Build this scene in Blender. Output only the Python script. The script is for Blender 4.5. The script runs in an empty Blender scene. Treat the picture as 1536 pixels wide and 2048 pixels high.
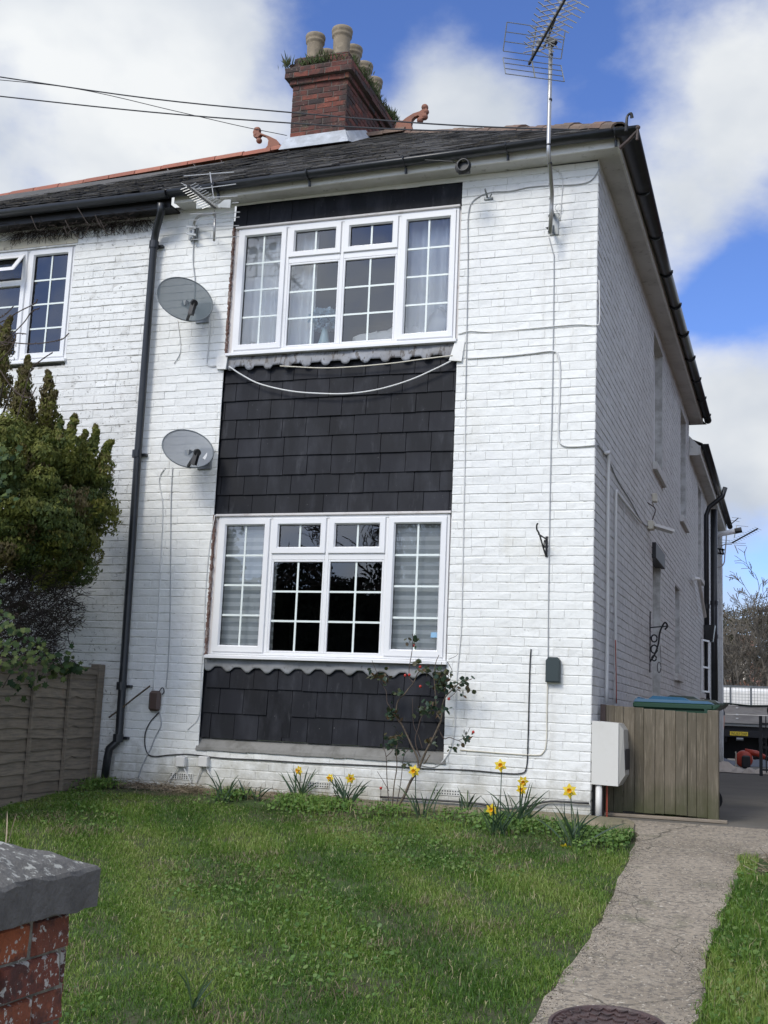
import bpy, math, random
import numpy as np
from mathutils import Vector
random.seed(7); rng = np.random.default_rng(7)
S = bpy.context.scene; C = S.collection
R = math.radians
# ---------------------------------------------------------------- camera (solved from the facade's vanishing points)
FPX = 2360.0
def rotm(y, p, r):
    cy, sy, cp, sp, cr, sr = math.cos(y), math.sin(y), math.cos(p), math.sin(p), math.cos(r), math.sin(r)
    right = np.array([cy, -sy, 0]); fw = np.array([sy*cp, cy*cp, sp]); up = np.cross(right, fw)
    return np.array([cr*right+sr*up, -sr*right+cr*up, fw])
RM = rotm(R(-19.21), R(9.59), R(2.456)); CP = np.array([1.4998, -9.4914, 0.7459])
cam = bpy.data.objects.new('camera', bpy.data.cameras.new('camera')); C.objects.link(cam)
from mathutils import Matrix
m = Matrix(((RM[0][0], RM[1][0], -RM[2][0], CP[0]), (RM[0][1], RM[1][1], -RM[2][1], CP[1]), (RM[0][2], RM[1][2], -RM[2][2], CP[2]), (0, 0, 0, 1)))
cam.matrix_world = m
cam.data.sensor_fit = 'VERTICAL'; cam.data.sensor_height = 36; cam.data.sensor_width = 27; cam.data.lens = 36*FPX/2048
cam.data.clip_start = .05; cam.data.clip_end = 2000
S.camera = cam
S.render.resolution_x = 768; S.render.resolution_y = 1024
S.view_settings.view_transform = 'Standard'; S.view_settings.look = 'None'; S.view_settings.gamma = 1
S.view_settings.exposure = 0.54
def ray(x, y): return RM.T @ np.array([(x-768)/FPX, -(y-1024)/FPX, 1.])
def onp(x, y, ax, v):                      # point of a photo feature on a known wall plane
    d = ray(x, y); return CP + d*((v-CP[ax])/d[ax])
def F(x, y, d=-.012): return onp(x, y, 1, d)         # on the front wall
def SW(x, y, d=.012): return onp(x, y, 0, d)         # on the side wall
def slope(x):
    t = min(1, max(0, (x+4.6)/2.2)); return .035+.065*t
def gz(x, y):
    if y > 10: return -.25*min(1, (y-10)/15)
    if y >= 0: return 0.
    return slope(x)*max(y, -8.)
def G(x, y):
    d = ray(x, y); s = .1
    for _ in range(12):
        t = (s*CP[1]-CP[2])/(d[2]-s*d[1]); p = CP+t*d; s = slope(p[0])
    if p[1] > 0: p = CP + d*(-CP[2]/d[2])
    return p
# ---------------------------------------------------------------- world: sky texture with broken cloud
SUN_EL, SUN_AZ = 40, 200      # azimuth clockwise from +y : light comes from the front left, over the viewer's left shoulder
w = bpy.data.worlds.new('World'); S.world = w; w.use_nodes = True
nt = w.node_tree; N = nt.nodes; L = nt.links; N.clear()
def nn(t, **k):
    n = N.new(t)
    for a, b in k.items(): setattr(n, a, b)
    return n
out = nn('ShaderNodeOutputWorld'); bg = nn('ShaderNodeBackground'); L.new(bg.outputs[0], out.inputs[0])
sky = nn('ShaderNodeTexSky', sky_type='NISHITA', sun_disc=False, sun_elevation=R(SUN_EL), sun_rotation=R(SUN_AZ), air_density=1.0, dust_density=.4, ozone_density=2.2)
tc = nn('ShaderNodeTexCoord'); nrm = nn('ShaderNodeVectorMath', operation='NORMALIZE'); L.new(tc.outputs['Generated'], nrm.inputs[0])
def wmath(op, a, b=None, clamp=False):
    n = nn('ShaderNodeMath', operation=op, use_clamp=clamp)
    for i, v in enumerate((a, b)):
        if v is None: continue
        if isinstance(v, (int, float)): n.inputs[i].default_value = v
        else: L.new(v, n.inputs[i])
    return n.outputs[0]
nz = nn('ShaderNodeTexNoise'); nz.inputs['Scale'].default_value = 3.1; nz.inputs['Detail'].default_value = 7; nz.inputs['Roughness'].default_value = .52; nz.inputs['Distortion'].default_value = .15
mp = nn('ShaderNodeMapping'); mp.inputs['Scale'].default_value = (1, 1, 1.5); mp.inputs['Location'].default_value = (.9, .3, .2)
L.new(nrm.outputs[0], mp.inputs[0]); L.new(mp.outputs[0], nz.inputs[0])
nz2 = nn('ShaderNodeTexNoise'); nz2.inputs['Scale'].default_value = 11; nz2.inputs['Detail'].default_value = 6; nz2.inputs['Roughness'].default_value = .55
L.new(mp.outputs[0], nz2.inputs[0])
cov = wmath('ADD', wmath('MULTIPLY', nz.outputs[0], 1.1), wmath('MULTIPLY', nz2.outputs[0], .62))
# cloud banks (+) and clear gaps (-) of this particular sky, as directions
BL = [(860, 20, .11, -.22), (740, 110, .06, -.24), (985, 60, .05, -.16), (60, 60, .18, .24), (470, 130, .08, .12), (590, 30, .06, -.2), (30, 250, .06, -.12), (250, 300, .16, .15), (890, 140, .06, .26), (860, 215, .07, .26), (960, 200, .05, .16), (1190, 60, .07, -.24), (1180, 230, .06, -.20), (1420, 260, .13, .22), (1450, 590, .045, -.34), (1530, 560, .04, -.30), (1380, 640, .02, -.2), (1460, 800, .07, .26), (1480, 1060, .03, -.10), (1520, 1150, .03, -.2), (1520, 60, .07, .12), (1290, 90, .03, .05)]
for px, py, s, a in BL+[(700, 560, .30, -.10)]:
    d = ray(px, py); d = d/np.linalg.norm(d)
    if s == .30: d[1] = -d[1]                # clear gap added behind the viewer to cool the upper window's reflection
    dist = nn('ShaderNodeVectorMath', operation='DISTANCE'); L.new(nrm.outputs[0], dist.inputs[0]); dist.inputs[1].default_value = d
    q = wmath('MULTIPLY', dist.outputs['Value'], 1/s); g = wmath('POWER', 2.718, wmath('MULTIPLY', wmath('MULTIPLY', q, q), -1))
    cov = wmath('ADD', cov, wmath('MULTIPLY', g, a))
mr = nn('ShaderNodeMapRange', interpolation_type='SMOOTHSTEP'); L.new(cov, mr.inputs[0]); mr.inputs[1].default_value = .62; mr.inputs[2].default_value = 1.06
# cloud body tone: thick parts greyer
cr = nn('ShaderNodeValToRGB'); cr.color_ramp.elements[0].position = .34; cr.color_ramp.elements[0].color = (7.4, 8.1, 9.2, 1); cr.color_ramp.elements[1].position = .62; cr.color_ramp.elements[1].color = (11.4, 11.7, 11.9, 1)
nz3 = nn('ShaderNodeTexNoise'); nz3.inputs['Scale'].default_value = 5; nz3.inputs['Detail'].default_value = 5; L.new(mp.outputs[0], nz3.inputs[0]); L.new(nz3.outputs[0], cr.inputs[0])
hs = nn('ShaderNodeMix', data_type='RGBA', blend_type='MULTIPLY'); hs.inputs[0].default_value = 1; L.new(sky.outputs[0], hs.inputs[6]); hs.inputs[7].default_value = (1.35, 1.62, 2.45, 1)
# clouds near the (veiled) sun are brighter
sdir = (math.sin(R(SUN_AZ))*math.cos(R(SUN_EL)), math.cos(R(SUN_AZ))*math.cos(R(SUN_EL)), math.sin(R(SUN_EL)))
dsn = nn('ShaderNodeVectorMath', operation='DISTANCE'); L.new(nrm.outputs[0], dsn.inputs[0]); dsn.inputs[1].default_value = sdir
gs = wmath('ADD', 1, wmath('MULTIPLY', wmath('POWER', 2.718, wmath('MULTIPLY', wmath('MULTIPLY', dsn.outputs['Value'], dsn.outputs['Value']), -1.7)), 2.2))
cg_ = nn('ShaderNodeVectorMath', operation='SCALE'); L.new(cr.outputs[0], cg_.inputs[0]); L.new(gs, cg_.inputs['Scale'])
cm = nn('ShaderNodeMix', data_type='RGBA'); L.new(mr.outputs[0], cm.inputs[0]); L.new(hs.outputs[2], cm.inputs[6]); L.new(cg_.outputs[0], cm.inputs[7])
L.new(cm.outputs[2], bg.inputs[0]); bg.inputs[1].default_value = .052
sun = bpy.data.objects.new('sun', bpy.data.lights.new('sun', 'SUN')); C.objects.link(sun)
sun.data.energy = 1.5; sun.data.angle = R(18); sun.data.color = (1, .95, .85)
a = R(SUN_AZ); e = R(SUN_EL); sd = Vector((math.sin(a)*math.cos(e), math.cos(a)*math.cos(e), math.sin(e)))
sun.rotation_euler = (-sd).to_track_quat('-Z', 'Y').to_euler(); sun.location = (-6, -12, 12)

# ---------------------------------------------------------------- materials
def mat(name, col, rough=.7, layers=(), bump=(), metal=0, spec=None, rnd=None, space='Object', trans=0, alpha=None):
    """layers: (colour, scale, lo, hi, strength[, stretch]) noise-masked coats; bump: (scale, strength, distance); rnd: colours picked by face attribute 'rnd'"""
    m = bpy.data.materials.new(name); m.use_nodes = True; t = m.node_tree; n = t.nodes; l = t.links
    b = n['Principled BSDF']; b.inputs['Roughness'].default_value = rough; b.inputs['Metallic'].default_value = metal
    if spec is not None: b.inputs['Specular IOR Level'].default_value = spec
    co = n.new('ShaderNodeTexCoord').outputs[space]
    if rnd:
        at = n.new('ShaderNodeAttribute'); at.attribute_name = 'rnd'; ra = n.new('ShaderNodeValToRGB'); ra.color_ramp.interpolation = 'LINEAR'
        while len(ra.color_ramp.elements) < len(rnd): ra.color_ramp.elements.new(.5)
        for i, c in enumerate(rnd): ra.color_ramp.elements[i].position = i/(len(rnd)-1); ra.color_ramp.elements[i].color = (*c, 1)
        l.new(at.outputs['Fac'], ra.inputs[0]); cur = ra.outputs[0]
    else:
        rg = n.new('ShaderNodeRGB'); rg.outputs[0].default_value = (*col, 1); cur = rg.outputs[0]
    for ly in layers:
        c, sc, lo, hi, st = ly[:5]; mpn = n.new('ShaderNodeMapping'); l.new(co, mpn.inputs[0])
        if len(ly) > 5: mpn.inputs['Scale'].default_value = ly[5]
        mpn.inputs['Location'].default_value = (random.random()*9, random.random()*9, random.random()*9)
        z = n.new('ShaderNodeTexNoise'); z.inputs['Scale'].default_value = sc; z.inputs['Detail'].default_value = 6; z.inputs['Roughness'].default_value = .62; l.new(mpn.outputs[0], z.inputs[0])
        r = n.new('ShaderNodeMapRange'); r.inputs[1].default_value = lo; r.inputs[2].default_value = hi; r.inputs[4].default_value = st; l.new(z.outputs[0], r.inputs[0])
        x = n.new('ShaderNodeMix'); x.data_type = 'RGBA'; l.new(r.outputs[0], x.inputs[0]); l.new(cur, x.inputs[6]); x.inputs[7].default_value = (*c, 1); cur = x.outputs[2]
    l.new(cur, b.inputs['Base Color'])
    prev = None
    for sc, st, di in bump:
        z = n.new('ShaderNodeTexNoise'); z.inputs['Scale'].default_value = sc; z.inputs['Detail'].default_value = 5; l.new(co, z.inputs[0])
        bn = n.new('ShaderNodeBump'); bn.inputs['Strength'].default_value = st; bn.inputs['Distance'].default_value = di; l.new(z.outputs[0], bn.inputs['Height'])
        if prev: l.new(prev, bn.inputs['Normal'])
        prev = bn.outputs[0]
    if prev: l.new(prev, b.inputs['Normal'])
    if trans:      # thin leaf or cloth: some light passes
        o = n['Material Output']; tb = n.new('ShaderNodeBsdfTranslucent'); ms = n.new('ShaderNodeMixShader'); ms.inputs[0].default_value = trans
        l.new(cur, tb.inputs[0]); l.new(b.outputs[0], ms.inputs[1]); l.new(tb.outputs[0], ms.inputs[2]); l.new(ms.outputs[0], o.inputs[0])
    if alpha is not None:   # fine perforated sheet
        o = n['Material Output']; tb = n.new('ShaderNodeBsdfTransparent'); ms = n.new('ShaderNodeMixShader'); ms.inputs[0].default_value = alpha
        l.new(tb.outputs[0], ms.inputs[1]); l.new(b.outputs[0], ms.inputs[2]); l.new(ms.outputs[0], o.inputs[0])
    return m
PW = (.80, .805, .775)
M = dict(
 paint=mat('painted_brick', PW, .55, [((.69, .695, .70), 1.2, .45, .75, .5), ((.64, .635, .61), 9, .54, .74, .4), ((.22, .21, .18), 26, .66, .74, .5), ((.58, .55, .45), 2.3, .60, .78, .4), ((.60, .585, .53), 7, .56, .74, .55, (1, 1, .09))], [(60, .35, .006), (11, .5, .018)], rnd=[(.785, .79, .76), (.81, .815, .785), (.80, .805, .775)]),
 joint=mat('painted_joint', (.76, .76, .735), .8, [((.62, .61, .57), 7, .46, .62, .75), ((.2, .19, .16), 18, .56, .7, .7)], [(40, .5, .006)]),
 paint_side=mat('painted_brick_side', (.55, .55, .55), .6, [((.48, .475, .46), 1.0, .4, .75, .6), ((.36, .36, .355), 8, .5, .72, .5), ((.2, .2, .18), 26, .66, .74, .5)], [(60, .45, .008), (13, .7, .02)], rnd=[(.63, .63, .61), (.68, .68, .665), (.65, .65, .635)]),  # this and joint_side: dirtier, and darkened to carry the side wall's shade
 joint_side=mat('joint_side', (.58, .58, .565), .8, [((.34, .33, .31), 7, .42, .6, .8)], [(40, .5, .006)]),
 paint_old=mat('weathered_painted_brick', PW, .65, [((.62, .62, .60), 1.4, .42, .7, .6), ((.42, .41, .37), 7, .55, .72, .6), ((.16, .15, .13), 34, .61, .68, .7), ((.12, .11, .09), 12, .66, .73, .7), ((.5, .46, .36), 2, .6, .8, .4)], [(60, .5, .008), (14, .4, .012)], rnd=[(.77, .775, .75), (.80, .805, .78), (.78, .785, .76)]),
 joint_old=mat('weathered_joint', (.62, .61, .58), .85, [((.2, .19, .16), 9, .5, .62, .8)], [(40, .6, .008)]),
 upvc=mat('white_upvc', (.80, .80, .80), .28, [((.68, .68, .66), 5, .5, .8, .3)]),
 upvc_old=mat('frame_edge', (.66, .63, .61), .5, [((.4, .33, .3), 12, .55, .7, .5)]),
 bar=mat('glazing_bar', (.74, .80, .77), .4),
 gasket=mat('black_gasket', (.03, .03, .035), .5),
 slate=mat('black_hung_tile', (.011, .012, .015), .62, [((.034, .036, .044), 3.5, .46, .70, .75, (1.8, 1, .6)), ((.08, .082, .092), 11, .60, .74, .4, (1.5, 1, .4)), ((.30, .30, .30), 45, .70, .72, .5), ((.012, .012, .014), 2, .5, .7, .6)], [(70, .15, .002)], rnd=[(.007, .0078, .0105), (.017, .018, .024), (.010, .011, .0145), (.014, .015, .019)], spec=.2),
 lead=mat('lead_sheet', (.21, .215, .22), .5, [((.33, .34, .36), 4, .45, .7, .8), ((.16, .155, .15), 7, .52, .68, .8, (1, 1, 1.6)), ((.06, .05, .045), 22, .62, .7, .75)], [(9, .4, .008)]),
 lead_worn=mat('lead_worn', (.17, .172, .18), .55, [((.29, .31, .35), 3, .45, .65, .8), ((.05, .04, .035), 14, .54, .6, .85, (1.8, 1, .8)), ((.12, .11, .10), 40, .58, .66, .6)], [(9, .4, .008)]),
 rslate=mat('roof_slate', (.05, .047, .045), .8, [((.12, .105, .085), 4, .45, .7, .7), ((.17, .145, .10), 17, .55, .68, .65), ((.07, .085, .04), 9, .60, .7, .6), ((.02, .02, .022), 3, .5, .7, .7)], [(40, .6, .01)], rnd=[(.035, .036, .04), (.07, .068, .066), (.05, .05, .054)]),
 rtile=mat('clay_ridge_tile', (.30, .115, .075), .8, [((.20, .10, .07), 6, .5, .7, .6), ((.08, .06, .05), 20, .6, .7, .6)], [(40, .4, .006)], rnd=[(.32, .11, .07), (.27, .10, .066), (.36, .14, .09)]),
 htile=mat('weathered_hip_tile', (.17, .115, .085), .85, [((.09, .075, .06), 6, .5, .7, .7), ((.26, .23, .18), 15, .6, .75, .5)], [(40, .5, .006)], rnd=[(.19, .12, .09), (.14, .10, .075), (.22, .15, .11)]),
 terra=mat('terracotta', (.27, .12, .08), .8, [((.13, .08, .06), 12, .5, .7, .7)], [(50, .4, .005)]),
 brick=mat('old_red_brick', (.2, .07, .05), .9, [((.035, .03, .027), 6, .46, .62, .8), ((.30, .22, .17), 25, .60, .70, .5), ((.07, .085, .04), 4, .6, .72, .6), ((.16, .05, .035), 3, .5, .7, .5)], [(50, .7, .008), (16, .5, .012)], rnd=[(.17, .05, .035), (.09, .035, .028), (.035, .027, .026), (.14, .045, .032), (.21, .065, .042)]),
 mortar=mat('lime_mortar', (.12, .10, .085), .95, [((.09, .08, .07), 10, .45, .65, .7)], [(60, .6, .006)]),
 pbrick=mat('pier_brick', (.25, .06, .03), .9, [((.07, .035, .03), 14, .5, .62, .8), ((.38, .12, .06), 30, .55, .7, .5), ((.02, .015, .015), 6, .56, .66, .7), ((.55, .56, .50), 60, .60, .63, .85), ((.60, .61, .55), 24, .62, .65, .75)], [(70, .9, .008), (22, .7, .012)], rnd=[(.30, .075, .03), (.18, .055, .035), (.07, .035, .035), (.34, .10, .04), (.26, .12, .08)]),
 pmortar=mat('pier_mortar', (.25, .24, .19), .95, [((.11, .105, .09), 20, .45, .6, .7), ((.55, .55, .48), 50, .6, .66, .8)], [(80, .9, .008)]),
 cap=mat('stone_cap', (.13, .125, .115), .85, [((.07, .067, .062), 9, .45, .65, .7), ((.14, .135, .13), 40, .55, .7, .5)], [(90, .8, .005), (20, .7, .012)]),
 pot=mat('chimney_pot', (.25, .205, .145), .85, [((.13, .11, .08), 7, .5, .7, .7), ((.45, .38, .27), 18, .55, .75, .5)], [(40, .3, .005)]),
 black=mat('black_plastic', (.018, .02, .023), .32, [((.05, .055, .06), 6, .5, .75, .5), ((.10, .12, .10), 30, .68, .74, .3)], [(20, .08, .004)]),
 blackm=mat('black_iron', (.012, .012, .014), .5),
 fascia=mat('white_board', (.76, .755, .72), .55, [((.50, .48, .42), 3, .5, .75, .6), ((.25, .22, .18), 14, .62, .72, .5)], [(20, .1, .004)]),
 soffit=mat('soffit_board', (.62, .61, .585), .7, [((.42, .41, .385), 2.5, .45, .7, .7), ((.12, .11, .1), 12, .6, .72, .6)], [(20, .15, .004)]),
 conc=mat('concrete', (.31, .265, .205), .9, [((.19, .16, .12), 1.6, .42, .62, .8), ((.10, .105, .055), 3.1, .58, .7, .6), ((.33, .29, .23), 5, .55, .7, .5), ((.09, .08, .07), 34, .48, .6, .7), ((.52, .47, .38), 52, .60, .64, .85), ((.36, .29, .2), 90, .56, .64, .7), ((.65, .6, .52), 24, .67, .69, .7)], [(90, .7, .006), (8, .3, .02)]),
 yard=mat('dark_concrete', (.125, .113, .092), .9, [((.075, .07, .055), 1.1, .42, .66, .7), ((.18, .165, .14), 26, .58, .7, .5), ((.05, .05, .045), 60, .62, .68, .5)], [(50, .5, .006)]),
 strip=mat('mossy_slab', (.27, .22, .15), .9, [((.14, .13, .075), 2.4, .42, .6, .8), ((.38, .31, .22), 5, .55, .72, .6), ((.08, .08, .05), 22, .56, .68, .6)], [(50, .6, .008), (6, .4, .02)]),
 soil=mat('soil', (.065, .05, .035), .95, [((.03, .04, .015), 6, .45, .6, .8), ((.12, .095, .06), 30, .55, .7, .6)], [(40, .9, .02)]),
 lawnbase=mat('lawn_soil', (.055, .058, .025), .95, [((.045, .085, .018), 3, .4, .6, .8), ((.13, .105, .06), 12, .58, .7, .5)], [(30, .9, .03)]),
 wood=mat('grey_fence_wood', (.19, .155, .115), .85, [((.10, .088, .07), 5, .42, .66, .7, (1, .7, 9)), ((.24, .21, .175), 9, .52, .7, .6, (1, .6, 10)), ((.24, .15, .09), 3, .66, .72, .6)], [(20, .5, .008)], rnd=[(.18, .145, .105), (.26, .215, .16), (.21, .17, .125)]),
 wood2=mat('green_stained_wood', (.17, .145, .10), .85, [((.085, .07, .045), 5, .42, .62, .6, (9, 9, .7)), ((.28, .24, .18), 8, .52, .72, .6, (9, 9, .6)), ((.07, .05, .03), 4.4, .68, .74, .8, (2, 2, .8))], [(20, .5, .008)], rnd=[(.075, .064, .044), (.145, .122, .088), (.105, .09, .065)]),
 dish=mat('dish_mesh_grey', (.10, .125, .135), .55, alpha=.84),
 dish2=mat('dish_mesh_pale', (.21, .23, .25), .55, alpha=.82),
 rim=mat('dish_rim', (.13, .15, .16), .5),
 alu=mat('aluminium', (.46, .455, .44), .38, [((.4, .39, .37), 20, .5, .7, .5)], metal=.85),
 steel=mat('galvanised', (.24, .255, .26), .5, [((.34, .36, .37), 15, .5, .7, .6), ((.22, .2, .17), 30, .62, .72, .5)], metal=.6),
 plasticw=mat('white_plastic', (.70, .69, .66), .45, [((.58, .56, .5), 6, .5, .75, .4)]),
 meter=mat('meter_box', (.62, .61, .57), .5, [((.52, .50, .45), 3, .5, .7, .5), ((.25, .24, .2), 30, .68, .74, .4)]),
 cream=mat('cream_conduit', (.62, .58, .48), .5), red=mat('red_wire', (.35, .07, .04), .5), redp=mat('red_plastic', (.42, .05, .025), .4),
 cab_w=mat('white_cable', (.68, .68, .66), .5), cab_g=mat('grey_cable', (.38, .39, .40), .5), cab_b=mat('black_cable', (.02, .02, .022), .45),
 brownbox=mat('brown_plastic', (.085, .055, .045), .45), greybox=mat('dark_box', (.035, .05, .052), .4),
 blue=mat('blue_lid', (.008, .065, .13), .55, [((.012, .09, .17), 4, .45, .7, .5)]), green=mat('green_bin', (.015, .05, .028), .35), dgreen=mat('dark_green_bin', (.012, .022, .016), .35),
 rubber=mat('rubber', (.012, .012, .012), .8),
 conif=mat('conifer_scale', (.08, .09, .02), .7, rnd=[(.035, .062, .012), (.08, .108, .017), (.165, .175, .026), (.12, .095, .03), (.065, .05, .02)], trans=.2),
 dead=mat('dead_twig', (.05, .036, .03), .9, rnd=[(.022, .017, .014), (.05, .036, .028), (.033, .025, .021)]),
 bark=mat('bark', (.08, .065, .05), .9, [((.04, .033, .026), 12, .45, .65, .7)], [(30, .8, .02)]),
 twig=mat('twig', (.07, .05, .04), .85), rosewood=mat('rose_stem', (.13, .10, .07), .8, [((.05, .04, .03), 20, .45, .6, .8)]),
 farbark=mat('far_bark', (.11, .095, .075), .9), farleaf=mat('evergreen_leaf', (.05, .05, .03), .8, rnd=[(.045, .045, .026), (.08, .075, .045), (.06, .05, .03)]),
 ivy=mat('ivy_leaf', (.03, .06, .02), .6, spec=.25, rnd=[(.02, .045, .016), (.035, .07, .022), (.10, .13, .035), (.03, .06, .02)], trans=.15),
 roseleaf=mat('rose_leaf', (.03, .055, .03), .45, rnd=[(.022, .05, .028), (.04, .075, .045), (.06, .07, .025), (.10, .05, .025)], trans=.2),
 daffleaf=mat('daffodil_leaf', (.03, .07, .04), .5, rnd=[(.022, .055, .028), (.045, .085, .045), (.06, .10, .03)], trans=.25),
 petal=mat('yellow_petal', (.80, .60, .03), .5, trans=.25), trumpet=mat('trumpet', (.85, .45, .01), .5, trans=.2), pink=mat('pink_petal', (.45, .06, .32), .5),
 hip=mat('rose_hip', (.40, .03, .02), .4),
 grass=mat('grass_blade', (.05, .1, .02), .55, rnd=[(.055, .135, .015), (.10, .20, .022), (.155, .26, .034), (.23, .31, .06), (.50, .45, .25)], trans=.35),
 clover=mat('lawn_weed', (.05, .10, .025), .55, rnd=[(.05, .12, .018), (.09, .18, .03), (.13, .21, .04), (.19, .24, .10)], trans=.25),
 litter=mat('dry_litter', (.2, .15, .09), .9, rnd=[(.10, .075, .05), (.22, .17, .11), (.34, .28, .2)]),
 iron=mat('rusty_iron', (.10, .07, .06), .6, [((.05, .04, .035), 9, .45, .6, .7)], [(40, .4, .003)], metal=.2),
 dark=mat('interior_dark', (.05, .05, .055), .9), inter=mat('interior_wall', (.08, .09, .12), .9),
 curtain=mat('net_curtain', (.88, .89, .88), .9, trans=.05), blind=mat('roller_blind', (.50, .53, .53), .8, rnd=[(.62, .65, .64), (.90, .92, .90)], trans=.05),
 cloth=mat('pale_cloth', (.85, .85, .82), .9), bluecloth=mat('pale_blue', (.55, .70, .78), .8), vase=mat('glazed_vase', (.65, .85, .84), .25),
 sheet=mat('dust_sheet', (.50, .44, .37), .9, [((.34, .30, .25), 4, .45, .65, .6)]), sheetb=mat('blue_sheet', (.10, .11, .13), .8),
 dropside=mat('alloy_dropside', (.40, .37, .34), .5, [((.26, .24, .22), 3, .45, .65, .7, (1, 1, 5))], metal=.3), plate=mat('yellow_plate', (.75, .55, .04), .5),
 navy=mat('navy_cloth', (.015, .018, .035), .9), skin=mat('skin', (.45, .25, .18), .6), farwall=mat('pale_render', (.62, .58, .50), .9), fartile=mat('brown_tile', (.20, .10, .07), .9),
 hedge=mat('hedge_leaf', (.02, .03, .015), .8, rnd=[(.014, .022, .010), (.03, .045, .02)]),
 sticker=mat('sticker', (.25, .45, .65), .5), putty=mat('brown_sealant', (.17, .10, .08), .9, [((.45, .40, .36), 18, .5, .6, .6)], [(40, .8, .01)]),
 moss=mat('roof_moss', (.06, .09, .03), .9, rnd=[(.04, .08, .02), (.08, .11, .035), (.10, .09, .05)], trans=.2),
)
def footdirt(m, z0, z1, col, st):           # splash-back grime on the lowest courses
    t = m.node_tree; n = t.nodes; l = t.links; bs = n['Principled BSDF']; old = bs.inputs['Base Color'].links[0].from_socket
    tcn = n.new('ShaderNodeTexCoord'); sp = n.new('ShaderNodeSeparateXYZ'); l.new(tcn.outputs['Object'], sp.inputs[0]); zn = n.new('ShaderNodeTexNoise'); zn.inputs['Scale'].default_value = 6; zn.inputs['Detail'].default_value = 7; zn.inputs['Roughness'].default_value = .7; l.new(tcn.outputs['Object'], zn.inputs[0])
    ad = n.new('ShaderNodeMath'); ad.operation = 'MULTIPLY_ADD'; ad.inputs[1].default_value = -.9; l.new(zn.outputs[0], ad.inputs[0]); l.new(sp.outputs[2], ad.inputs[2])
    rr = n.new('ShaderNodeMapRange'); rr.inputs[1].default_value = z1-.45; rr.inputs[2].default_value = z0-.45; rr.inputs[3].default_value = 0; rr.inputs[4].default_value = st; l.new(ad.outputs[0], rr.inputs[0])
    mx = n.new('ShaderNodeMix'); mx.data_type = 'RGBA'; l.new(rr.outputs[0], mx.inputs[0]); l.new(old, mx.inputs[6]); mx.inputs[7].default_value = (*col, 1); l.new(mx.outputs[2], bs.inputs['Base Color'])
def cracks(m, sc, col, wd):
    t = m.node_tree; n = t.nodes; l = t.links; bs = n['Principled BSDF']; old = bs.inputs['Base Color'].links[0].from_socket
    tcn = n.new('ShaderNodeTexCoord'); zn = n.new('ShaderNodeTexNoise'); zn.inputs['Scale'].default_value = 3; zn.inputs['Detail'].default_value = 6; l.new(tcn.outputs['Object'], zn.inputs[0]); ad = n.new('ShaderNodeVectorMath'); ad.operation = 'MULTIPLY_ADD'; ad.inputs[1].default_value = (.45, .45, 0); l.new(zn.outputs['Color'], ad.inputs[0]); l.new(tcn.outputs['Object'], ad.inputs[2])
    vo = n.new('ShaderNodeTexVoronoi'); vo.feature = 'DISTANCE_TO_EDGE'; vo.inputs['Scale'].default_value = sc; vo.inputs['Randomness'].default_value = .9; l.new(ad.outputs[0], vo.inputs['Vector'])
    rr = n.new('ShaderNodeMapRange'); rr.inputs[1].default_value = wd; rr.inputs[2].default_value = 0; rr.inputs[3].default_value = 0; rr.inputs[4].default_value = .85; l.new(vo.outputs['Distance'], rr.inputs[0])
    mx = n.new('ShaderNodeMix'); mx.data_type = 'RGBA'; l.new(rr.outputs[0], mx.inputs[0]); l.new(old, mx.inputs[6]); mx.inputs[7].default_value = (*col, 1); l.new(mx.outputs[2], bs.inputs['Base Color'])
cracks(M['conc'], .75, (.05, .045, .032), .006); cracks(M['yard'], .5, (.03, .028, .022), .006); cracks(M['strip'], 1.3, (.06, .055, .035), .012)
for k_ in ('paint', 'joint', 'paint_old', 'joint_old', 'paint_side', 'joint_side'): footdirt(M[k_], -.02, .36, (.30, .28, .21), .75)
# pale lichen patches on the stone cap grow only on its top
def glass(name, refl=1.0, tint=(1, 1, 1)):
    m = bpy.data.materials.new(name); m.use_nodes = True; t = m.node_tree; n = t.nodes; l = t.links; n.clear()
    o = n.new('ShaderNodeOutputMaterial'); fr = n.new('ShaderNodeFresnel'); fr.inputs[0].default_value = 1.52
    mu = n.new('ShaderNodeMath'); mu.operation = 'MULTIPLY_ADD'; mu.inputs[1].default_value = refl*1.8; mu.inputs[2].default_value = .02; mu.use_clamp = True; l.new(fr.outputs[0], mu.inputs[0])
    tr = n.new('ShaderNodeBsdfTransparent'); tr.inputs[0].default_value = (*[.95*c for c in tint], 1)
    gl = n.new('ShaderNodeBsdfGlossy'); gl.inputs['Roughness'].default_value = .0; gl.inputs[0].default_value = (1, 1, 1, 1)
    nzz = n.new('ShaderNodeTexNoise'); nzz.inputs['Scale'].default_value = 1.4; bn = n.new('ShaderNodeBump'); bn.inputs['Strength'].default_value = .12; bn.inputs['Distance'].default_value = .02
    cc = n.new('ShaderNodeTexCoord'); l.new(cc.outputs['Object'], nzz.inputs[0]); l.new(nzz.outputs[0], bn.inputs['Height']); l.new(bn.outputs[0], gl.inputs['Normal'])
    ms = n.new('ShaderNodeMixShader'); l.new(mu.outputs[0], ms.inputs[0]); l.new(tr.outputs[0], ms.inputs[1]); l.new(gl.outputs[0], ms.inputs[2]); l.new(ms.outputs[0], o.inputs[0])
    return m
M['glass'] = glass('window_glass', .95, (.97, .99, 1))

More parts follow.
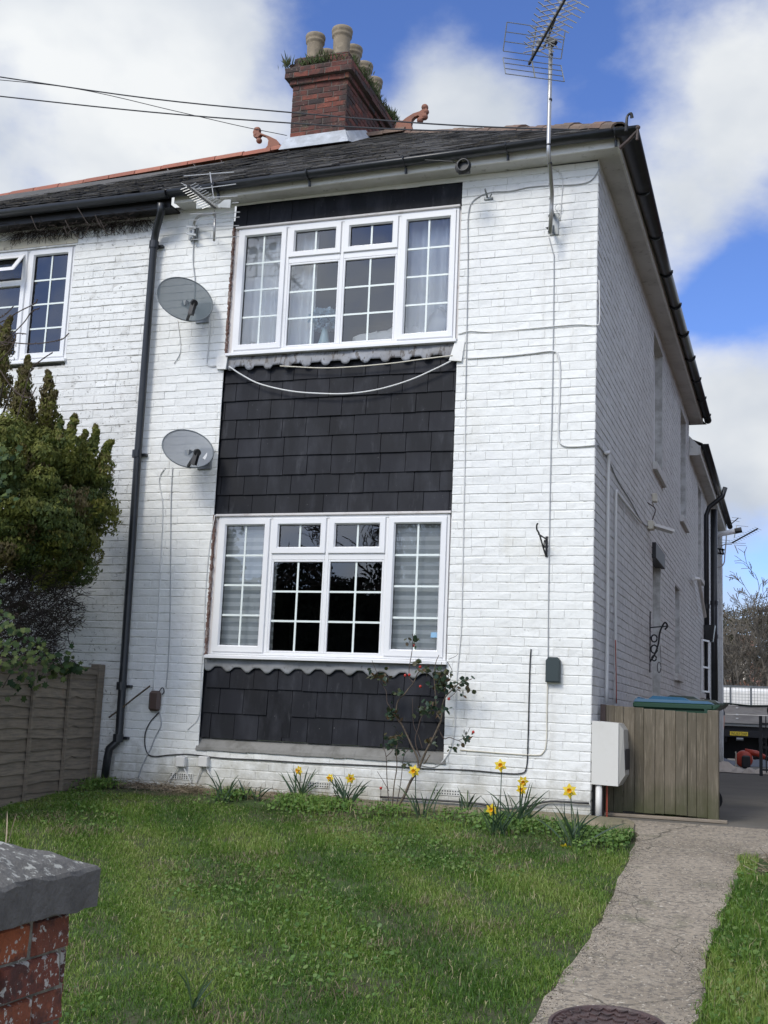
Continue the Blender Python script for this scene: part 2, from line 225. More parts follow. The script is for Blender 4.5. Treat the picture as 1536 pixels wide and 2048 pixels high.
# ---------------------------------------------------------------- mesh builder
def V3(p): return np.array(p, float)
class MB:
    def __init__(s): s.v = []; s.f = []; s.r = []; s.mi = []; s.cur = 0
    def add(s, vs, fs, r=0.):
        o = len(s.v); s.v.extend([tuple(map(float, p)) for p in vs]); s.f.extend([tuple(i+o for i in f) for f in fs]); s.r.extend([r]*len(fs)); s.mi.extend([s.cur]*len(fs)); return s
    def box(s, a, b, r=0.):
        x0, y0, z0 = [min(p, q) for p, q in zip(a, b)]; x1, y1, z1 = [max(p, q) for p, q in zip(a, b)]
        return s.add([(x0, y0, z0), (x1, y0, z0), (x1, y1, z0), (x0, y1, z0), (x0, y0, z1), (x1, y0, z1), (x1, y1, z1), (x0, y1, z1)],
                     [(0, 3, 2, 1), (4, 5, 6, 7), (0, 1, 5, 4), (1, 2, 6, 5), (2, 3, 7, 6), (3, 0, 4, 7)], r)
    def bbox(s, a, b, bv=.004, r=0.):      # box with chamfered edges
        import itertools
        lo = V3([min(p, q) for p, q in zip(a, b)]); hi = V3([max(p, q) for p, q in zip(a, b)]); bv = min(bv, *(.45*(hi-lo)))
        vs = []; idx = {}
        for sx in (0, 1):
            for sy in (0, 1):
                for sz in (0, 1):
                    c = [hi[i] if (sx, sy, sz)[i] else lo[i] for i in range(3)]; g = [(-bv if (sx, sy, sz)[i] else bv) for i in range(3)]
                    for k in range(3):
                        p = [c[i]+(0 if i == k else g[i]) for i in range(3)]; idx[(sx, sy, sz, k)] = len(vs); vs.append(p)
        fs = []
        for k in range(3):
            i, j = [q for q in range(3) if q != k]
            for sk in (0, 1):
                ring = []
                for (p, q) in ((0, 0), (1, 0), (1, 1), (0, 1)):
                    t = [0, 0, 0]; t[k] = sk; t[i] = p; t[j] = q; ring.append(idx[(*t, k)])
                fs.append(tuple(ring))
            for (p, q) in ((0, 0), (1, 0), (1, 1), (0, 1)):      # edges along k
                t0 = [0, 0, 0]; t0[i] = p; t0[j] = q; t1 = list(t0); t1[k] = 1
                fs.append((idx[(*t0, i)], idx[(*t0, j)], idx[(*t1, j)], idx[(*t1, i)]))
        for sx in (0, 1):
            for sy in (0, 1):
                for sz in (0, 1): fs.append(tuple(idx[(sx, sy, sz, k)] for k in range(3)))
        return s.add(vs, fs, r)
    def hexa(s, P, r=0.): return s.add(P, [(0, 3, 2, 1), (4, 5, 6, 7), (0, 1, 5, 4), (1, 2, 6, 5), (2, 3, 7, 6), (3, 0, 4, 7)], r)   # 4 bottom + 4 top corners
    def quad(s, a, b, c, d, r=0.): return s.add([a, b, c, d], [(0, 1, 2, 3)], r)
    def bar(s, a, b, w, h, up=(0, 0, 1), r=0.):
        a = V3(a); b = V3(b); t = (b-a)/np.linalg.norm(b-a); x = np.cross(t, V3(up)); x /= np.linalg.norm(x); y = np.cross(x, t); x = x*w/2; y = y*h/2
        return s.hexa([a-x-y, a+x-y, a+x+y, a-x+y, b-x-y, b+x-y, b+x+y, b-x+y], r)
    def tube(s, pts, rad, n=8, r=0., caps=True):
        pts = [V3(p) for p in pts]; k = len(pts); rad = [rad]*k if isinstance(rad, (int, float)) else rad; vs = []; px = None
        for i, p in enumerate(pts):
            t = pts[min(i+1, k-1)]-pts[max(i-1, 0)]; t /= np.linalg.norm(t)+1e-12
            if px is None: px = np.cross(t, V3((.13, .31, .94))); px /= np.linalg.norm(px)
            px = px-t*np.dot(px, t); px /= np.linalg.norm(px)+1e-12; py = np.cross(t, px)
            for j in range(n):
                an = 2*math.pi*j/n; vs.append(p+rad[i]*(math.cos(an)*px+math.sin(an)*py))
        fs = [(i*n+j, i*n+(j+1) % n, (i+1)*n+(j+1) % n, (i+1)*n+j) for i in range(k-1) for j in range(n)]
        if caps: fs += [tuple(range(n))[::-1], tuple((k-1)*n+j for j in range(n))]
        return s.add(vs, fs, r)
    def lathe(s, prof, c, n=20, axis=(0, 0, 1), r=0.):
        ax = V3(axis); ax /= np.linalg.norm(ax); x = np.cross(ax, (0, 1, .2)); x /= np.linalg.norm(x); y = np.cross(ax, x); vs = []
        for (q, h) in prof:
            for j in range(n):
                an = 2*math.pi*j/n; vs.append(V3(c)+ax*h+q*(math.cos(an)*x+math.sin(an)*y))
        k = len(prof); return s.add(vs, [(i*n+j, i*n+(j+1) % n, (i+1)*n+(j+1) % n, (i+1)*n+j) for i in range(k-1) for j in range(n)], r)
    def prism(s, poly, off, r=0.):         # 3D polygon extruded by a vector
        n = len(poly); off = V3(off); vs = [V3(p) for p in poly]+[V3(p)+off for p in poly]
        return s.add(vs, [tuple(range(n))[::-1], tuple(range(n, 2*n))]+[(i, (i+1) % n, n+(i+1) % n, n+i) for i in range(n)], r)
    def build(s, name, mt, parent=None, smooth=False):
        L0 = V3(ORG.get(parent.name, (0, 0, 0))) if parent else V3((0, 0, 0))
        me = bpy.data.meshes.new(name); vv = np.array(s.v)-L0
        if not len(s.v): vv = np.zeros((0, 3))
        me.from_pydata(vv.tolist(), [], s.f)
        at = me.attributes.new('rnd', 'FLOAT', 'FACE'); at.data.foreach_set('value', np.array(s.r, dtype=np.float32))
        for x in (mt if isinstance(mt, (list, tuple)) else [mt]): me.materials.append(M[x] if isinstance(x, str) else x)
        if isinstance(mt, (list, tuple)): me.polygons.foreach_set('material_index', s.mi)
        if smooth: me.polygons.foreach_set('use_smooth', [True]*len(me.polygons))
        me.update(); o = bpy.data.objects.new(name, me); C.objects.link(o)
        if parent: o.parent = parent; ORG[o.name] = tuple(L0)
        return o
ORG = {}
def tag(o, label=None, cat=None, group=None, kind=None):
    for k, v in (('label', label), ('category', cat), ('group', group), ('kind', kind)):
        if v: o[k] = v
    return o
def thing(name, loc, label, cat, group=None):
    o = bpy.data.objects.new(name, None); C.objects.link(o); o.location = tuple(map(float, loc)); o.empty_display_size = .2; ORG[o.name] = tuple(map(float, loc)); return tag(o, label, cat, group)
def solo(mb, name, mt, label, cat, group=None, smooth=False): return tag(mb.build(name, mt, None, smooth), label, cat, group)
def leafquad(mb, p, d, w, l, r, up=None):
    d = d/np.linalg.norm(d); q = rng.normal(size=3) if up is None else V3(up); x = np.cross(d, q); x /= np.linalg.norm(x)+1e-9; nrm = np.cross(x, d)
    mb.add([p, p+d*l*.5+x*w*.5+nrm*l*.06, p+d*l, p+d*l*.5-x*w*.5+nrm*l*.06], [(0, 1, 2, 3)], r)
def smoothpts(pts, n=6):                   # Catmull-Rom
    P = [V3(p) for p in pts]; P = [2*P[0]-P[1]]+P+[2*P[-1]-P[-2]]; out = []
    for i in range(1, len(P)-2):
        for k in range(n):
            t = k/n; out.append(.5*((2*P[i])+(-P[i-1]+P[i+1])*t+(2*P[i-1]-5*P[i]+4*P[i+1]-P[i+2])*t*t+(-P[i-1]+3*P[i]-3*P[i+1]+P[i+2])*t**3))
    out.append(P[-2]); return out
# ---------------------------------------------------------------- masonry
def masonry(org, U, Nn, length, z0, z1, holes, ch=.0745, bl=.232, prot=.006, wob=.0022, gap=.007, painted=True, u0=0.):
    """real bricks standing proud of a joint sheet; returns (bricks, joints)"""
    org = V3(org); U = V3(U); Nn = V3(Nn); Z = V3((0, 0, 1)); b = MB(); j = MB()
    us = sorted({u0, length, *[h[0] for h in holes], *[h[2] for h in holes]}); zs = sorted({z0, z1, *[h[1] for h in holes], *[h[3] for h in holes]})
    us = [u for u in us if u0 <= u <= length]; zs = [z for z in zs if z0 <= z <= z1]
    for i in range(len(us)-1):
        for k in range(len(zs)-1):
            um = (us[i]+us[i+1])/2; zm = (zs[k]+zs[k+1])/2
            if any(h[0] < um < h[2] and h[1] < zm < h[3] for h in holes): continue
            j.quad(org+U*us[i]+Z*zs[k], org+U*us[i+1]+Z*zs[k], org+U*us[i+1]+Z*zs[k+1], org+U*us[i]+Z*zs[k+1])
    n = int(math.ceil((z1-z0)/ch))
    wav = rng.normal(0, .0018, (n+1, 40)).cumsum(axis=1)*.35
    def zw(k, u):                          # courses are not perfectly straight
        t = (u-u0)/max(1e-6, length-u0)*38; a = int(min(38, max(0, t))); return wav[k][a]*(1-(t-a))+wav[k][a+1]*(t-a)
    for k in range(n):
        za = z0+k*ch; zb = min(z1, za+ch); zm = (za+zb)/2
        if zb-za < .02: continue
        iv = [(u0, length)]
        for h in holes:
            if h[1] < zm < h[3]:
                nv = []
                for a, c in iv:
                    if h[2] <= a or h[0] >= c: nv.append((a, c)); continue
                    if h[0] > a: nv.append((a, h[0]))
                    if h[2] < c: nv.append((h[2], c))
                iv = nv
        st = (0 if k % 2 else bl/2)+random.uniform(-.02, .02)
        header = painted and random.random() < .22
        for a, c in iv:
            u = a+((u0+st-a) % bl if (u0+st-a) % bl > .03 else bl); cuts = [a]
            while u < c-.03: cuts.append(u+random.uniform(-.006, .006)); u += (bl/2 if header else bl)
            cuts.append(c)
            for q in range(len(cuts)-1):
                ua, ub = cuts[q], cuts[q+1]
                ga = random.choice((0, 0, .001)) if painted else gap; gb = 0 if painted else gap
                if q == 0: ga = 0
                if q == len(cuts)-2: gb = 0
                ua += ga/2; ub -= gb/2; gl, gh = random.uniform(.2, .8)*gap, .2*gap
                A = [(ua, za+gl*.6+zw(k, ua)), (ub, za+gl*.6+zw(k, ub)), (ub, zb-gh+zw(k+1, ub)), (ua, zb-gh+zw(k+1, ua))]
                bv = random.uniform(.003, .008) if painted else .005; pr = (prot*.8 if painted else prot)+random.gauss(0, wob*(.25 if painted else .6))
                hb = bv if not painted else random.choice((.0006, .001, .0025))
                I = [(A[0][0]+hb, A[0][1]+bv*.8), (A[1][0]-hb, A[1][1]+bv*.8), (A[2][0]-hb, A[2][1]-bv), (A[3][0]+hb, A[3][1]-bv)]
                vs = [org+U*x+Z*z-Nn*.002 for x, z in A]+[org+U*(x+random.gauss(0, .0012))+Z*(z+random.gauss(0, .0012))+Nn*(pr+random.gauss(0, wob*.5)) for x, z in I]
                b.add(vs, [(4, 5, 6, 7), (0, 1, 5, 4), (1, 2, 6, 5), (2, 3, 7, 6), (3, 0, 4, 7)], random.random())
    return b, j
# ================================================================= GROUND
gm = MB(); xs = sorted(set([-60, -30, -15, -8]+list(np.linspace(-6, 2.5, 35))+[4, 8, 15, 30, 60])); ys = sorted(set([-60, -40, -25, -15, -10]+list(np.linspace(-9, 0, 37))+[1, 3, 6, 10, 14, 18, 22, 25, 40, 70, 120, 250]))
pts = [(x, y, gz(x, y)-(.012 if y < 0 and x < .6 else .02)) for y in ys for x in xs]; nx = len(xs)
gm.add(pts, [(i*nx+j, i*nx+j+1, (i+1)*nx+j+1, (i+1)*nx+j) for i in range(len(ys)-1) for j in range(nx-1)])
tag(gm.build('ground', 'lawnbase', None, True), kind='structure')
def sheetpoly(poly, dz, th=.05):
    """flat sheet following the ground, from a left and a right edge list (pairs)"""
    mb = MB(); top = []
    for (a, b) in poly:
        for k in range(5):
            x = a[0]+(b[0]-a[0])*k/4; y = a[1]+(b[1]-a[1])*k/4; top.append((x, y, gz(x, y)+dz))
    n = len(poly); bot = [(x, y, z-th) for x, y, z in top]; o = len(top)
    fs = [(i*5+k, i*5+k+1, (i+1)*5+k+1, (i+1)*5+k) for i in range(n-1) for k in range(4)]
    fs += [(i*5, (i+1)*5, (i+1)*5+o, i*5+o) for i in range(n-1)]+[(i*5+4, i*5+4+o, (i+1)*5+4+o, (i+1)*5+4) for i in range(n-1)]
    fs += [(k, k+o, k+1+o, k+1) for k in range(4)]
    return mb.add(top+bot, fs)
PATH = [((.47, -6.9), (1.16, -6.9)), ((.47, -5.6), (1.13, -5.5)), ((.49, -4.5), (1.12, -4.35)), ((.50, -4.0), (1.13, -4.0)), ((.53, -3.5), (1.10, -3.45)), ((.52, -2.8), (1.13, -2.6)), ((.50, -2.0), (1.17, -1.73)), ((.46, -.95), (1.16, -.98)), ((.44, -.62), (1.75, -.82)), ((.36, -.3), (3.2, -.42)), ((.0, -.02), (3.2, -.02))]
def dense(P, n=4):
    o = []
    for i in range(len(P)-1):
        for k in range(n):
            t = k/n; j = lambda: random.gauss(0, .007)
            a = V3(P[i][0])*(1-t)+V3(P[i+1][0])*t; b = V3(P[i][1])*(1-t)+V3(P[i+1][1])*t; o.append(((a[0]+j(), a[1]), (b[0]+j(), b[1])))
    o.append(P[-1]); return o
tag(sheetpoly(dense(PATH), .008).build('path', 'conc'), kind='structure')
YARD = [((-.02, 0.0), (3.2, 0.0)), ((-.02, 4), (3.6, 4)), ((-.02, 10), (4.2, 10)), ((-.02, 17.3), (5, 17.3)), ((-6, 17.6), (8, 17.6)), ((-10, 25), (14, 25)), ((-14, 45), (18, 45))]
tag(sheetpoly(YARD, .004).build('yard', 'yard'), kind='structure')
STRIP = [((-3.6, -.07), (-3.6, -.02)), ((-2.6, -.16), (-2.6, -.02)), ((-1.65, -.30), (-1.65, -.02)), ((-1.0, -.28), (-1.0, -.02)), ((-.25, -.42), (-.25, -.02)), ((.1, -.66), (.02, -.04)), ((.36, -.72), (.3, -.08)), ((.41, -.64), (.37, -.22))]
tag(sheetpoly(dense(STRIP, 3), .024, .06).build('slab_strip', 'strip'), kind='structure')
tag(sheetpoly([((-8, 40), (30, 40)), ((-8, 46), (30, 46))], .012).build('road', 'yard'), kind='structure')
pv = sheetpoly([((-30, -60), (30, -60)), ((-30, -20), (30, -20)), ((-30, -7.6), (30, -7.6)), ((-30, -6.95), (30, -6.95))], .006)
tag(pv.build('pavement', 'conc'), kind='structure')
from bisect import bisect
def interp(P, y, side):
    Q = sorted([(p[side][1], p[side][0]) for p in P]); ysx = [q[0] for q in Q]; i = bisect(ysx, y)
    if i == 0: return Q[0][1]
    if i == len(Q): return Q[-1][1]
    a, b = Q[i-1], Q[i]; return a[1]+(b[1]-a[1])*(y-a[0])/(b[0]-a[0]+1e-9)
# ================================================================= HOUSE
H = thing('house', (0, 0, 0), 'white painted brick end house with two large casement windows and a hipped slate roof', 'house')
XL, XR, ZP0, ZP1 = -3.44, -1.2, .36, 5.42
b, j = masonry((-4.27, 0, 0), (1, 0, 0), (0, -1, 0), 4.27, -.1, 5.47, [(XL+4.27, ZP0, XR+4.27, ZP1)]); b.build('wall', 'paint', H); j.build('wall_joint', 'joint', H)
SH = [(4.35, 3.76, 5.35, 5.40), (7.95, 3.74, 8.9, 5.40), (4.3, -.1, 5.2, 2.68), (7.1, 1.42, 7.85, 2.64)]
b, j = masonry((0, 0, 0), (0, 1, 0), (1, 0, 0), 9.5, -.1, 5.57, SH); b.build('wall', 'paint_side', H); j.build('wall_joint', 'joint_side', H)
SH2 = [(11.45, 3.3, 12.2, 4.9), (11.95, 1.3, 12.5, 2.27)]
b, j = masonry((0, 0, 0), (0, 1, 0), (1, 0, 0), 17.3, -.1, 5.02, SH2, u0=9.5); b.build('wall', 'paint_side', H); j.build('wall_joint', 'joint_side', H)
for a_, b_ in (((-4.27, .28, -.1), (XL-.02, .32, 5.4)), ((XR+.02, .28, -.1), (-.28, .32, 5.4)), ((-4.27, 17.25, -.1), (-.002, 17.3, 5.0)), ((-4.27, 9.4, 5.0), (-.06, 9.46, 5.44))): MB().box(a_, b_).build('inner_leaf', 'inter', H)   # closes the rooms and far ends
for (y0, z0, y1, z1) in SH+SH2:            # reveals behind each side opening
    mb = MB(); mb.box((-.24, y0-.03, z0), (-.002, y0, z1)); mb.box((-.24, y1, z0), (-.002, y1+.03, z1)); mb.box((-.24, y0-.03, z1), (-.002, y1+.03, z1+.03)); mb.build('reveal', 'joint_side', H)
for (y0, z0, y1, z1) in SH+SH2:
    if z0 > 0:
        mb = MB(); mb.bbox((-.1, y0-.08, z0-.09), (.055, y1+.08, z0)); mb.build('sill', 'soffit', H)
    fr = MB(); x = -.09
    for (a, c, d, e) in ((y0, z0, y0+.06, z1), (y1-.06, z0, y1, z1), (y0+.06, z0, y1-.06, z0+.06), (y0+.06, z1-.06, y1-.06, z1), ((y0+y1)/2-.025, z0+.06, (y0+y1)/2+.025, z1-.06)): fr.bbox((x-.05, a, c), (x, d, e))
    o = fr.build('door_frame' if z0 < 0 else 'window', 'upvc', H)
    MB().quad((x-.03, y0, z0), (x-.03, y1, z0), (x-.03, y1, z1), (x-.03, y0, z1)).build('pane', 'glass', o)
mb = MB(); mb.bbox((-.06, 4.22, 2.62), (.05, 5.28, 2.80)); mb.build('lintel', 'blackm', H)
for y0, y1 in ((4.33, 5.37), (7.93, 8.92)): MB().bbox((-.1, y0, 5.36), (.012, y1, 5.43)).build('window_head', 'soffit', H)
fr = MB()
for z in (1.33, 1.75, 2.22): fr.bar((0.03, 11.95, z), (.12, 12.35, z), .03, .03)
fr.bar((.03, 11.95, 1.33), (.03, 11.95, 2.22), .03, .03, (1, 0, 0)); fr.bar((.12, 12.35, 1.33), (.12, 12.35, 2.22), .03, .03, (1, 0, 0)); fr.build('open_casement', 'upvc', H)
# rooms behind the two front windows
for (z0, z1, mt) in ((.55, 2.62, 'dark'), (3.35, 5.42, 'inter')):
    mb = MB(); x0, x1, y0, y1 = -4.2, -.35, .33, 3.6
    mb.quad((x0, y1, z0), (x1, y1, z0), (x1, y1, z1), (x0, y1, z1)); mb.quad((x0, y0, z0), (x0, y1, z0), (x0, y1, z1), (x0, y0, z1)); mb.quad((x1, y0, z0), (x1, y1, z0), (x1, y1, z1), (x1, y0, z1))
    mb.quad((x0, y0, z0), (x1, y0, z0), (x1, y1, z0), (x0, y1, z0)); mb.quad((x0, y0, z1), (x1, y0, z1), (x1, y1, z1), (x0, y1, z1)); mb.build('room', mt, H)
# -- casement windows
def casement(par, x0, z0, x1, z1, y, splits, tr, opened=None):
    """outer frame, mullions, transom, opening sashes (proud) and fixed lights with glazing bars"""
    W = MB(); o = .028; mu = .036
    W.bbox((x0, y, z0), (x0+o, y+.07, z1)); W.bbox((x1-o, y, z0), (x1, y+.07, z1)); W.bbox((x0+o, y, z0), (x1-o, y+.07, z0+o)); W.bbox((x0+o, y, z1-o), (x1-o, y+.07, z1))
    xs = [x0+o]+splits+[x1-o]
    for x in splits: W.bbox((x-mu/2, y+.002, z0+o), (x+mu/2, y+.068, z1-o))
    if len(splits) == 3: W.bbox((splits[0]+mu/2, y+.003, tr-.03), (splits[1]-mu/2, y+.066, tr+.03)); W.bbox((splits[1]+mu/2, y+.003, tr-.03), (splits[2]-mu/2, y+.066, tr+.03))
    wo = W.build('window', 'upvc', par)
    sl = MB(); sl.hexa([(x0-.035, y-.055, z0-.035), (x1+.02, y-.055, z0-.035), (x1+.02, y+.06, z0-.035), (x0-.035, y+.06, z0-.035), (x0-.035, y-.055, z0-.012), (x1+.02, y-.055, z0-.012), (x1+.02, y+.0, z0), (x0-.035, y+.0, z0)]); sl.build('sill', 'upvc', wo)
    hd = MB(); hd.bbox((x0-.03, y-.02, z1), (x1+.01, y+.06, z1+.022)); hd.build('head_trim', 'upvc_old', wo)
    lights = []
    n = len(xs)-1
    for i in range(n):
        a = xs[i]+(0 if i == 0 else mu/2); c = xs[i+1]-(0 if i == n-1 else mu/2)
        if n == 4 and i in (1, 2): lights += [(a, z0+o, c, tr-.03, False, 3), (a, tr+.03, c, z1-o, True, 1)]
        else: lights += [(a, z0+o, c, z1-o, True, 4)]
    for (a, c, d, e, sash, rows) in lights:
        if sash:
            s = .050; yy = y-.014; B = MB(); g = .006
            P = lambda x, z, dp: (x, yy+dp, z)
            O = [(a-g, c-g), (d+g, c-g), (d+g, e+g), (a-g, e+g)]; I = [(a+s-g, c+s-g), (d-s+g, c+s-g), (d-s+g, e-s+g), (a+s-g, e-s+g)]
            I2 = [(x+(.012 if q in (0, 3) else -.012), z+(.012 if q in (0, 1) else -.012)) for q, (x, z) in enumerate(I)]
            O2 = [(x+(.006 if q in (0, 3) else -.006), z+(.006 if q in (0, 1) else -.006)) for q, (x, z) in enumerate(O)]
            for q in range(4):             # mitred members
                k = (q+1) % 4
                B.add([P(*O[q], .013), P(*O[k], .013), P(*O2[k], 0), P(*O2[q], 0), P(*I[k], .0), P(*I[q], .0), P(*I2[k], .02), P(*I2[q], .02)], [(0, 1, 2, 3), (3, 2, 4, 5), (5, 4, 6, 7)], 0)
            B.build('sash', 'upvc', wo); gx0, gz0, gx1, gz1 = I2[0][0], I2[0][1], I2[2][0], I2[2][1]
        else:
            s = .018; B = MB(); B.bbox((a, y+.004, c), (a+s, y+.03, e)); B.bbox((d-s, y+.004, c), (d, y+.03, e)); B.bbox((a+s, y+.004, c), (d-s, y+.03, c+s)); B.bbox((a+s, y+.004, e-s), (d-s, y+.03, e)); B.build('bead', 'upvc', wo)
            gx0, gz0, gx1, gz1 = a+s, c+s, d-s, e-s
        gy = y+.022
        K = MB(); q = .004
        K.box((gx0, gy-.004, gz0), (gx0+q, gy, gz1)); K.box((gx1-q, gy-.004, gz0), (gx1, gy, gz1)); K.box((gx0+q, gy-.004, gz0), (gx1-q, gy, gz0+q)); K.box((gx0+q, gy-.004, gz1-q), (gx1-q, gy, gz1)); K.build('gasket', 'gasket', wo)
        MB().quad((gx0, gy, gz0), (gx1, gy, gz0), (gx1, gy, gz1), (gx0, gy, gz1)).build('pane', 'glass', wo)
        bw = .017; T = MB(); xm = (gx0+gx1)/2; T.box((xm-bw/2, gy-.006, gz0), (xm+bw/2, gy-.002, gz1))
        for k in range(1, rows):
            z = gz0+(gz1-gz0)*k/rows; T.box((gx0, gy-.0055, z-bw/2), (xm-bw/2, gy-.002, z+bw/2)); T.box((xm+bw/2, gy-.0055, z-bw/2), (gx1, gy-.002, z+bw/2))
        T.build('glazing_bar', 'bar', wo)
    return wo
wu = casement(H, -3.385, 3.965, -1.225, 5.185, .015, [-2.87, -2.325, -1.775], 4.83)
wl = casement(H, -3.395, 1.185, -1.215, 2.425, .015, [-2.865, -2.325, -1.775], 2.06)
tag(wu, 'upper casement window with net curtains and a vase behind the glass'); tag(wl, 'lower casement window with striped blinds in its outer lights')
for a_, b_ in (((XL, .03, 3.93), (-3.385, .09, 5.2)), ((XL, .03, 1.15), (-3.395, .09, 2.44)), ((-1.225, .03, 3.93), (XR, .09, 5.2)), ((-1.215, .03, 1.15), (XR, .09, 2.44))): MB().box(a_, b_).build('frame_extension', 'upvc_old', H)
for z0, z1 in ((3.95, 5.2), (1.16, 2.44)):
    mb = MB(); z = z0
    while z < z1: s = random.uniform(.01, .03); mb.box((XL-.006, -.004+random.uniform(-.003, .003), z), (XL+random.uniform(.006, .016), .03, min(z1, z+s))); z += s*random.uniform(.8, .98)
    mb.build('sealant', 'putty', H)
for z0 in (3.93, 1.15): MB().bbox((-3.6, .1, z0), (-1.1, .34, z0+.035)).build('window_board', 'upvc', H)
# -- hung tiles
def tilepanel(z0, z1, rows, seed, top_uneven=False, brk=None):
    random.seed(seed); mb = MB(); h = (z1-z0)/rows
    mb.box((XL, .045, z0), (XR, .08, z1), .5)
    for r in range(rows):
        za = z0+r*h; off = random.uniform(0, .23); x = XL-off
        while x < XR:
            xa = max(XL, x)+.0026; xb = min(XR, x+.231)-.0026
            if xb-xa > .02:
                dz = random.gauss(0, .0016); yo = random.gauss(0, .0012); t = .009; zt = min(z1, za+h+.012)
                if brk and r == brk[0] and abs((xa+xb)/2-brk[1]) < .115: dz -= h*.85
                y0 = .022+yo; y1 = .036+yo
                mb.hexa([(xa, y0, za+dz), (xb, y0, za+dz+random.gauss(0, .001)), (xb, y0+t, za+dz), (xa, y0+t, za+dz), (xa, y1, zt), (xb, y1, zt), (xb, y1+t, zt), (xa, y1+t, zt)], random.random())
            x += .231
    return mb
tilepanel(2.45, 3.86, 8, 11).build('tile_panel', 'slate', H)
tilepanel(.455, 1.11, 3, 5, brk=(1, -2.6)).build('tile_panel', 'slate', H)
mb = tilepanel(5.205, 5.44, 1, 9); mb.build('tile_panel', 'slate', H)
random.seed(21)
# board covering the right two thirds above the window
mb = MB(); mb.bbox((-2.62, .012, 5.21), (XR, .021, 5.44)); mb.build('cover_board', 'slate', H)
mb = MB(); pts = []
for i in range(24):
    x = XL-.02+(XR-XL+.04)*i/23; pts.append(x)
for i in range(23):
    d = random.uniform(-.004, .004); x0, x1 = pts[i], pts[i+1]; mb.hexa([(x0, -.02, .347+d), (x1, -.02, .347+d), (x1, .05, .347), (x0, .05, .347), (x0, -.012, .375+d), (x1, -.012, .375+d), (x1, .05, .453), (x0, .05, .453)])
mb.build('mortar_fillet', mat('mortar_fillet', (.22, .215, .20), .9, [((.13, .125, .11), 9, .45, .65, .7)], [(30, .5, .01)]), H)
# -- scalloped lead aprons
def apron(x0, x1, zt, zb, sc, n, mt, bulge=.035, conc=False):
    mb = MB(); cols = n*16; th = .004; top = []; k = 7
    for i in range(cols+1):
        x = x0+(x1-x0)*i/cols; ph = (i % 16)/16; dx = abs(ph-.5)*2*.5*(x1-x0)/n
        if conc: dep = sc*.5*(1+math.cos(2*math.pi*ph-math.pi)) if .22 < ph < .78 else 0; dep = sc*(1-max(0, abs(ph-.5)-.08)/.26) if abs(ph-.5) < .34 else 0; dep = min(sc, dep)
        else: r = sc; dep = .85*math.sqrt(max(0, r*r-dx*dx)) if dx < r else 0
        zbot = zb-dep+.004*math.sin(x*5)
        for q in range(k+1):
            t = q/k; z = zt+(zbot-zt)*t; y = .02-bulge*math.sin(t*1.6)-.004*math.sin(x*9+t*2)-.0015*math.sin(x*23); top.append((x, y, z))
    o = len(top); vs = top+[(x, y+th, z) for x, y, z in top]; w_ = k+1
    fs = [(i*w_+q, (i+1)*w_+q, (i+1)*w_+q+1, i*w_+q+1) for i in range(cols) for q in range(k)]; fs += [tuple(a+o for a in f[::-1]) for f in fs]
    fs += [(i*w_+k, (i+1)*w_+k, (i+1)*w_+k+o, i*w_+k+o) for i in range(cols)]
    mb.add(vs, fs); return mb
tag(apron(-3.46, -1.19, 3.955, 3.825, .043, 12, 0, .03).build('lead_apron', 'lead_worn', H, True), 'stained lead apron with half-round scallops')
apron(-3.50, -1.2, 1.17, 1.075, .042, 12, 0, .008, True).build('lead_apron', 'lead', H, True)
mb = MB(); P = [(-1.215, -.02, 3.94), (-1.13, -.015, 3.93), (-1.15, -.03, 3.75), (-1.26, -.04, 3.76)]; mb.prism(P, (0, .02, 0)); mb.build('lead_end', 'fascia', H); mb = MB(); P = [(-3.52, -.01, 3.93), (-3.40, -.02, 3.95), (-3.40, -.045, 3.80), (-3.50, -.03, 3.81)]; mb.prism(P, (0, .02, 0)); mb.build('lead_end', 'fascia', H)
# -- air bricks
for px, py in ((363, 1553), (893, 1584), (634, 1569)):
    p = F(px, py, -.004); o = MB(); ww, hh = .115, .03
    o.bbox((p[0]-ww, -.012, p[2]-hh), (p[0]+ww, .0, p[2]+hh)); ab = o.build('air_brick', 'paint', H); d = MB()
    for a in range(10):
        for c in range(2 if px > 500 else 3): d.box((p[0]-ww+.012+a*.022, -.0135, p[2]-hh+.012+c*(.022 if px > 500 else .016)), (p[0]-ww+.022+a*.022, -.0125, p[2]-hh+.022+c*(.022 if px > 500 else .016)))
    d.build('vent_hole', 'gasket', ab)
# -- eaves
XE, YE = .20, -.20
def slab(mb, a, b, z0a, z0b, h, w_):   # sloping strip between two plan points, w_ = plan offset vector
    a = V3((*a, 0)); b = V3((*b, 0)); w_ = V3((*w_, 0)); mb.hexa([a+(0, 0, z0a), b+(0, 0, z0b), b+w_+(0, 0, z0b), a+w_+(0, 0, z0a), a+(0, 0, z0a+h), b+(0, 0, z0b+h), b+w_+(0, 0, z0b+h), a+w_+(0, 0, z0a+h)])
    return mb
mb = MB(); slab(mb, (-3.98, YE+.02), (XE-.02, YE+.02), 5.425, 5.485, .014, (0, -YE-.022)); mb.build('soffit', 'soffit', H)
mb = MB(); slab(mb, (.002, -.0), (.002, 9.8), 5.487, 5.585, .014, (XE-.022, 0)); mb.build('soffit', 'soffit', H)
mb = MB(); slab(mb, (-3.98, YE), (XE, YE), 5.418, 5.478, .12, (0, .02)); mb.build('fascia', 'fascia', H)
mb = MB(); slab(mb, (XE-.02, YE+.02), (XE-.02, 9.82), 5.478, 5.578, .12, (.02, 0)); slab(mb, (.0, 9.8), (XE-.02, 9.8), 5.578, 5.578, .12, (0, .02)); mb.build('fascia', 'fascia', H)
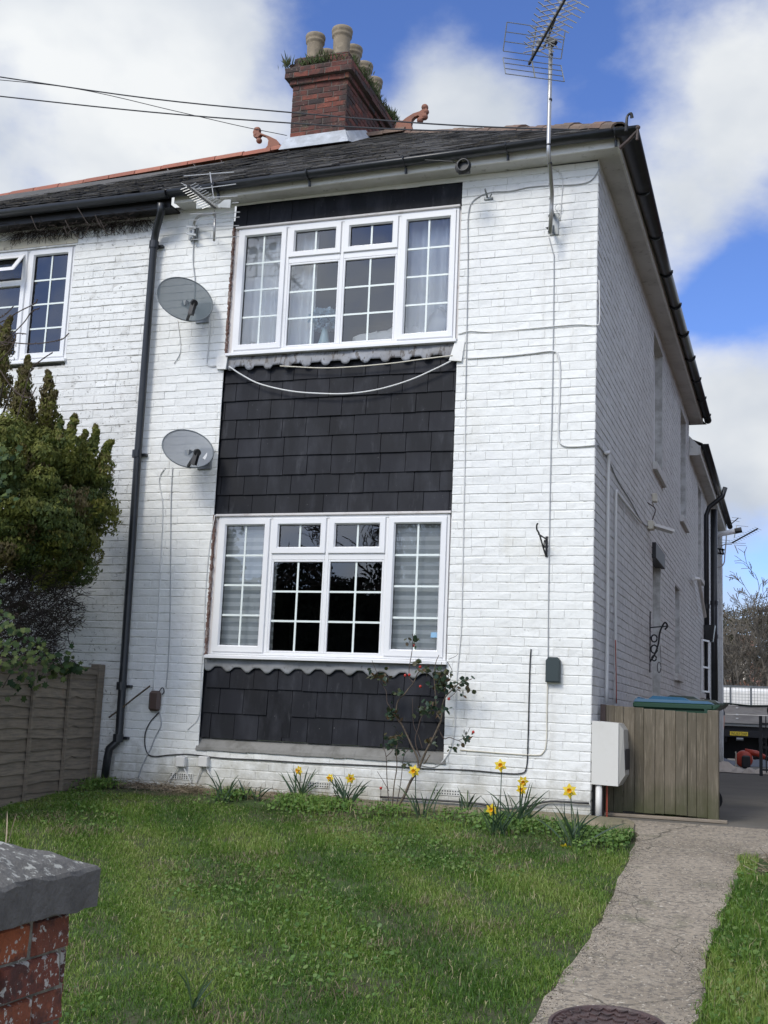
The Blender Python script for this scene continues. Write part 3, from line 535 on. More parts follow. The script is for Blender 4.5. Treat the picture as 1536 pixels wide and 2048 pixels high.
def gutter(pts, r=.058, n=9):
    """half-round channel swept along a level line; outward = right hand side"""
    mb = MB(); P = [V3(p) for p in pts]; rings = []
    for i, p in enumerate(P):
        t = P[min(i+1, len(P)-1)]-P[max(i-1, 0)]; t /= np.linalg.norm(t); x = np.cross(t, (0, 0, 1)); x /= np.linalg.norm(x)
        if 0 < i < len(P)-1:
            a = P[i]-P[i-1]; a /= np.linalg.norm(a); xa = np.cross(a, (0, 0, 1)); x = x/max(.5, np.dot(x, xa))
        rings.append([p+x*math.cos(math.pi*k/(n-1))*q+V3((0, 0, -math.sin(math.pi*k/(n-1))*q)) for q in (r, r-.004) for k in range(n)])
    vs = [v for g in rings for v in g]; w_ = 2*n
    for i in range(len(P)-1):
        for k in range(n-1): 
            mb.f.append((i*w_+k, (i+1)*w_+k, (i+1)*w_+k+1, i*w_+k+1)); mb.f.append((i*w_+n+k+1, (i+1)*w_+n+k+1, (i+1)*w_+n+k, i*w_+n+k))
        for k, kk in ((0, n), (n-1, 2*n-1)): mb.f.append((i*w_+k, i*w_+kk, (i+1)*w_+kk, (i+1)*w_+k))
    for g in (0, len(P)-1): mb.f.append(tuple(g*w_+k for k in range(n)))
    mb.v = [tuple(map(float, v)) for v in vs]; mb.r = [0]*len(mb.f); mb.mi = [0]*len(mb.f)
    return mb
gw = .07
gt = gutter([(-4.0, YE-gw, 5.505), (-1.5, YE-gw, 5.55), (XE+gw, YE-gw, 5.59), (XE+gw, 3, 5.615), (XE+gw, 6, 5.64), (XE+gw, 9.95, 5.665)]).build('gutter', 'black', H, True)
for i in range(5):
    x = -3.5+i*.92; z = 5.515+.0175*i; mb = MB(); mb.tube([(x, YE-gw-.064*math.cos(a), z-.064*math.sin(a)) for a in np.linspace(-.1, math.pi*.8, 8)], .007, 6); mb.tube([(x, YE-.03, z-.06), (x, YE-.02, z-.11)], .014, 6); mb.build('bracket', 'black', gt)
for i in range(9):
    y = .9+i*1.08; mb = MB(); mb.tube([(XE+gw+.066*math.cos(a), y, 5.59+.0075*y-.066*math.sin(a)) for a in np.linspace(-.15, math.pi*.9, 8)], .011, 6); mb.build('bracket', 'black', gt)
# -- roof
RZ = lambda y: 5.60+(y+.27)*.589
def slates(mb, bl, br, tl, tr, rows, w_, seed, lift=.012):
    random.seed(seed); bl, br, tl, tr = map(V3, (bl, br, tl, tr)); n = np.cross(br-bl, tl-bl); n /= np.linalg.norm(n)
    mb.quad(bl-n*.03, br-n*.03, tr-n*.03, tl-n*.03, .5)
    for r in range(rows):
        ta, tb = r/rows, min(1, (r+1.3)/rows); A0, A1 = bl+(tl-bl)*ta, br+(tr-br)*ta; B0, B1 = bl+(tl-bl)*tb, br+(tr-br)*tb; Lr = np.linalg.norm(A1-A0); k = max(1, int(Lr/w_)); off = random.random()
        for q in range(k+1):
            u0 = max(0, (q-off)/k)+.0015; u1 = min(1, (q+1-off)/k)-.0015
            if u1 <= u0+.002: continue
            l0 = lift*random.uniform(.7, 1.9)*1; th = .007; jz = (tl-bl)/np.linalg.norm(tl-bl)*random.gauss(0, .005); hh = A1-A0; h2 = B1-B0
            p = [A0+hh*u0+n*l0+jz, A0+hh*u1+n*l0*random.uniform(.8, 1.2)+jz, B0+h2*u1, B0+h2*u0]
            mb.hexa([p[0]-n*th, p[1]-n*th, p[2]-n*th, p[3]-n*th, p[0], p[1], p[2], p[3]], random.random())
XC, YC = .25, -.27
apx = V3((-3.36, 4.75, 8.56)); apl = V3((-5.45, 4.75, 8.53)); ez = 5.61
mb = MB()
slates(mb, (-4.27, YC, 5.535), (XC, YC, ez), (-4.27, 4.75, 8.545), apx, 30, .22, 3, .008)
slates(mb, (XC, YC, ez), (XC, 9.9, ez+.07), apx, (-3.36, 4.95, 8.56), 22, .26, 4)
rf = mb.build('roof', 'rslate', H)
mb = MB(); mb.add([(-4.27, 10, ez), (XC, 10, ez), (-3.36, 4.95, 8.54), (-4.27, 4.95, 8.54)], [(0, 1, 2, 3)]); mb.build('rear_slope', 'rslate', rf)
def ridgetiles(a, b_, n, mt, rad=.115, sag=0):
    a = V3(a); b_ = V3(b_); mb = MB(); t = (b_-a)/np.linalg.norm(b_-a); x = np.cross(t, (0, 0, 1)); x /= np.linalg.norm(x); up = np.cross(x, t)
    for i in range(n):
        p = a+(b_-a)*(i+.0)/n; q = a+(b_-a)*(i+.975)/n; dz = random.gauss(0, .006); rr = random.random(); vs = []
        for s_, base in ((1.0, p), (1.0, q)):
            for k in range(7):
                an = math.pi*k/6; vs.append(base+x*math.cos(an)*rad*1.25+up*(math.sin(an)*rad*.95-.045+dz))
            for k in range(7):
                an = math.pi*k/6; vs.append(base+x*math.cos(an)*(rad-.015)*1.25+up*(math.sin(an)*(rad-.015)*.95-.045+dz))
        fs = [(k, k+1, 14+k+1, 14+k) for k in range(6)]+[(7+k+1, 7+k, 21+k, 21+k+1) for k in range(6)]+[(k, 7+k, 7+k+1, k+1) for k in range(6)]+[(14+k+1, 21+k+1, 21+k, 14+k) for k in range(6)]
        mb.add(vs, fs, rr)
    return mb
ridgetiles(apx, (XC-.02, YC+.02, ez+.035), 30, 0, .075).build('hip_tile', 'htile', rf)
ridgetiles((-4.27, 4.75, 8.55), apx, 3, 0).build('ridge_tile', 'htile', rf)
# -- finials: curled terracotta leaves
def finial(px0, py0, scale, flip, plane_y, mt, par, outline, knobs):
    pts = [onp(x, y, 1, plane_y) for x, y in outline]; mb = MB(); mb.prism([p-V3((0, .035, 0)) for p in pts], (0, .07, 0))
    for x, y, r in knobs:
        c = onp(x, y, 1, plane_y); mb.lathe([(r*math.sin(a), -r*1.15*math.cos(a)) for a in np.linspace(.05, math.pi-.05, 9)], c, 14, (0, 1, 0))
    return mb.build('finial', mt, par, False)
def sw(x, y): return (540+x*.2213, 20+y*.2213)     # zoom coordinates of the photo detail
o1 = [sw(*p) for p in ((1128, 1112), (1150, 1030), (1170, 1008), (1205, 1010), (1235, 985), (1300, 945), (1360, 925), (1385, 905), (1400, 880), (1420, 890), (1425, 920), (1415, 955), (1405, 985), (1375, 990), (1345, 962), (1310, 975), (1288, 1000), (1280, 1040), (1290, 1080), (1320, 1110))]
finial(0, 0, 1, 0, 4.72, 'terra', H, o1, [(*sw(1400, 882), .048), (*sw(1412, 922), .04), (*sw(1400, 966), .043), (*sw(1357, 998), .045)])
mb = MB(); p0 = V3((XC+.0, YC-.02, 5.63)); mb.tube(smoothpts([onp(1252, 262, 1, -.42), onp(1253, 245, 1, -.43), onp(1255, 232, 1, -.43), onp(1262, 227, 1, -.44), onp(1264, 236, 1, -.43)], 4), [.016, .015, .014, .014, .013, .012, .012, .012, .011, .011, .011, .011, .012, .012, .013, .014, .015], 6); mb.build('hip_iron', 'blackm', rf)
mb = MB(); mb.tube([onp(1240, 296, 1, -.36), onp(1258, 280, 1, -.42), onp(1274, 263, 1, -.46)], .016, 6); mb.tube([onp(1276, 253, 1, -.46), onp(1274, 280, 1, -.46)], .012, 6); mb.lathe([(.02*math.sin(a), -.02*math.cos(a)) for a in np.linspace(.1, 3.04, 6)], onp(1276, 255, 1, -.46), 8); mb.build('rusty_stay', 'iron', rf)
# -- chimney
XC0, XC1, YC0, YC1 = -4.76, -3.98, 4.0, 5.72
ch = MB(); cj = MB()
def addm(t, big): big.v_off = len(big.v); big.f += [tuple(i+big.v_off for i in f) for f in t.f]; big.v += t.v; big.r += t.r; big.mi += t.mi
def shaft(x0, x1, y0, y1, z0, z1):
    for org, U, Nn, ln in (((x0, y0, 0), (1, 0, 0), (0, -1, 0), x1-x0), ((x1, y0, 0), (0, 1, 0), (1, 0, 0), y1-y0), ((x0, y1, 0), (0, -1, 0), (-1, 0, 0), y1-y0), ((x1, y1, 0), (-1, 0, 0), (0, 1, 0), x1-x0)):
        b, j = masonry(org, U, Nn, ln, z0, z1, [], ch=.075, bl=.228, prot=.006, wob=.003, gap=.010, painted=False); addm(b, ch); addm(j, cj)
    cj.box((x0+.002, y0+.002, z1-.01), (x1-.002, y1-.002, z1-.001)); cj.box((x0+.002, y0+.002, z0+.001), (x1-.002, y1-.002, z0+.01))
shaft(XC0, XC1, YC0, YC1, 7.9, 9.03); shaft(XC0-.035, XC1+.035, YC0-.035, YC1+.035, 9.03, 9.105); shaft(XC0-.09, XC1+.09, YC0-.09, YC1+.09, 9.105, 9.255); shaft(XC0-.045, XC1+.045, YC0-.045, YC1+.045, 9.255, 9.33); shaft(XC0-.0, XC1+.0, YC0-.0, YC1+.0, 9.33, 9.43)
cho = ch.build('chimney', 'brick', H); cj.build('mortar', 'mortar', cho)
mb = MB(); mb.box((XC0+.02, YC0+.02, 9.425), (XC1-.02, YC1-.02, 9.45)); mb.build('flaunching', 'mortar', cho)
def pot(x, y, z, s=1.):
    prof = [(.115, 0), (.118, .03), (.112, .06), (.118, .30), (.120, .32), (.136, .335), (.138, .36), (.128, .372), (.142, .39), (.146, .43), (.138, .452), (.125, .46), (.108, .455), (.105, .2)]
    return MB().lathe([(r*s, h*s) for r, h in prof], (x, y, z), 24).build('chimney_pot', 'pot', cho, True)
for k, yy in enumerate((4.2, 4.63, 5.07, 5.5)):
    pot(-4.17, yy, 9.44, 1.0 if k == 0 else .94)
    pot(-4.57, yy+.02, 9.44, .95)
mb = MB()                                  # lead flashing at the front of the stack
zb = RZ(YC0-.10); mb.hexa([(XC0-.09, YC0-.16, RZ(YC0-.16)+.025), (XC1+.12, YC0-.16, RZ(YC0-.16)+.03), (XC1+.12, YC0, RZ(YC0)), (XC0-.09, YC0, RZ(YC0)), (XC0-.05, YC0-.03, RZ(YC0)+.16), (XC1+.02, YC0-.03, RZ(YC0)+.17), (XC1+.02, YC0, RZ(YC0)+.17), (XC0-.05, YC0, RZ(YC0)+.16)])
mb.hexa([(XC1+.0, YC0-.0, RZ(YC0)), (XC1+.12, YC0, RZ(YC0)), (XC1+.12, 4.7, RZ(4.68)+.02), (XC1, 4.7, RZ(4.68)+.02), (XC1+.0, YC0-.0, RZ(YC0)+.17), (XC1+.03, YC0, RZ(YC0)+.17), (XC1+.03, 4.7, RZ(4.7)+.12), (XC1, 4.7, RZ(4.7)+.12)]); mb.build('flashing', mat('flashing', (.36, .38, .40), .5, [((.5, .53, .57), 6, .45, .65, .8), ((.2, .2, .2), 12, .55, .7, .5)], [(12, .4, .02)]), cho)
# weeds rooted on the chimney ledges
mb = MB()
def tuft(c, n, h, spread):
    for _ in range(n):
        p = V3(c)+rng.normal(0, 1, 3)*V3(spread); d = V3((rng.normal(0, .45), rng.normal(0, .45), 1)); ln = h*rng.uniform(.4, 1.1); leafquad(mb, p, d, .012+.01*rng.random(), ln, rng.random())
tuft((-4.42, YC0-.06, 9.27), 170, .16, (.16, .02, .012)); tuft((-4.45, 4.25, 9.45), 240, .13, (.06, .05, .05)); tuft((XC0-.07, YC0-.05, 9.28), 40, .2, (.02, .03, .02))
for yy in np.linspace(4.1, 5.75, 22): tuft((XC1+.03+rng.normal(0, .02), yy, 9.29+rng.normal(0, .02)), 48, .12, (.035, .05, .03))
tuft((XC1+.04, 5.75, 9.3), 110, .18, (.04, .08, .06))
solo(mb, 'chimney_weeds', 'moss', 'green weeds sprouting between the pots and ledges of the brick chimney', 'weeds')
# -- rear extension roof and gutter
mb = MB(); slates(mb, (XE, 9.55, 5.18), (XE, 17.6, 5.18), (-2.6, 9.55, 6.6), (-2.6, 17.6, 6.6), 12, .28, 6); mb.build('rear_roof', 'rslate', H)
mb = MB(); mb.box((.002, 9.6, 5.02), (XE-.04, 17.6, 5.035)); mb.build('soffit', 'soffit', H)
mb = MB(); mb.bbox((XE-.04, 9.52, 5.01), (XE-.02, 17.6, 5.15)); mb.prism([(.002, 9.54, 5.0), (XE-.04, 9.54, 5.0), (XE-.04, 9.54, 5.15), (.002, 9.54, 5.32)], (0, .02, 0)); mb.build('fascia', 'fascia', H)
gutter([(XE+.05, 9.5, 5.17), (XE+.05, 13, 5.165), (XE+.05, 17.7, 5.155)]).build('gutter', 'black', H, True)
mb = MB(); mb.tube([(-.3, 16.2, 5.5), (-.3, 16.2, 6.5)], .06, 10); mb.build('vent_pipe', 'black', H)
# rear corner pier, soil pipe and downpipes
mb = MB(); mb.box((-.2, 17.3, -.2), (.09, 17.6, 4.95)); mb.build('rear_pier', 'paint_side', H)
def pipe(pts, r, name, mt, par, collars=(), n=14):
    mb = MB(); mb.tube(pts, r, n); o = mb.build(name, mt, par, True); c = MB()
    for (x, y, z) in collars: c.lathe([(r, -.04), (r+.012, -.04), (r+.012, .04), (r, .04)], (x, y, z), n)
    if collars: c.build('collar', mt, o)
    return o
p1 = SW(1420, 1010, .10); Y1 = 12.9
pipe([(.05, Y1, -.1), (.05, Y1, 4.6), (.1, Y1, 4.75), (.34, Y1, 4.95), (.39, Y1, 5.12)], .045, 'downpipe', 'black', H, [(.05, Y1, 2.9), (.05, Y1, 1.2)])
pipe([(.10, 14.3, -.1), (.10, 14.3, 4.95)], .065, 'soil_pipe', 'black', H, [(.10, 14.3, 3.1), (.10, 14.3, 2.45), (.10, 14.3, 1.0)])
pipe([(.04, 13.5, -.1), (.04, 13.5, 4.7)], .025, 'waste_pipe', 'upvc', H)
mb = MB(); mb.hexa([(.03, 12.78, 2.25), (.16, 12.78, 2.25), (.16, 13.0, 2.25), (.03, 13.0, 2.25), (.0, 12.74, 2.55), (.2, 12.74, 2.55), (.2, 13.05, 2.55), (.0, 13.05, 2.55)]); mb.build('hopper', 'black', H)
mb = MB(); mb.tube([SW(1387, 1157, .07), SW(1397, 1158, .08), SW(1410, 1233, .1)], .03, 8); mb.build('waste_pipe', 'plasticw', H)
mb = MB(); mb.tube([(.0, 16.1, 4.72), (.42, 16.1, 4.80)], .055, 12); mb.build('flue', 'upvc', H, True); mb = MB(); mb.tube([(.42, 16.1, 4.8), (.56, 16.1, 4.83)], .06, 10); mb.build('flue_end', 'blackm', H)
# ================================================================= NEIGHBOUR'S HOUSE
NB = thing('neighbour_house', (-8, 0, 0), 'weathered white brick house adjoining on the left with red ridge tiles', 'house')
NW = [(-6.85, 3.95, -5.17, 5.21)]
b, j = masonry((-12, 0, 0), (1, 0, 0), (0, -1, 0), 7.73, -.1, 5.44, [(h[0]+12, h[1], h[2]+12, h[3]) for h in NW], wob=.003); b.build('wall', 'paint_old', NB); j.build('wall_joint', 'joint_old', NB)
mb = MB(); x0, x1 = -6.95, -5.0
mb.box((x0, 3, 3.6), (x1, 3.05, 5.4)); mb.box((x0, .3, 3.6), (x0+.03, 3, 5.4)); mb.box((x1, .3, 3.6), (x1+.03, 3, 5.4)); mb.box((x0, .3, 3.6), (x1, 3, 3.62)); mb.box((x0, .3, 5.39), (x1, 3, 5.42)); mb.build('room', 'inter', NB)
casement(NB, -6.84, 4.02, -5.18, 5.20, .015, [-5.72], 5)
# the middle light: fixed below, top-hung vent swung open above
mb = MB(); mb.bbox((-6.32, .005, 4.82), (-5.75, .07, 4.88)); mb.build('transom', 'upvc', NB)
vf = MB(); zt, zb_ = 5.15, 4.90; yo = -.17
def opn(x, t, d=0): return (x, .0+yo*t+d*.8, zt-(zt-zb_)*t*.93+d*.5)
for xa, xb, ta, tb in ((-6.3, -5.76, 0, .2), (-6.3, -5.76, .8, 1), (-6.3, -6.25, .2, .8), (-5.81, -5.76, .2, .8)): vf.hexa([opn(xa, tb), opn(xb, tb), opn(xb, tb, .03), opn(xa, tb, .03), opn(xa, ta), opn(xb, ta), opn(xb, ta, .03), opn(xa, ta, .03)])
vo = vf.build('open_vent', 'upvc', NB); MB().quad(opn(-6.25, .8, .01), opn(-5.81, .8, .01), opn(-5.81, .2, .01), opn(-6.25, .2, .01)).build('pane', 'glass', vo)
mb = MB(); mb.box((-12, -.012, 5.21), (-5.15, .0, 5.31)); mb.build('plaster_band', mat('cream_render', (.60, .55, .43), .8, [((.4, .36, .27), 5, .45, .7, .6), ((.1, .08, .06), 16, .6, .7, .6)], [(30, .4, .01)]), NB)
mb = MB(); mb.box((-12, -.18, 5.40), (-4.02, -.002, 5.415)); mb.box((-12, -.20, 5.38), (-4.02, -.18, 5.50)); mb.build('fascia', 'blackm', NB)
gutter([(-12, -.27, 5.485), (-8, -.27, 5.49), (-4.02, -.27, 5.50)], .06).build('gutter', 'black', NB, True)
mb = MB(); ern = V3((-9.9, 4.75, 8.30)); slates(mb, (-12.5, -.28, 5.515), (-4.27, -.28, 5.53), (-12.5, 4.75, 8.15), (-4.27, 4.75, 8.545), 30, .22, 8, .012); nr = mb.build('roof', 'rslate', NB)
ridgetiles((-12.3, 4.75, 8.18), (-4.9, 4.75, 8.53), 17, 0, .12).build('ridge_tile', 'rtile', nr)
def sl(x, y): return (480+x*.599, y*.599)
o2 = [sl(*p) for p in ((75, 515), (95, 490), (98, 472), (88, 458), (72, 452), (62, 462), (50, 460), (46, 445), (52, 430), (60, 427), (68, 432), (66, 445), (78, 450), (100, 458), (125, 470), (135, 482), (133, 505))]
finial(0, 0, 1, 0, 4.70, 'terra', NB, o2, [(*sl(60, 434), .042), (*sl(53, 452), .038), (*sl(64, 470), .042)])
# downpipe on the party line
dp = [onp(322, 405, 1, -.26), onp(322, 425, 1, -.22), onp(312, 462, 1, -.10), onp(308, 485, 1, -.075), onp(276, 905, 1, -.075), onp(245, 1370, 1, -.075), onp(238, 1470, 1, -.075), onp(233, 1485, 1, -.09), onp(219, 1497, 1, -.12), onp(215, 1515, 1, -.12), onp(209, 1562, 1, -.12)]
dpo = pipe(dp, .036, 'downpipe', 'black', NB)
for px, py, dy in ((308, 490, .075), (274, 908, .075), (243, 1372, .075), (236, 1476, .08)):
    p = onp(px, py, 1, -dy); mb = MB(); mb.lathe([(.036, -.035), (.046, -.035), (.046, .035), (.036, .035)], p, 14); mb.bbox((p[0]-.01, p[1]+.03, p[2]-.012), (p[0]+.075, -.002, p[2]+.012)); mb.build('pipe_clip', 'black', dpo)
# dead creeper under the neighbour's gutter
mb = MB()
for i in range(850):
    x = random.uniform(-7.2, -4.32); y = random.uniform(-.2, -.01); z = 5.37+random.uniform(-.05, .04)
    if i % 2: x = random.uniform(-5.9, -4.32); y = -.012; z = 5.37
    ln = random.uniform(.04, .2); drop = random.uniform(-.14, .0) if i % 2 else random.uniform(-.07, .04); p = V3((x, y, z)); q = p+V3((random.uniform(-1, 1)*ln, random.uniform(-.05, .01), drop)); q[1] = min(q[1], -.01)
    mid = (p+q)/2+V3((0, -.01, random.uniform(-.03, .02))); mb.tube(smoothpts([p, mid, q], 3), .0022, 4, random.random(), False)
for px, py, qx, qy in ((150, 470, 178, 452), (128, 452, 140, 462), (155, 415, 205, 445), (200, 440, 230, 462), (62, 432, 90, 455), (130, 440, 155, 455), (190, 430, 215, 448)):
    mb.tube(smoothpts([onp(px, py, 1, -.34), onp((px+qx)/2, max(py, qy)+6, 1, -.36), onp(qx, qy, 1, -.3)], 4), .004, 4, .8, False)
solo(mb, 'dead_creeper', 'dead', 'tangle of dead creeper stems clinging under the neighbour house gutter', 'creeper')
# ================================================================= THINGS BEHIND THE GLASS
def drape(name, x0, x1, z0, z1, y, folds, mt, label, cat='curtain', amp=.02):
    mb = MB(); n = folds*8; rows = 4; vs = []
    for r in range(rows+1):
        for i in range(n+1):
            u = i/n; x = x0+(x1-x0)*u; vs.append((x, y+amp*math.sin(u*folds*2*math.pi+.6*math.sin(u*9))*(1-.2*r/rows), z0+(z1-z0)*r/rows))
    mb.add(vs, [(r*(n+1)+i, r*(n+1)+i+1, (r+1)*(n+1)+i+1, (r+1)*(n+1)+i) for r in range(rows) for i in range(n)]); return solo(mb, name, mt, label, cat, None, True)
drape('curtain', -3.5, -2.62, 3.9, 5.3, .15, 9, 'curtain', 'pale curtain drawn at the left side of the upper window of the white end house')
drape('curtain', -1.78, -1.15, 3.9, 5.3, .19, 6, 'curtain', 'pale curtain hanging in the right light of the upper window')
drape('curtain', -5.32, -5.1, 3.9, 5.3, .15, 3, 'curtain', 'narrow white curtain at the right edge of the neighbour house window')
def blind(x0, x1, label):
    mb = MB(); z = 1.15; k = 0
    while z < 2.45:
        mb.box((x0, .115, z), (x1, .12+.003*(k % 2), z+.0362), k % 2); z += .0365; k += 1
    solo(mb, 'striped_blind', 'blind', label, 'blind')
blind(-3.38, -2.84, 'grey and white striped blind in the left light of the lower window'); blind(-1.76, -1.2, 'striped blind in the right light of the lower window, beside the rose bush')
vz = onp(648, 688, 1, .2); vz[2] = 3.966
V = thing('vase', vz, 'pale aqua tapered vase standing on the upper window board', 'vase')
MB().lathe([(.001, 0), (.075, 0), (.08, .02), (.045, .14), (.03, .22), (.032, .25), (.026, .25)], vz, 20).build('body', 'vase', V, True)
mb = MB()
for _ in range(420):
    d = rng.normal(size=3); d /= np.linalg.norm(d); p = vz+V3((0, 0, .33))+d*V3((.15, .10, .10))*rng.uniform(.6, 1); leafquad(mb, p, d+rng.normal(0, .5, 3), .04, .04, rng.random())
solo(mb, 'flower_bouquet', 'bluecloth', 'round bunch of pale blue flowers standing in the aqua vase', 'flowers')
mb = MB()
def blob(c, r, seed):
    rs = np.random.default_rng(seed); vs = []; n = 20; k = 12; ph = rs.uniform(0, 6, 6)
    for i in range(k+1):
        t = math.pi*i/k
        for jx in range(n):
            a = 2*math.pi*jx/n; q = 1+.12*math.sin(3*a+ph[0])+.1*math.sin(5*t+ph[1]+a)+.05*math.sin(9*a+ph[2]); vs.append((c[0]+r[0]*q*math.sin(t)*math.cos(a), c[1]+r[1]*q*math.sin(t)*math.sin(a), c[2]+r[2]*q*math.cos(t)))
    mb.add(vs, [(i*n+jx, i*n+(jx+1) % n, (i+1)*n+(jx+1) % n, (i+1)*n+jx) for i in range(k) for jx in range(n)])
blob((-2.02, .19, 4.05), (.22, .05, .085), 1); blob((-1.74, .2, 4.07), (.28, .05, .10), 2); blob((-1.42, .17, 4.14), (.13, .04, .15), 3); solo(mb, 'blanket', 'cloth', 'crumpled cream blanket lying on the upper window board at the right', 'blanket', None, True)
mb = MB(); blob((-1.31, .2, 4.15), (.09, .04, .19), 5); solo(mb, 'cushion', 'bluecloth', 'pale blue cushion leaning in the right corner of the upper window', 'cushion', None, True)
mb = MB(); q = onp(92, 690, 1, .25); mb.bbox((q[0]-.09, .2, 4.05), (q[0]-.02, .26, 4.28)); mb.bbox((q[0]-.09, .2, 4.05), (q[0]+.07, .3, 4.10)); solo(mb, 'dark_ornament', 'blackm', 'dark green angular ornament on the neighbour house window board', 'ornament')
p = onp(868, 1270, 1, .034); mb = MB(); mb.bbox((p[0]-.028, .034, p[2]-.022), (p[0]+.028, .036, p[2]+.022)); solo(mb, 'sticker', 'sticker', 'small blue and white sticker on the lower right window pane', 'sticker')
# ================================================================= FIXTURES ON THE WALLS
def cable(name, pix, r, mt, label, plane='F', off=.012, n=5, cat='cable'):
    pts = [(F(x, y, -off) if plane == 'F' else SW(x, y, off)) for x, y in pix]; mb = MB(); mb.tube(smoothpts(pts, n), r, 5); return solo(mb, name, mt, label, cat, None, True)
Y2 = [(292, 1402), (284, 1440)]
cable('cable', [(318, 1425), (300, 1445), (290, 1470), (292, 1500), (305, 1513), (340, 1510), (380, 1509), (440, 1516), (520, 1520), (620, 1526), (720, 1530), (800, 1534), (860, 1538), (930, 1540), (1000, 1546), (1040, 1547), (1053, 1535), (1056, 1480), (1058, 1400), (1060, 1330), (1062, 1298)], .0055, 'cab_b', 'long black cable running low along the wall then up to a hole')
cable('cable', [(760, 1594), (860, 1600), (960, 1608), (1010, 1618), (1060, 1612), (1100, 1603), (1178, 1607)], .009, 'cab_b', 'thick black cable along the foot of the wall near the corner', off=.03)
cable('cable', [(1098, 475), (1106, 505), (1108, 520), (1107, 640), (1105, 780), (1102, 900), (1099, 1060), (1097, 1200), (1096, 1330)], .0045, 'cab_g', 'thin grey cable dropping from the tall mast bracket down the wall')
cable('cable', [(1096, 1330), (1094, 1420), (1093, 1480), (1086, 1505), (1060, 1510), (920, 1500)], .005, 'cream', 'cream cable turning left below the dark wall box')
cable('cable', [(935, 717), (1010, 712), (1060, 707), (1105, 702), (1116, 712), (1120, 740), (1119, 800), (1117, 870), (1125, 890), (1150, 893), (1190, 890)], .008, 'cab_w', 'white cable pair stepping down right of the upper window apron')
cable('cable', [(1196, 890), (1215, 915), (1235, 960), (1260, 1000), (1285, 1045), (1300, 1052)], .006, 'cab_g', 'grey cable sloping down the side wall to the floodlight', 'S')
cable('cable', [(917, 668), (940, 662), (980, 664), (1060, 657), (1150, 649), (1190, 650), (1199, 640), (1198, 560)], .0045, 'cab_w', 'white cable crossing beside the upper window to the corner')
cable('cable', [(1196, 325), (1197, 340), (1180, 362), (1150, 369), (1100, 371), (1060, 374), (1020, 382), (985, 384), (960, 392), (942, 408), (936, 440), (936, 520), (933, 700), (931, 800)], .005, 'cab_g', 'grey cable looping from the eaves past the small bracket then down beside the window')
cable('cable', [(931, 800), (930, 900), (928, 1000), (925, 1150), (922, 1260), (914, 1350), (911, 1420), (908, 1470), (895, 1510), (870, 1533), (840, 1530)], .005, 'cab_w', 'white cable dropping beside the lower window to the cable at its foot')
cable('cable', [(1105, 337), (1120, 345), (1125, 365), (1123, 400), (1120, 440)], .004, 'cab_w', 'short white cable behind the tall aerial mast')
cable('cable', [(458, 733), (484, 750), (520, 768), (580, 782), (640, 787), (700, 787), (760, 778), (820, 760), (870, 738), (902, 722)], .0075, 'cab_w', 'slack white cable sagging in an arc over the middle black tiles', off=.03)
cable('cable', [(560, 732), (640, 736), (700, 734), (780, 727), (840, 719), (905, 711)], .006, 'cream', 'cream cable tucked straight below the upper scalloped apron', off=.035)
cable('cable', [(388, 475), (386, 520), (390, 560), (389, 600)], .005, 'cab_g', 'grey cable joining the small aerial to the upper dish')
cable('cable', [(355, 640), (360, 680), (360, 705), (348, 727)], .004, 'cab_w', 'thin white cable end dangling under the upper dish')
cable('cable', [(418, 632), (419, 660), (416, 700), (415, 730), (440, 732)], .006, 'cab_w', 'white cable from the dish arm to the upper apron corner')
cable('cable', [(330, 935), (318, 960), (325, 1010), (322, 1100), (318, 1200), (312, 1300), (306, 1380)], .005, 'cab_w', 'left white cable falling from the lower dish to the brown box')
cable('cable', [(345, 935), (342, 1000), (341, 1100), (340, 1230), (336, 1330), (332, 1375)], .0045, 'cab_g', 'grey cable falling straight from the lower dish')
cable('cable', [(430, 1030), (418, 1100), (410, 1200), (408, 1280), (402, 1350), (398, 1430), (375, 1460)], .004, 'cab_w', 'white cable following the left edge of the lower window and panel')
cable('cable', [(300, 1372), (270, 1395), (245, 1415), (218, 1435)], .008, 'litter', 'brown strap stretched across the black downpipe to the fence post', off=.09)
cable('cable', [(320, 1425), (322, 1450), (310, 1475), (300, 1500), (285, 1530), (276, 1556)], .006, 'cab_g', 'grey cable from the brown box to the ground')
cable('conduit', [(1211, 906), (1216, 906), (1217, 915), (1216, 1050), (1215, 1250), (1213, 1407)], .016, 'plasticw', 'taller white conduit with an elbow on the side wall near the corner', 'S', .03, cat='conduit')
cable('conduit', [(1233, 980), (1232, 1000), (1231, 1150), (1231, 1300), (1230, 1407)], .013, 'plasticw', 'shorter white conduit on the side wall, with the sloping trunking at its top', 'S', .03, cat='conduit')
cable('conduit', [(1233, 983), (1255, 1012), (1282, 1045)], .012, 'plasticw', 'white trunking sloping from the conduit to the floodlight', 'S', .03, cat='conduit')
cable('cable', [(1231, 1280), (1232, 1340), (1233, 1407)], .005, 'red', 'thin red wire beside the shorter white conduit', 'S', .045)
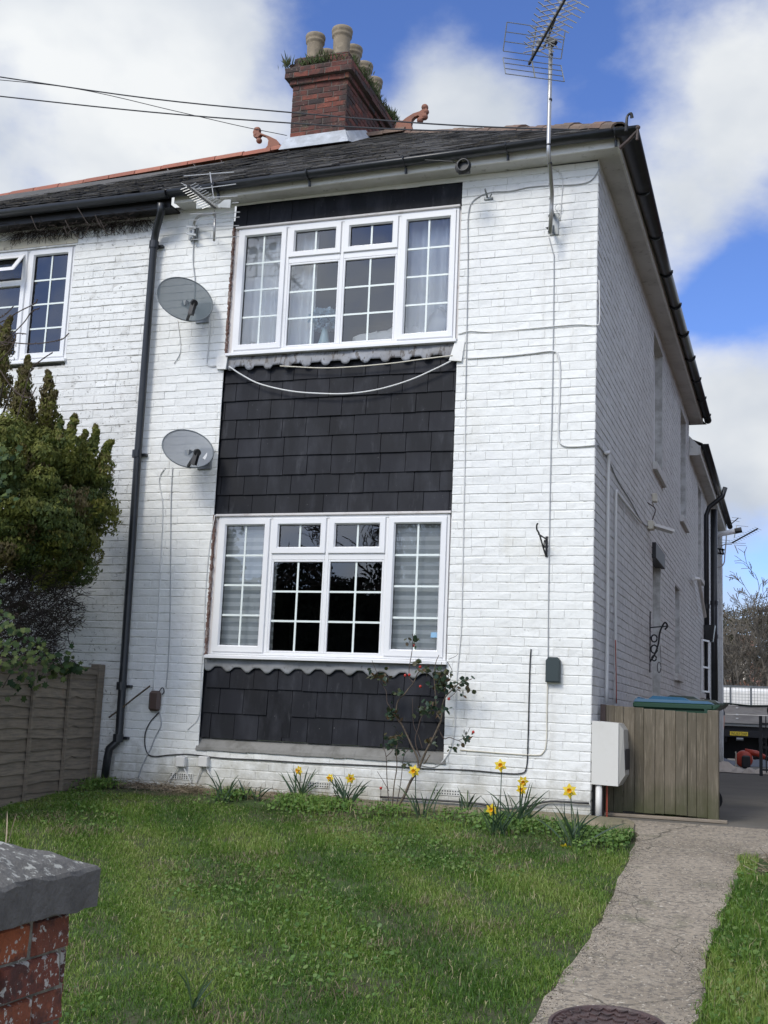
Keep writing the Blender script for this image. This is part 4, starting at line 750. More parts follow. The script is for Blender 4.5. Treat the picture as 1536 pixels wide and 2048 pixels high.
# overhead telephone wires to the eaves
def wire(a, b, r, label, sag=.12):
    a = V3(a); b = V3(b); mb = MB(); mb.tube([a+(b-a)*t-V3((0, 0, sag*4*t*(1-t))) for t in np.linspace(0, 1, 14)], r, 5); solo(mb, 'overhead_wire', 'cab_b', label, 'wire')
def atd(px, py, d): return CP+ray(px, py)*d
e1 = onp(1262, 258, 1, -.42)
e1 = onp(1262, 260, 1, -.46)
def wirepix(P, r, label):
    n = len(P); pts = [atd(x, y, d) for x, y, d in P]; mb = MB(); mb.tube(smoothpts(pts, 6), r, 5); solo(mb, 'overhead_wire', 'cab_b', label, 'wire')
wirepix([(-60, 145, 13.5), (300, 197, 12.8), (640, 230, 12), (900, 250, 11.2), (1140, 259, 10.5), (1262, 261, 10.1)], .0075, 'upper black overhead wire crossing the chimney to the roof corner')
wirepix([(-60, 186, 13.5), (300, 224, 12.8), (640, 250, 12), (900, 262, 11.2), (1140, 262, 10.5), (1262, 262, 10.1)], .0075, 'lower black overhead wire crossing the chimney to the roof corner')
wirepix([(-60, 154, 15), (150, 177, 15.3), (350, 222, 15.6), (480, 252, 16), (574, 271, 16.2)], .005, 'thin grey overhead wire running behind the chimney')
# satellite dishes
def dish(cx, cy, rx, tilt, mt, label, dist, sticker=False):
    c = onp(cx, cy, 1, -dist); D = thing('satellite_dish', (c[0], 0, c[2]), label, 'satellite dish', 'satellite dishes between the downpipe and the windows')
    tc_ = (CP-c)/np.linalg.norm(CP-c); iu = RM[1]*math.cos(tilt)+RM[0]*math.sin(tilt); iu = iu-tc_*np.dot(iu, tc_); iu /= np.linalg.norm(iu); aim = tc_*.70+iu*.714; aim /= np.linalg.norm(aim)   # both dishes face up and right, towards the same satellite
    x = RM[0]*math.cos(tilt)-RM[1]*math.sin(tilt); x = x-aim*np.dot(x, aim); x /= np.linalg.norm(x); y = np.cross(aim, x)
    mb = MB(); n = 40; rings = 8; vs = [c-aim*.05]
    for r in range(1, rings+1):
        q = r/rings
        for k in range(n): a = 2*math.pi*k/n; vs.append(c+x*rx*q*math.cos(a)+y*rx*1.0*q*math.sin(a)-aim*.05*(1-q*q))
    fs = [(0, 1+k, 1+(k+1) % n) for k in range(n)]+[(1+r*n+k, 1+(r+1)*n+k, 1+(r+1)*n+(k+1) % n, 1+r*n+(k+1) % n) for r in range(rings-1) for k in range(n)]
    mb.add(vs, fs); mb.build('reflector', mt, D, True)
    rim = MB(); rp = [c+x*rx*math.cos(a)+y*rx*1.0*math.sin(a) for a in np.linspace(0, 2*math.pi, 41)]; rim.tube(rp, .006, 6); rim.build('rim', 'rim', D, True)
    bot = min(rp, key=lambda p: p[2]); f = onp(cx+18, cy+8, 1, -dist-.28)
    arm = MB(); arm.bar(bot+V3((0, .01, .01)), f, .022, .022); arm.build('feed_arm', 'blackm', D)
    lnb = MB(); ax = (c-f)/np.linalg.norm(c-f); lnb.lathe([(.0, -.03), (.03, -.03), (.034, .0), (.028, .03), (.0, .03)], f, 14, ax); lnb.bar(f-V3((0, 0, .0)), f+V3((-.02, -.01, -.11)), .04, .045, (0, 1, 0)); lnb.build('receiver', 'blackm', D)
    br = MB(); br.bar(c-aim*.05, (c[0]+.04, -.03, c[2]-.05), .05, .05); br.bbox((c[0]-.03, -.02, c[2]-.14), (c[0]+.11, -.006, c[2]+.06)); br.tube([(c[0]+.04, -.02, c[2]-.05), (c[0]+.04, -.12, c[2]-.03)], .02, 8); br.build('wall_bracket', 'steel', D)
    if sticker:
        st = MB(); u = c+x*rx*.72+y*.02+aim*(-.02); st.add([u+y*.05, u+x*.018+y*.02, u+x*.02-y*.05, u-x*.015-y*.045], [(0, 1, 2, 3)]); st.build('torn_sticker', 'cab_w', D)
    return D
dish(370, 598, .262, R(22), 'dish', 'upper dark grey mesh satellite dish beside the upper window', .30)
dish(376, 897, .232, R(17), 'dish2', 'lower paler satellite dish with a torn white sticker', .27, True)
# small aerial on a cranked arm near the eaves
p0 = F(386, 478); A = thing('tv_aerial', (p0[0], 0, p0[2]), 'small silver aerial with many rods on a cranked wall arm above the dishes', 'aerial')
yA = -.42; q = [onp(386, 480, 1, -.06), onp(387, 462, 1, -.07), onp(389, 445, 1, -.09), onp(396, 434, 1, -.16), onp(410, 430, 1, -.3), onp(429, 428, 1, yA)]
MB().tube(smoothpts(q, 4), .0135, 8).build('arm', 'alu', A, True)
mb = MB(); mb.tube([onp(430, 425, 1, yA), onp(428, 482, 1, yA)], .011, 8); mb.build('short_mast', 'alu', A, True)
mb = MB(); mb.bbox((p0[0]-.03, -.05, p0[2]-.02), (p0[0]+.05, -.004, p0[2]+.12)); mb.bar(onp(374, 453, 1, -.09), onp(392, 456, 1, -.09), .012, .02); mb.bar(onp(374, 467, 1, -.09), onp(392, 470, 1, -.09), .012, .02); mb.build('wall_bracket', 'steel', A)
mb = MB(); yb = yA-.03
mb.tube([onp(420, 345, 1, yb+.25), onp(428, 400, 1, yb)], .006, 6); mb.tube([onp(429, 420, 1, yb), onp(427, 480, 1, yb+.1)], .006, 6)
for (xa, ya, xb, yb2, r) in ((368, 352, 468, 344, .0045), (390, 379, 472, 368, .0045), (415, 395, 476, 392, .0045), (430, 409, 478, 405, .0045), (380, 428, 480, 424, .0045), (379, 441, 479, 434, .004), (380, 455, 478, 451, .004), (378, 480, 478, 473, .004)):
    mb.tube([onp(xa, ya, 1, yb), onp(xb, yb2, 1, yb)], r, 6)
mb.build('reflector_rod', 'alu', A)
mb = MB(); b0 = onp(430, 415, 1, yb); b1 = onp(376, 372, 1, yb-.75); mb.bar(b0, b1, .02, .02); mb.build('boom', 'blackm', A)
mb = MB(); dr = b1-b0; dr /= np.linalg.norm(dr); sd_ = V3((-dr[1], dr[0], 0)); sd_ /= np.linalg.norm(sd_)
for k in range(11):
    c_ = b0+(b1-b0)*(.12+.085*k)
    for s_ in (-1, 1):
        for zz in (-.45, .45): mb.tube([c_, c_+s_*sd_*(.085-.002*k)+V3((0, 0, zz*(.085-.002*k)))+dr*.015], .004, 5)
mb.build('element', 'alu', A)
mb = MB(); c_ = b0+(b1-b0)*.06
for s_ in (-1, 1):
    P = [c_+s_*sd_*.02+V3((0, 0, -.01)), c_+s_*sd_*.16+V3((0, 0, -.02)), c_+s_*sd_*.16+V3((0, 0, .06)), c_+s_*sd_*.10+V3((0, 0, .06))]; mb.prism(P, dr*.006)
mb.build('dipole', 'steel', A)
# tall mast and its aerial
p0 = F(1106, 470); T = thing('tall_aerial', (p0[0], 0, p0[2]), 'tall silver mast bolted to the wall carrying a large aerial above the roof corner', 'aerial')
my = -.50; mast = [onp(1100, 468, 1, -.18), onp(1103, 415, 1, -.20), onp(1104, 385, 1, -.24), onp(1100, 335, 1, -.42), onp(1097, 310, 1, my), onp(1097, 290, 1, my), onp(1099, 200, 1, my), onp(1102, 82, 1, my)]
mo = MB().tube(mast, .0175, 12).build('mast', 'alu', T, True)
mb = MB()
for px, py, d in ((1100, 464, .18), (1101, 432, .19), (1103, 397, .22), (1102, 368, .29), (1100, 327, .45), (1097, 290, .5), (1100, 200, .5), (1102, 110, .5)):
    c_ = onp(px, py, 1, -d); mb.lathe([(.016, -.008), (.0185, -.008), (.0185, .008), (.016, .008)], c_, 12)
mb.build('tape_band', 'blackm', mo)
mb = MB(); c0 = F(1110, 450, -.01); mb.bbox((c0[0]-.045, -.012, c0[2]-.09), (c0[0]+.035, -.004, c0[2]+.11)); mb.prism([(c0[0]-.01, -.012, c0[2]-.09), (c0[0]-.05, -.18, c0[2]-.09), (c0[0]-.01, -.012, c0[2]-.0)], (.005, 0, 0)); mb.bar((c0[0]-.02, -.012, c0[2]+.1), onp(1103, 408, 1, -.2), .02, .03); mb.bar((c0[0]-.02, -.012, c0[2]-.05), onp(1101, 448, 1, -.18), .015, .03); mb.build('wall_bracket', 'steel', T)
mb = MB(); ra = [onp(1117, 415+4*math.cos(a), 1, -.03)+V3((.03*math.sin(a), -.0, .05*math.cos(a))) for a in np.linspace(0, 6, 14)]; mb.tube(ra, .003, 5); mb.build('cable_loop', 'cab_g', T)
h0 = onp(1058, 128, 1, my-.02); h1d = ray(1132, -6); # boom heads level towards the viewer
t_ = (h0[2]-CP[2])/h1d[2]; h1 = CP+h1d*t_
mb = MB(); mb.bar(h0, h1, .018, .022); mb.bar(onp(1087, 98, 1, my-.02), h0+(h1-h0)*.72+V3((0, 0, -.02)), .014, .014); mb.build('boom', 'blackm', T)
dr = (h1-h0)/np.linalg.norm(h1-h0); sd_ = V3((-dr[1], dr[0], 0)); sd_ /= np.linalg.norm(sd_); up = np.cross(dr, sd_); up = up if up[2] > 0 else -up
mb = MB()
for k in range(11):
    c_ = h0+(h1-h0)*(.22+.078*k); L_ = .115+.006*k
    mb.bar(c_-sd_*.03, c_+sd_*.03, .012, .02)
    for s_ in (-1, 1):
        for zz in (-.42, .42): mb.tube([c_+s_*sd_*.02, c_+s_*sd_*L_+up*zz*L_+dr*.02], .0048, 5)
mb.build('element', 'alu', T)
gc = h0+dr*.12
for zz in (1, -1):
    g = MB(); e0 = gc+up*zz*.03-dr*.03; e1_ = e0+up*zz*.20+dr*.10; W_ = .25
    for k in range(4): a_ = e0+(e1_-e0)*k/3; g.tube([a_-sd_*W_, a_+sd_*W_], .004, 5)
    for s_ in (-1, 1): g.tube([e0+s_*sd_*W_, e1_+s_*sd_*W_], .005, 5)
    g.tube([e0, e1_], .007, 5); g.build('reflector_grid', 'steel', T)
mb = MB(); mb.bar(onp(1101, 78, 1, my)+V3((-.03, 0, 0)), onp(1101, 90, 1, my)+V3((.05, -.02, 0)), .04, .03); mb.lathe([(.026, -.03), (.026, .03)], onp(1102, 86, 1, my), 12); mb.build('clamp', 'blackm', T)
MB().bbox(tuple(onp(1077, 88, 1, my-.04)-.018), tuple(onp(1077, 88, 1, my-.04)+.018)).build('balun', 'blackm', T)
# cable coil under the gutter
cc = onp(926, 333, 1, -.36); mb = MB()
for k in range(5):
    mb.tube([cc+V3(((.066-.004*k)*math.cos(a)+.002*k, -.008*k, (.066-.003*k)*math.sin(a)*(.95))) for a in np.linspace(0, 6.3, 22)], .0075, 6)
mb.bbox(tuple(cc+V3((-.05, .0, -.05))), tuple(cc+V3((.055, .05, .05)))); mb.tube([cc+V3((-.03, 0, .02)), onp(905, 323, 1, -.42), onp(850, 320, 1, -.42)], .004, 5)
solo(mb, 'cable_coil', 'cab_b', 'coil of black cable hanging under the front gutter above the upper window', 'cable coil')
# brackets and boxes
mb = MB(); a_ = F(970, 378, -.09); c_ = F(975, 396, -.01); mb.tube([c_, a_], .009, 6); mb.bbox((c_[0]-.03, -.02, c_[2]-.02), (c_[0]+.05, -.004, c_[2]+.005)); mb.tube([c_+V3((.03, -.02, 0)), c_+V3((.05, -.05, .01))], .006, 5); solo(mb, 'wall_hook', 'steel', 'small grey metal hook high on the front wall, left of the mast', 'hook')
def scroll(pts, r=.006): return smoothpts(pts, 4), r
HB = thing('basket_bracket', F(1088, 1110, 0), 'black iron hanging basket bracket on the front wall above the dark box', 'bracket')
c_ = F(1090, 1090, 0); mb = MB(); mb.bar((c_[0]+.015, -.008, c_[2]-.10), (c_[0]+.015, -.008, c_[2]+.07), .012, .018, (1, 0, 0)); mb.build('back_plate', 'blackm', HB)
mb = MB(); mb.tube(smoothpts([(c_[0]+.012, -.012, c_[2]-.09), (c_[0]-.002, -.06, c_[2]-.03), (c_[0]-.012, -.13, c_[2]+.04), (c_[0]-.015, -.2, c_[2]+.075), (c_[0]-.02, -.24, c_[2]+.09), (c_[0]-.02, -.25, c_[2]+.125), (c_[0]-.015, -.235, c_[2]+.14)], 4), .0075, 6); mb.tube([(c_[0]+.015, -.01, c_[2]+.045), (c_[0]-.015, -.2, c_[2]+.06)], .0065, 6); mb.tube([(c_[0]+.01, -.03+.03*math.cos(a)-.03, c_[2]+.0+.03*math.sin(a)) for a in np.linspace(0, 6, 12)], .005, 5); mb.build('scroll_arm', 'blackm', HB)
HB2 = thing('basket_bracket', SW(1298, 1310, 0), 'large black scrolled iron bracket on the side wall beside the door opening', 'bracket')
mb = MB(); yb_ = 4.02; mb.bar((.01, yb_, 1.30), (.01, yb_, 1.98), .012, .02, (0, 1, 0)); mb.build('back_plate', 'blackm', HB2)
mb = MB()
mb.tube(smoothpts([(.01, yb_, 1.42), (.06, yb_, 1.5), (.10, yb_, 1.62), (.12, yb_, 1.76), (.17, yb_, 1.86), (.20, yb_, 1.82), (.17, yb_, 1.78)], 4), .010, 6); mb.bar((.01, yb_, 1.80), (.2, yb_, 1.82), .014, .014)
for zc, rr in ((1.56, .045), (1.68, .04), (1.46, .03)): mb.tube([(.055+rr*math.cos(a)*.8, yb_, zc+rr*math.sin(a)) for a in np.linspace(0, 6.2, 14)], .009, 5)
mb.tube([(.11+.02*math.cos(a), yb_, 1.36+.06*math.sin(a)) for a in np.linspace(0, 6.2, 12)], .005, 5); mb.tube([(.13, yb_, 1.42), (.12, yb_, 1.6)], .004, 4); mb.build('scroll_arm', 'blackm', HB2)
c_ = F(1108, 1340, 0); mb = MB(); P = [(c_[0]-.058, 0, c_[2]-.10), (c_[0]+.058, 0, c_[2]-.10), (c_[0]+.058, 0, c_[2]+.075), (c_[0]+.035, 0, c_[2]+.10), (c_[0]-.035, 0, c_[2]+.10), (c_[0]-.058, 0, c_[2]+.075)]
mb.prism([V3(p)+V3((0, -.055, 0)) for p in P], (0, .05, 0)); mb.prism([V3((c_[0]+(p[0]-c_[0])*.88, -.062, c_[2]+(p[2]-c_[2])*.92)) for p in P], (0, .008, 0)); solo(mb, 'wall_box', 'greybox', 'dark grey box with clipped top corners on the wall near the corner', 'box')
c_ = F(314, 1402, 0); BX = thing('junction_box', (c_[0], 0, c_[2]), 'brown rounded cable box on the wall right of the black downpipe', 'box')
mb = MB(); mb.bbox((c_[0]-.055, -.07, c_[2]-.09), (c_[0]+.055, -.005, c_[2]+.09), .022); mb.build('cover', 'brownbox', BX); mb = MB(); mb.tube(smoothpts([(c_[0]+.03, -.03, c_[2]+.08), (c_[0]+.06, -.03, c_[2]+.12), (c_[0]+.075, -.02, c_[2]+.09), (c_[0]+.06, -.02, c_[2]+.06)], 4), .005, 5); mb.build('cable_tail', 'cab_b', BX)
for i, (px, py) in enumerate(((366, 1523), (411, 1523))):
    c_ = F(px, py, 0); mb = MB(); mb.bbox((c_[0]-.045, -.06, c_[2]-.045), (c_[0]+.045, -.005, c_[2]+.045), .006); mb.tube([(c_[0]-.02, -.03, c_[2]-.04), (c_[0]-.12+.05*i, -.02, c_[2]-.18)], .006, 5); mb.tube([(c_[0]+.02, -.03, c_[2]-.04), (c_[0]+.1, -.02, c_[2]-.17)], .006, 5)
    solo(mb, 'junction_box', 'plasticw', ('left white square cable box low on the wall above an air brick', 'right white square cable box low on the wall under the lower tiles')[i], 'box')
# side floodlight
c_ = SW(1296, 1050, 0); FL = thing('floodlight', (0, c_[1], c_[2]), 'cream security floodlight with a flat lamp head on the side wall', 'light')
mb = MB(); mb.bbox((.004, c_[1]-.09, c_[2]-.06), (.07, c_[1]+.05, c_[2]+.04), .008); mb.build('mount', 'cream', FL); mb = MB(); mb.bar((.06, c_[1]-.02, c_[2]-.01), (.27, c_[1]+.05, c_[2]-.07), .16, .03); mb.build('lamp_head', 'plasticw', FL)
mb = MB(); mb.tube(smoothpts([(.05, c_[1]-.05, c_[2]+.04), (.09, c_[1]-.1, c_[2]+.16), (.03, c_[1]-.3, c_[2]+.2)], 4), .006, 5); mb.build('wire', 'iron', FL)
c_ = SW(1304, 996, 0); mb = MB(); mb.bbox((.004, c_[1]-.05, c_[2]-.05), (.06, c_[1]+.05, c_[2]+.05), .008); solo(mb, 'sensor_box', 'cream', 'tiny cream sensor box on the side wall above the floodlight', 'box')
# meter box
MX = thing('meter_box', (0, .1, .25), 'white meter box with a chamfered door on the side wall corner', 'meter box')
P = [(.006, 0), (.19, 0), (.225, .05), (.245, .06), (.245, .40), (.006, .40)]
mb = MB(); zb0, zt0 = .255, .745
ring = lambda z, s=0: [(x, -.02+y+s, z) for x, y in ((.008, 0), (.222, 0), (.222, .36), (.008, .36))]
mb.hexa([(.008, -.01, zb0), (.215, -.01, zb0-.005), (.215, .36, zb0), (.008, .36, zb0), (.008, -.01, zt0), (.215, -.01, zt0-.012), (.215, .36, zt0-.01), (.008, .36, zt0)]); mb.build('case', 'meter', MX)
mb = MB(); mb.hexa([(.215, .0, zb0-.0), (.262, .04, zb0+.08), (.262, .33, zb0+.08), (.215, .36, zb0), (.215, .0, zt0-.012), (.25, .02, zt0-.06), (.25, .34, zt0-.06), (.215, .36, zt0-.012)]); mb.build('door', mat('meter_door', (.42, .41, .37), .5), MX)
mb = MB(); mb.box((.2625, .06, zb0+.12), (.266, .30, zb0+.28)); mb.build('door_slot', 'gasket', MX)
mb = MB(); mb.tube([(.062, .03, -.02), (.062, .03, .25)], .026, 12); mb.build('pipe', 'plasticw', MX, True)
mb = MB(); mb.tube([(.115, .1, .0), (.115, .1, .25)], .008, 6); mb.build('earth_wire', 'red', MX)
mb = MB(); mb.tube([(.012, .08, .0), (.012, .08, .27)], .012, 8); mb.tube([(.02, .05, .7), (.02, .05, .27)], .008, 6); mb.build('side_duct', 'cab_b', MX)
# ================================================================= RIGHT BOARD FENCE, BINS
BF = thing('board_fence', (.5, .3, 0), 'low vertical board fence with a green algae foot hiding the bins', 'fence')
random.seed(3); x = .07; ws = [.07, .075, .09, .07, .09, .075, .085, .09, .07, .085]; k = 0
alg = M['wood2'].copy(); alg.name = 'algae_wood'
t = alg.node_tree; n = t.nodes; l = t.links; bs = n['Principled BSDF']; old = bs.inputs['Base Color'].links[0].from_socket
tcn = n.new('ShaderNodeTexCoord'); sp = n.new('ShaderNodeSeparateXYZ'); l.new(tcn.outputs['Object'], sp.inputs[0]); zn = n.new('ShaderNodeTexNoise'); zn.inputs['Scale'].default_value = 7; l.new(tcn.outputs['Object'], zn.inputs[0])
ad = n.new('ShaderNodeMath'); ad.operation = 'MULTIPLY_ADD'; ad.inputs[1].default_value = .35; l.new(zn.outputs[0], ad.inputs[0]); l.new(sp.outputs[2], ad.inputs[2]); rr_ = n.new('ShaderNodeMapRange'); rr_.inputs[1].default_value = .5; rr_.inputs[2].default_value = .2; rr_.inputs[3].default_value = 0; rr_.inputs[4].default_value = .85; l.new(ad.outputs[0], rr_.inputs[0])
mx = n.new('ShaderNodeMix'); mx.data_type = 'RGBA'; l.new(rr_.outputs[0], mx.inputs[0]); l.new(old, mx.inputs[6]); mx.inputs[7].default_value = (.055, .06, .022, 1); l.new(mx.outputs[2], bs.inputs['Base Color'])
while x < .83:
    w_ = ws[k % len(ws)]; mb = MB(); zt = .875-.004*k+random.gauss(0, .002); yj = random.gauss(0, .003); mb.bbox((x, .29+yj, .03+random.uniform(0, .015)), (x+w_-.002, .309+yj, zt), .003, random.random()); mb.build('board', alg, BF); x += w_; k += 1
mb = MB(); mb.bbox((x, .26, .0), (x+.085, .35, .865), .006, .8); mb.build('fence_post', alg, BF)
mb = MB(); mb.bbox((.02, .31, .15), (x, .345, .2), .003, .5); mb.bbox((.02, .31, .68), (x, .345, .73), .003, .5); mb.build('rail', alg, BF)
mb = MB(); mb.bbox((.025, .30, .0), (.07, .345, .88), .004, .1); solo(mb, 'dark_stake', 'brownbox', 'short dark brown stake between the meter box and the board fence', 'stake')
mb = MB(); mb.bbox((.08, .20, .006), (1.02, .27, .03), .004, .4); solo(mb, 'timber_plinth', 'wood', 'thin timber plank lying at the foot of the board fence', 'plank')
def bin_(x0, y0, w_, d_, lidm, bodym, label, hh=.93):
    B = thing('wheelie_bin', (x0+w_/2, y0+d_/2, 0), label, 'bin', 'wheelie bins behind the board fence'); mb = MB(); s = .04
    mb.hexa([(x0+s, y0+s, .1), (x0+w_-s, y0+s, .1), (x0+w_-s, y0+d_-s, .1), (x0+s, y0+d_-s, .1), (x0, y0, hh-.06), (x0+w_, y0, hh-.06), (x0+w_, y0+d_, hh-.06), (x0, y0+d_, hh-.06)]); mb.build('body', bodym, B)
    mb = MB(); mb.bbox((x0-.02, y0-.02, hh-.065), (x0+w_+.02, y0+d_+.02, hh-.015), .012); mb.hexa([(x0+w_-.05, y0-.02, hh-.10), (x0+w_+.05, y0-.0, hh-.05), (x0+w_+.05, y0+d_, hh-.05), (x0+w_-.05, y0+d_, hh-.10), (x0+w_-.05, y0-.02, hh-.02), (x0+w_+.08, y0, hh-.015), (x0+w_+.08, y0+d_, hh-.015), (x0+w_-.05, y0+d_, hh-.02)]); mb.build('rim', bodym, B)
    mb = MB(); q = .012
    mb.hexa([(x0-.015, y0-.015, hh-.014), (x0+w_+.01, y0-.015, hh-.014), (x0+w_+.01, y0+d_+.015, hh-.014), (x0-.015, y0+d_+.015, hh-.014), (x0, y0, hh+.012), (x0+w_-.02, y0, hh+.008), (x0+w_-.02, y0+d_, hh+.008), (x0, y0+d_, hh+.012)])
    mb.hexa([(x0+.09, y0+.06, hh+.008), (x0+w_*.72, y0+.06, hh+.008), (x0+w_*.72, y0+d_-.06, hh+.008), (x0+.09, y0+d_-.06, hh+.008), (x0+.13, y0+.1, hh+.04), (x0+w_*.62, y0+.1, hh+.034), (x0+w_*.62, y0+d_-.1, hh+.034), (x0+.13, y0+d_-.1, hh+.04)])
    mb.tube([(x0+.02, y0+.05, hh+.01), (x0+.02, y0+d_-.05, hh+.01)], .016, 8); mb.build('lid', lidm, B)
    for yy in (y0+.03, y0+d_-.03):
        mb = MB(); mb.tube([(x0+w_-.08, yy-.025, .10), (x0+w_-.08, yy+.025, .10)], .10, 20); wh = mb.build('wheel', 'rubber', B)
    return B
bin_(.28, .52, .60, .5, 'blue', 'green', 'green wheelie bin with a bright blue lid right behind the board fence')
bin_(.36, 1.15, .53, .5, 'dgreen', 'dgreen', 'all dark green wheelie bin farther back behind the blue-lidded bin', .955)
# ================================================================= LEFT LAP FENCE
LF = thing('lap_fence', (-4.3, -.8, 0), 'grey overlapping board fence panel left of the lawn under the conifer', 'fence')
f0 = V3((-4.47, -.10, 0)); f1 = V3((-4.02, -2.9, 0)); fd = f1-f0; FLn = np.linalg.norm(fd); fd /= FLn; fn = V3((-fd[1], fd[0], 0)); fn = -fn if fn[0] < 0 else fn
random.seed(12); zt = 1.02; z = -.10; k = 0
while z < .96:
    h = .088+random.uniform(-.006, .006); segs = 26; mb = MB(); rr = random.random(); prev = None; ph = random.uniform(0, 6); vs = []
    for i in range(segs+1):
        t = i/segs*FLn; zb_ = z-.012+.006*math.sin(t*5+ph)+.004*math.sin(t*13+ph*2)+(.02*math.exp(-((t-.42)/.05)**2) if k % 3 == 1 else 0); p = f0+fd*t
        vs += [p+fn*.022+V3((0, 0, zb_)), p+fn*.008+V3((0, 0, z+h+.01)), p+fn*.0+V3((0, 0, z+h+.01)), p+fn*.012+V3((0, 0, zb_))]
    fs = [(i*4+a, (i+1)*4+a, (i+1)*4+(a+1) % 4, i*4+(a+1) % 4) for i in range(segs) for a in range(4)]+[(0, 1, 2, 3), (segs*4+3, segs*4+2, segs*4+1, segs*4)]
    mb.add(vs, fs, rr); mb.build('lap_board', 'wood', LF); z += h; k += 1
mb = MB(); mb.bar(f0+fn*.015+V3((0, 0, .985)), f1+fn*.015+V3((0, 0, .985)), .03, .045, r=.8); mb.bar(f0+V3((0, 0, 1.017)), f1+V3((0, 0, 1.017)), .06, .014, r=.9); mb.build('top_rail', 'wood', LF)
for t in (.62, 1.28, 1.95, 2.6): mb = MB(); p = f0+fd*t+fn*.034; mb.bar(p+V3((0, 0, -.12)), p+V3((0, 0, .962)), .038, .022, tuple(fn), r=.85); mb.build('batten', 'wood', LF)
mb = MB(); p = f0-fd*.02; mb.bbox(tuple(p+V3((-.045, -.045, -.1))), tuple(p+V3((.05, .05, 1.06))), .006, .9); mb.build('fence_post', 'wood', LF)
# ================================================================= MANHOLE, PIER
c_ = G(1230, 2020); mc = V3((c_[0]+.005, c_[1]-.235, 0)); mz = gz(mc[0], mc[1])+.009
MH = thing('manhole_cover', (mc[0], mc[1], mz), 'round reddish brown cast iron manhole cover in the concrete path', 'manhole cover')
sl_ = .1; mb = MB(); n = 40
def disc(r0, r1, z0, z1): 
    vs = []; 
    for r, z in ((r0, z0), (r1, z1)):
        for k in range(n): a_ = 2*math.pi*k/n; X = mc[0]+r*math.cos(a_); Yv = mc[1]+r*math.sin(a_); vs.append((X, Yv, gz(X, Yv)+z))
    mb.add(vs, [(k, (k+1) % n, n+(k+1) % n, n+k) for k in range(n)])
mrm = mat('manhole_iron', (.075, .045, .042), .55, [((.035, .025, .025), 14, .45, .6, .7), ((.16, .13, .11), 50, .6, .7, .5)], [(60, .4, .003)])
disc(.235, .235, 0, .016); disc(.235, .222, .016, .016); disc(.222, .218, .016, .008); disc(.218, .0, .008, .010); mb.build('rim', mrm, MH)
mb = MB(); P3 = lambda r, a_, z: (mc[0]+r*math.cos(a_), mc[1]+r*math.sin(a_), gz(0, mc[1]+r*math.sin(a_))+z)
for rr, cnt in ((.195, 26), (.14, 18), (.085, 10)):
    for k in range(cnt):
        a0 = 2*math.pi*k/cnt; da = 2*math.pi/cnt; mb.bar(P3(rr-.016, a0, .0125), P3(rr+.016, a0+da*.45, .0125), .006, .005); mb.bar(P3(rr+.016, a0+da*.45, .0125), P3(rr-.016, a0+da*.9, .0125), .006, .005)
mb.build('tread_pattern', mrm, MH)
PR = thing('brick_pier', (-.4, -7.1, -.75), 'old red brick gate pier with a dark lichened stone cap at the lower left', 'pier')
pb = MB(); pj = MB(); x0, x1, y0, y1 = -.62, -.155, -7.42, -6.925
for org, U, Nn, ln in (((x0, y0, 0), (1, 0, 0), (0, -1, 0), x1-x0), ((x1, y0, 0), (0, 1, 0), (1, 0, 0), y1-y0), ((x0, y1, 0), (0, -1, 0), (-1, 0, 0), y1-y0), ((x1, y1, 0), (-1, 0, 0), (0, 1, 0), x1-x0)):
    b, j = masonry(org, U, Nn, ln, -.78, .248, [], ch=.078, bl=.232, prot=.008, wob=.006, gap=.013, painted=False); addm(b, pb); addm(j, pj)
pb.build('brickwork', 'pbrick', PR); pj.build('mortar', 'pmortar', PR)
ov = .040; X0, X1, Y0, Y1_ = x0-ov, x1+ov, y0-ov, y1+ov; zc0, zc1, zc2 = .25, .345, .425
capm = M['cap'].copy(); capm.name = 'lichened_cap'; t = capm.node_tree; n_ = t.nodes; l = t.links; bs = n_['Principled BSDF']; old = bs.inputs['Base Color'].links[0].from_socket
ge = n_.new('ShaderNodeNewGeometry'); sp = n_.new('ShaderNodeSeparateXYZ'); l.new(ge.outputs['True Normal'], sp.inputs[0]); zn = n_.new('ShaderNodeTexNoise'); zn.inputs['Scale'].default_value = 42; zn.inputs['Detail'].default_value = 8; zn.inputs['Roughness'].default_value = .7; tcn = n_.new('ShaderNodeTexCoord'); l.new(tcn.outputs['Object'], zn.inputs[0])
r1 = n_.new('ShaderNodeMapRange'); r1.inputs[1].default_value = .54; r1.inputs[2].default_value = .60; l.new(zn.outputs[0], r1.inputs[0]); r2 = n_.new('ShaderNodeMapRange'); r2.inputs[1].default_value = .6; r2.inputs[2].default_value = .9; l.new(sp.outputs[2], r2.inputs[0])
mm = n_.new('ShaderNodeMath'); mm.operation = 'MULTIPLY'; l.new(r1.outputs[0], mm.inputs[0]); l.new(r2.outputs[0], mm.inputs[1]); mx = n_.new('ShaderNodeMix'); mx.data_type = 'RGBA'; l.new(mm.outputs[0], mx.inputs[0]); l.new(old, mx.inputs[6]); mx.inputs[7].default_value = (.40, .40, .36, 1); l.new(mx.outputs[2], bs.inputs['Base Color'])
mb = MB(); gN = 14; vs = []; 
def capz(u, v): 
    e = min(u, 1-u, v, 1-v)*2; return zc1+(zc2-zc1)*min(1, e*1.25)**.85
for i in range(gN+1):
    for jx in range(gN+1):
        u, v = i/gN, jx/gN; jj = rng.normal(0, .0028, 3); vs.append((X0+(X1-X0)*u+jj[0], Y0+(Y1_-Y0)*v+jj[1], capz(u, v)+jj[2]))
mb.add(vs, [(i*(gN+1)+jx, (i+1)*(gN+1)+jx, (i+1)*(gN+1)+jx+1, i*(gN+1)+jx+1) for i in range(gN) for jx in range(gN)])
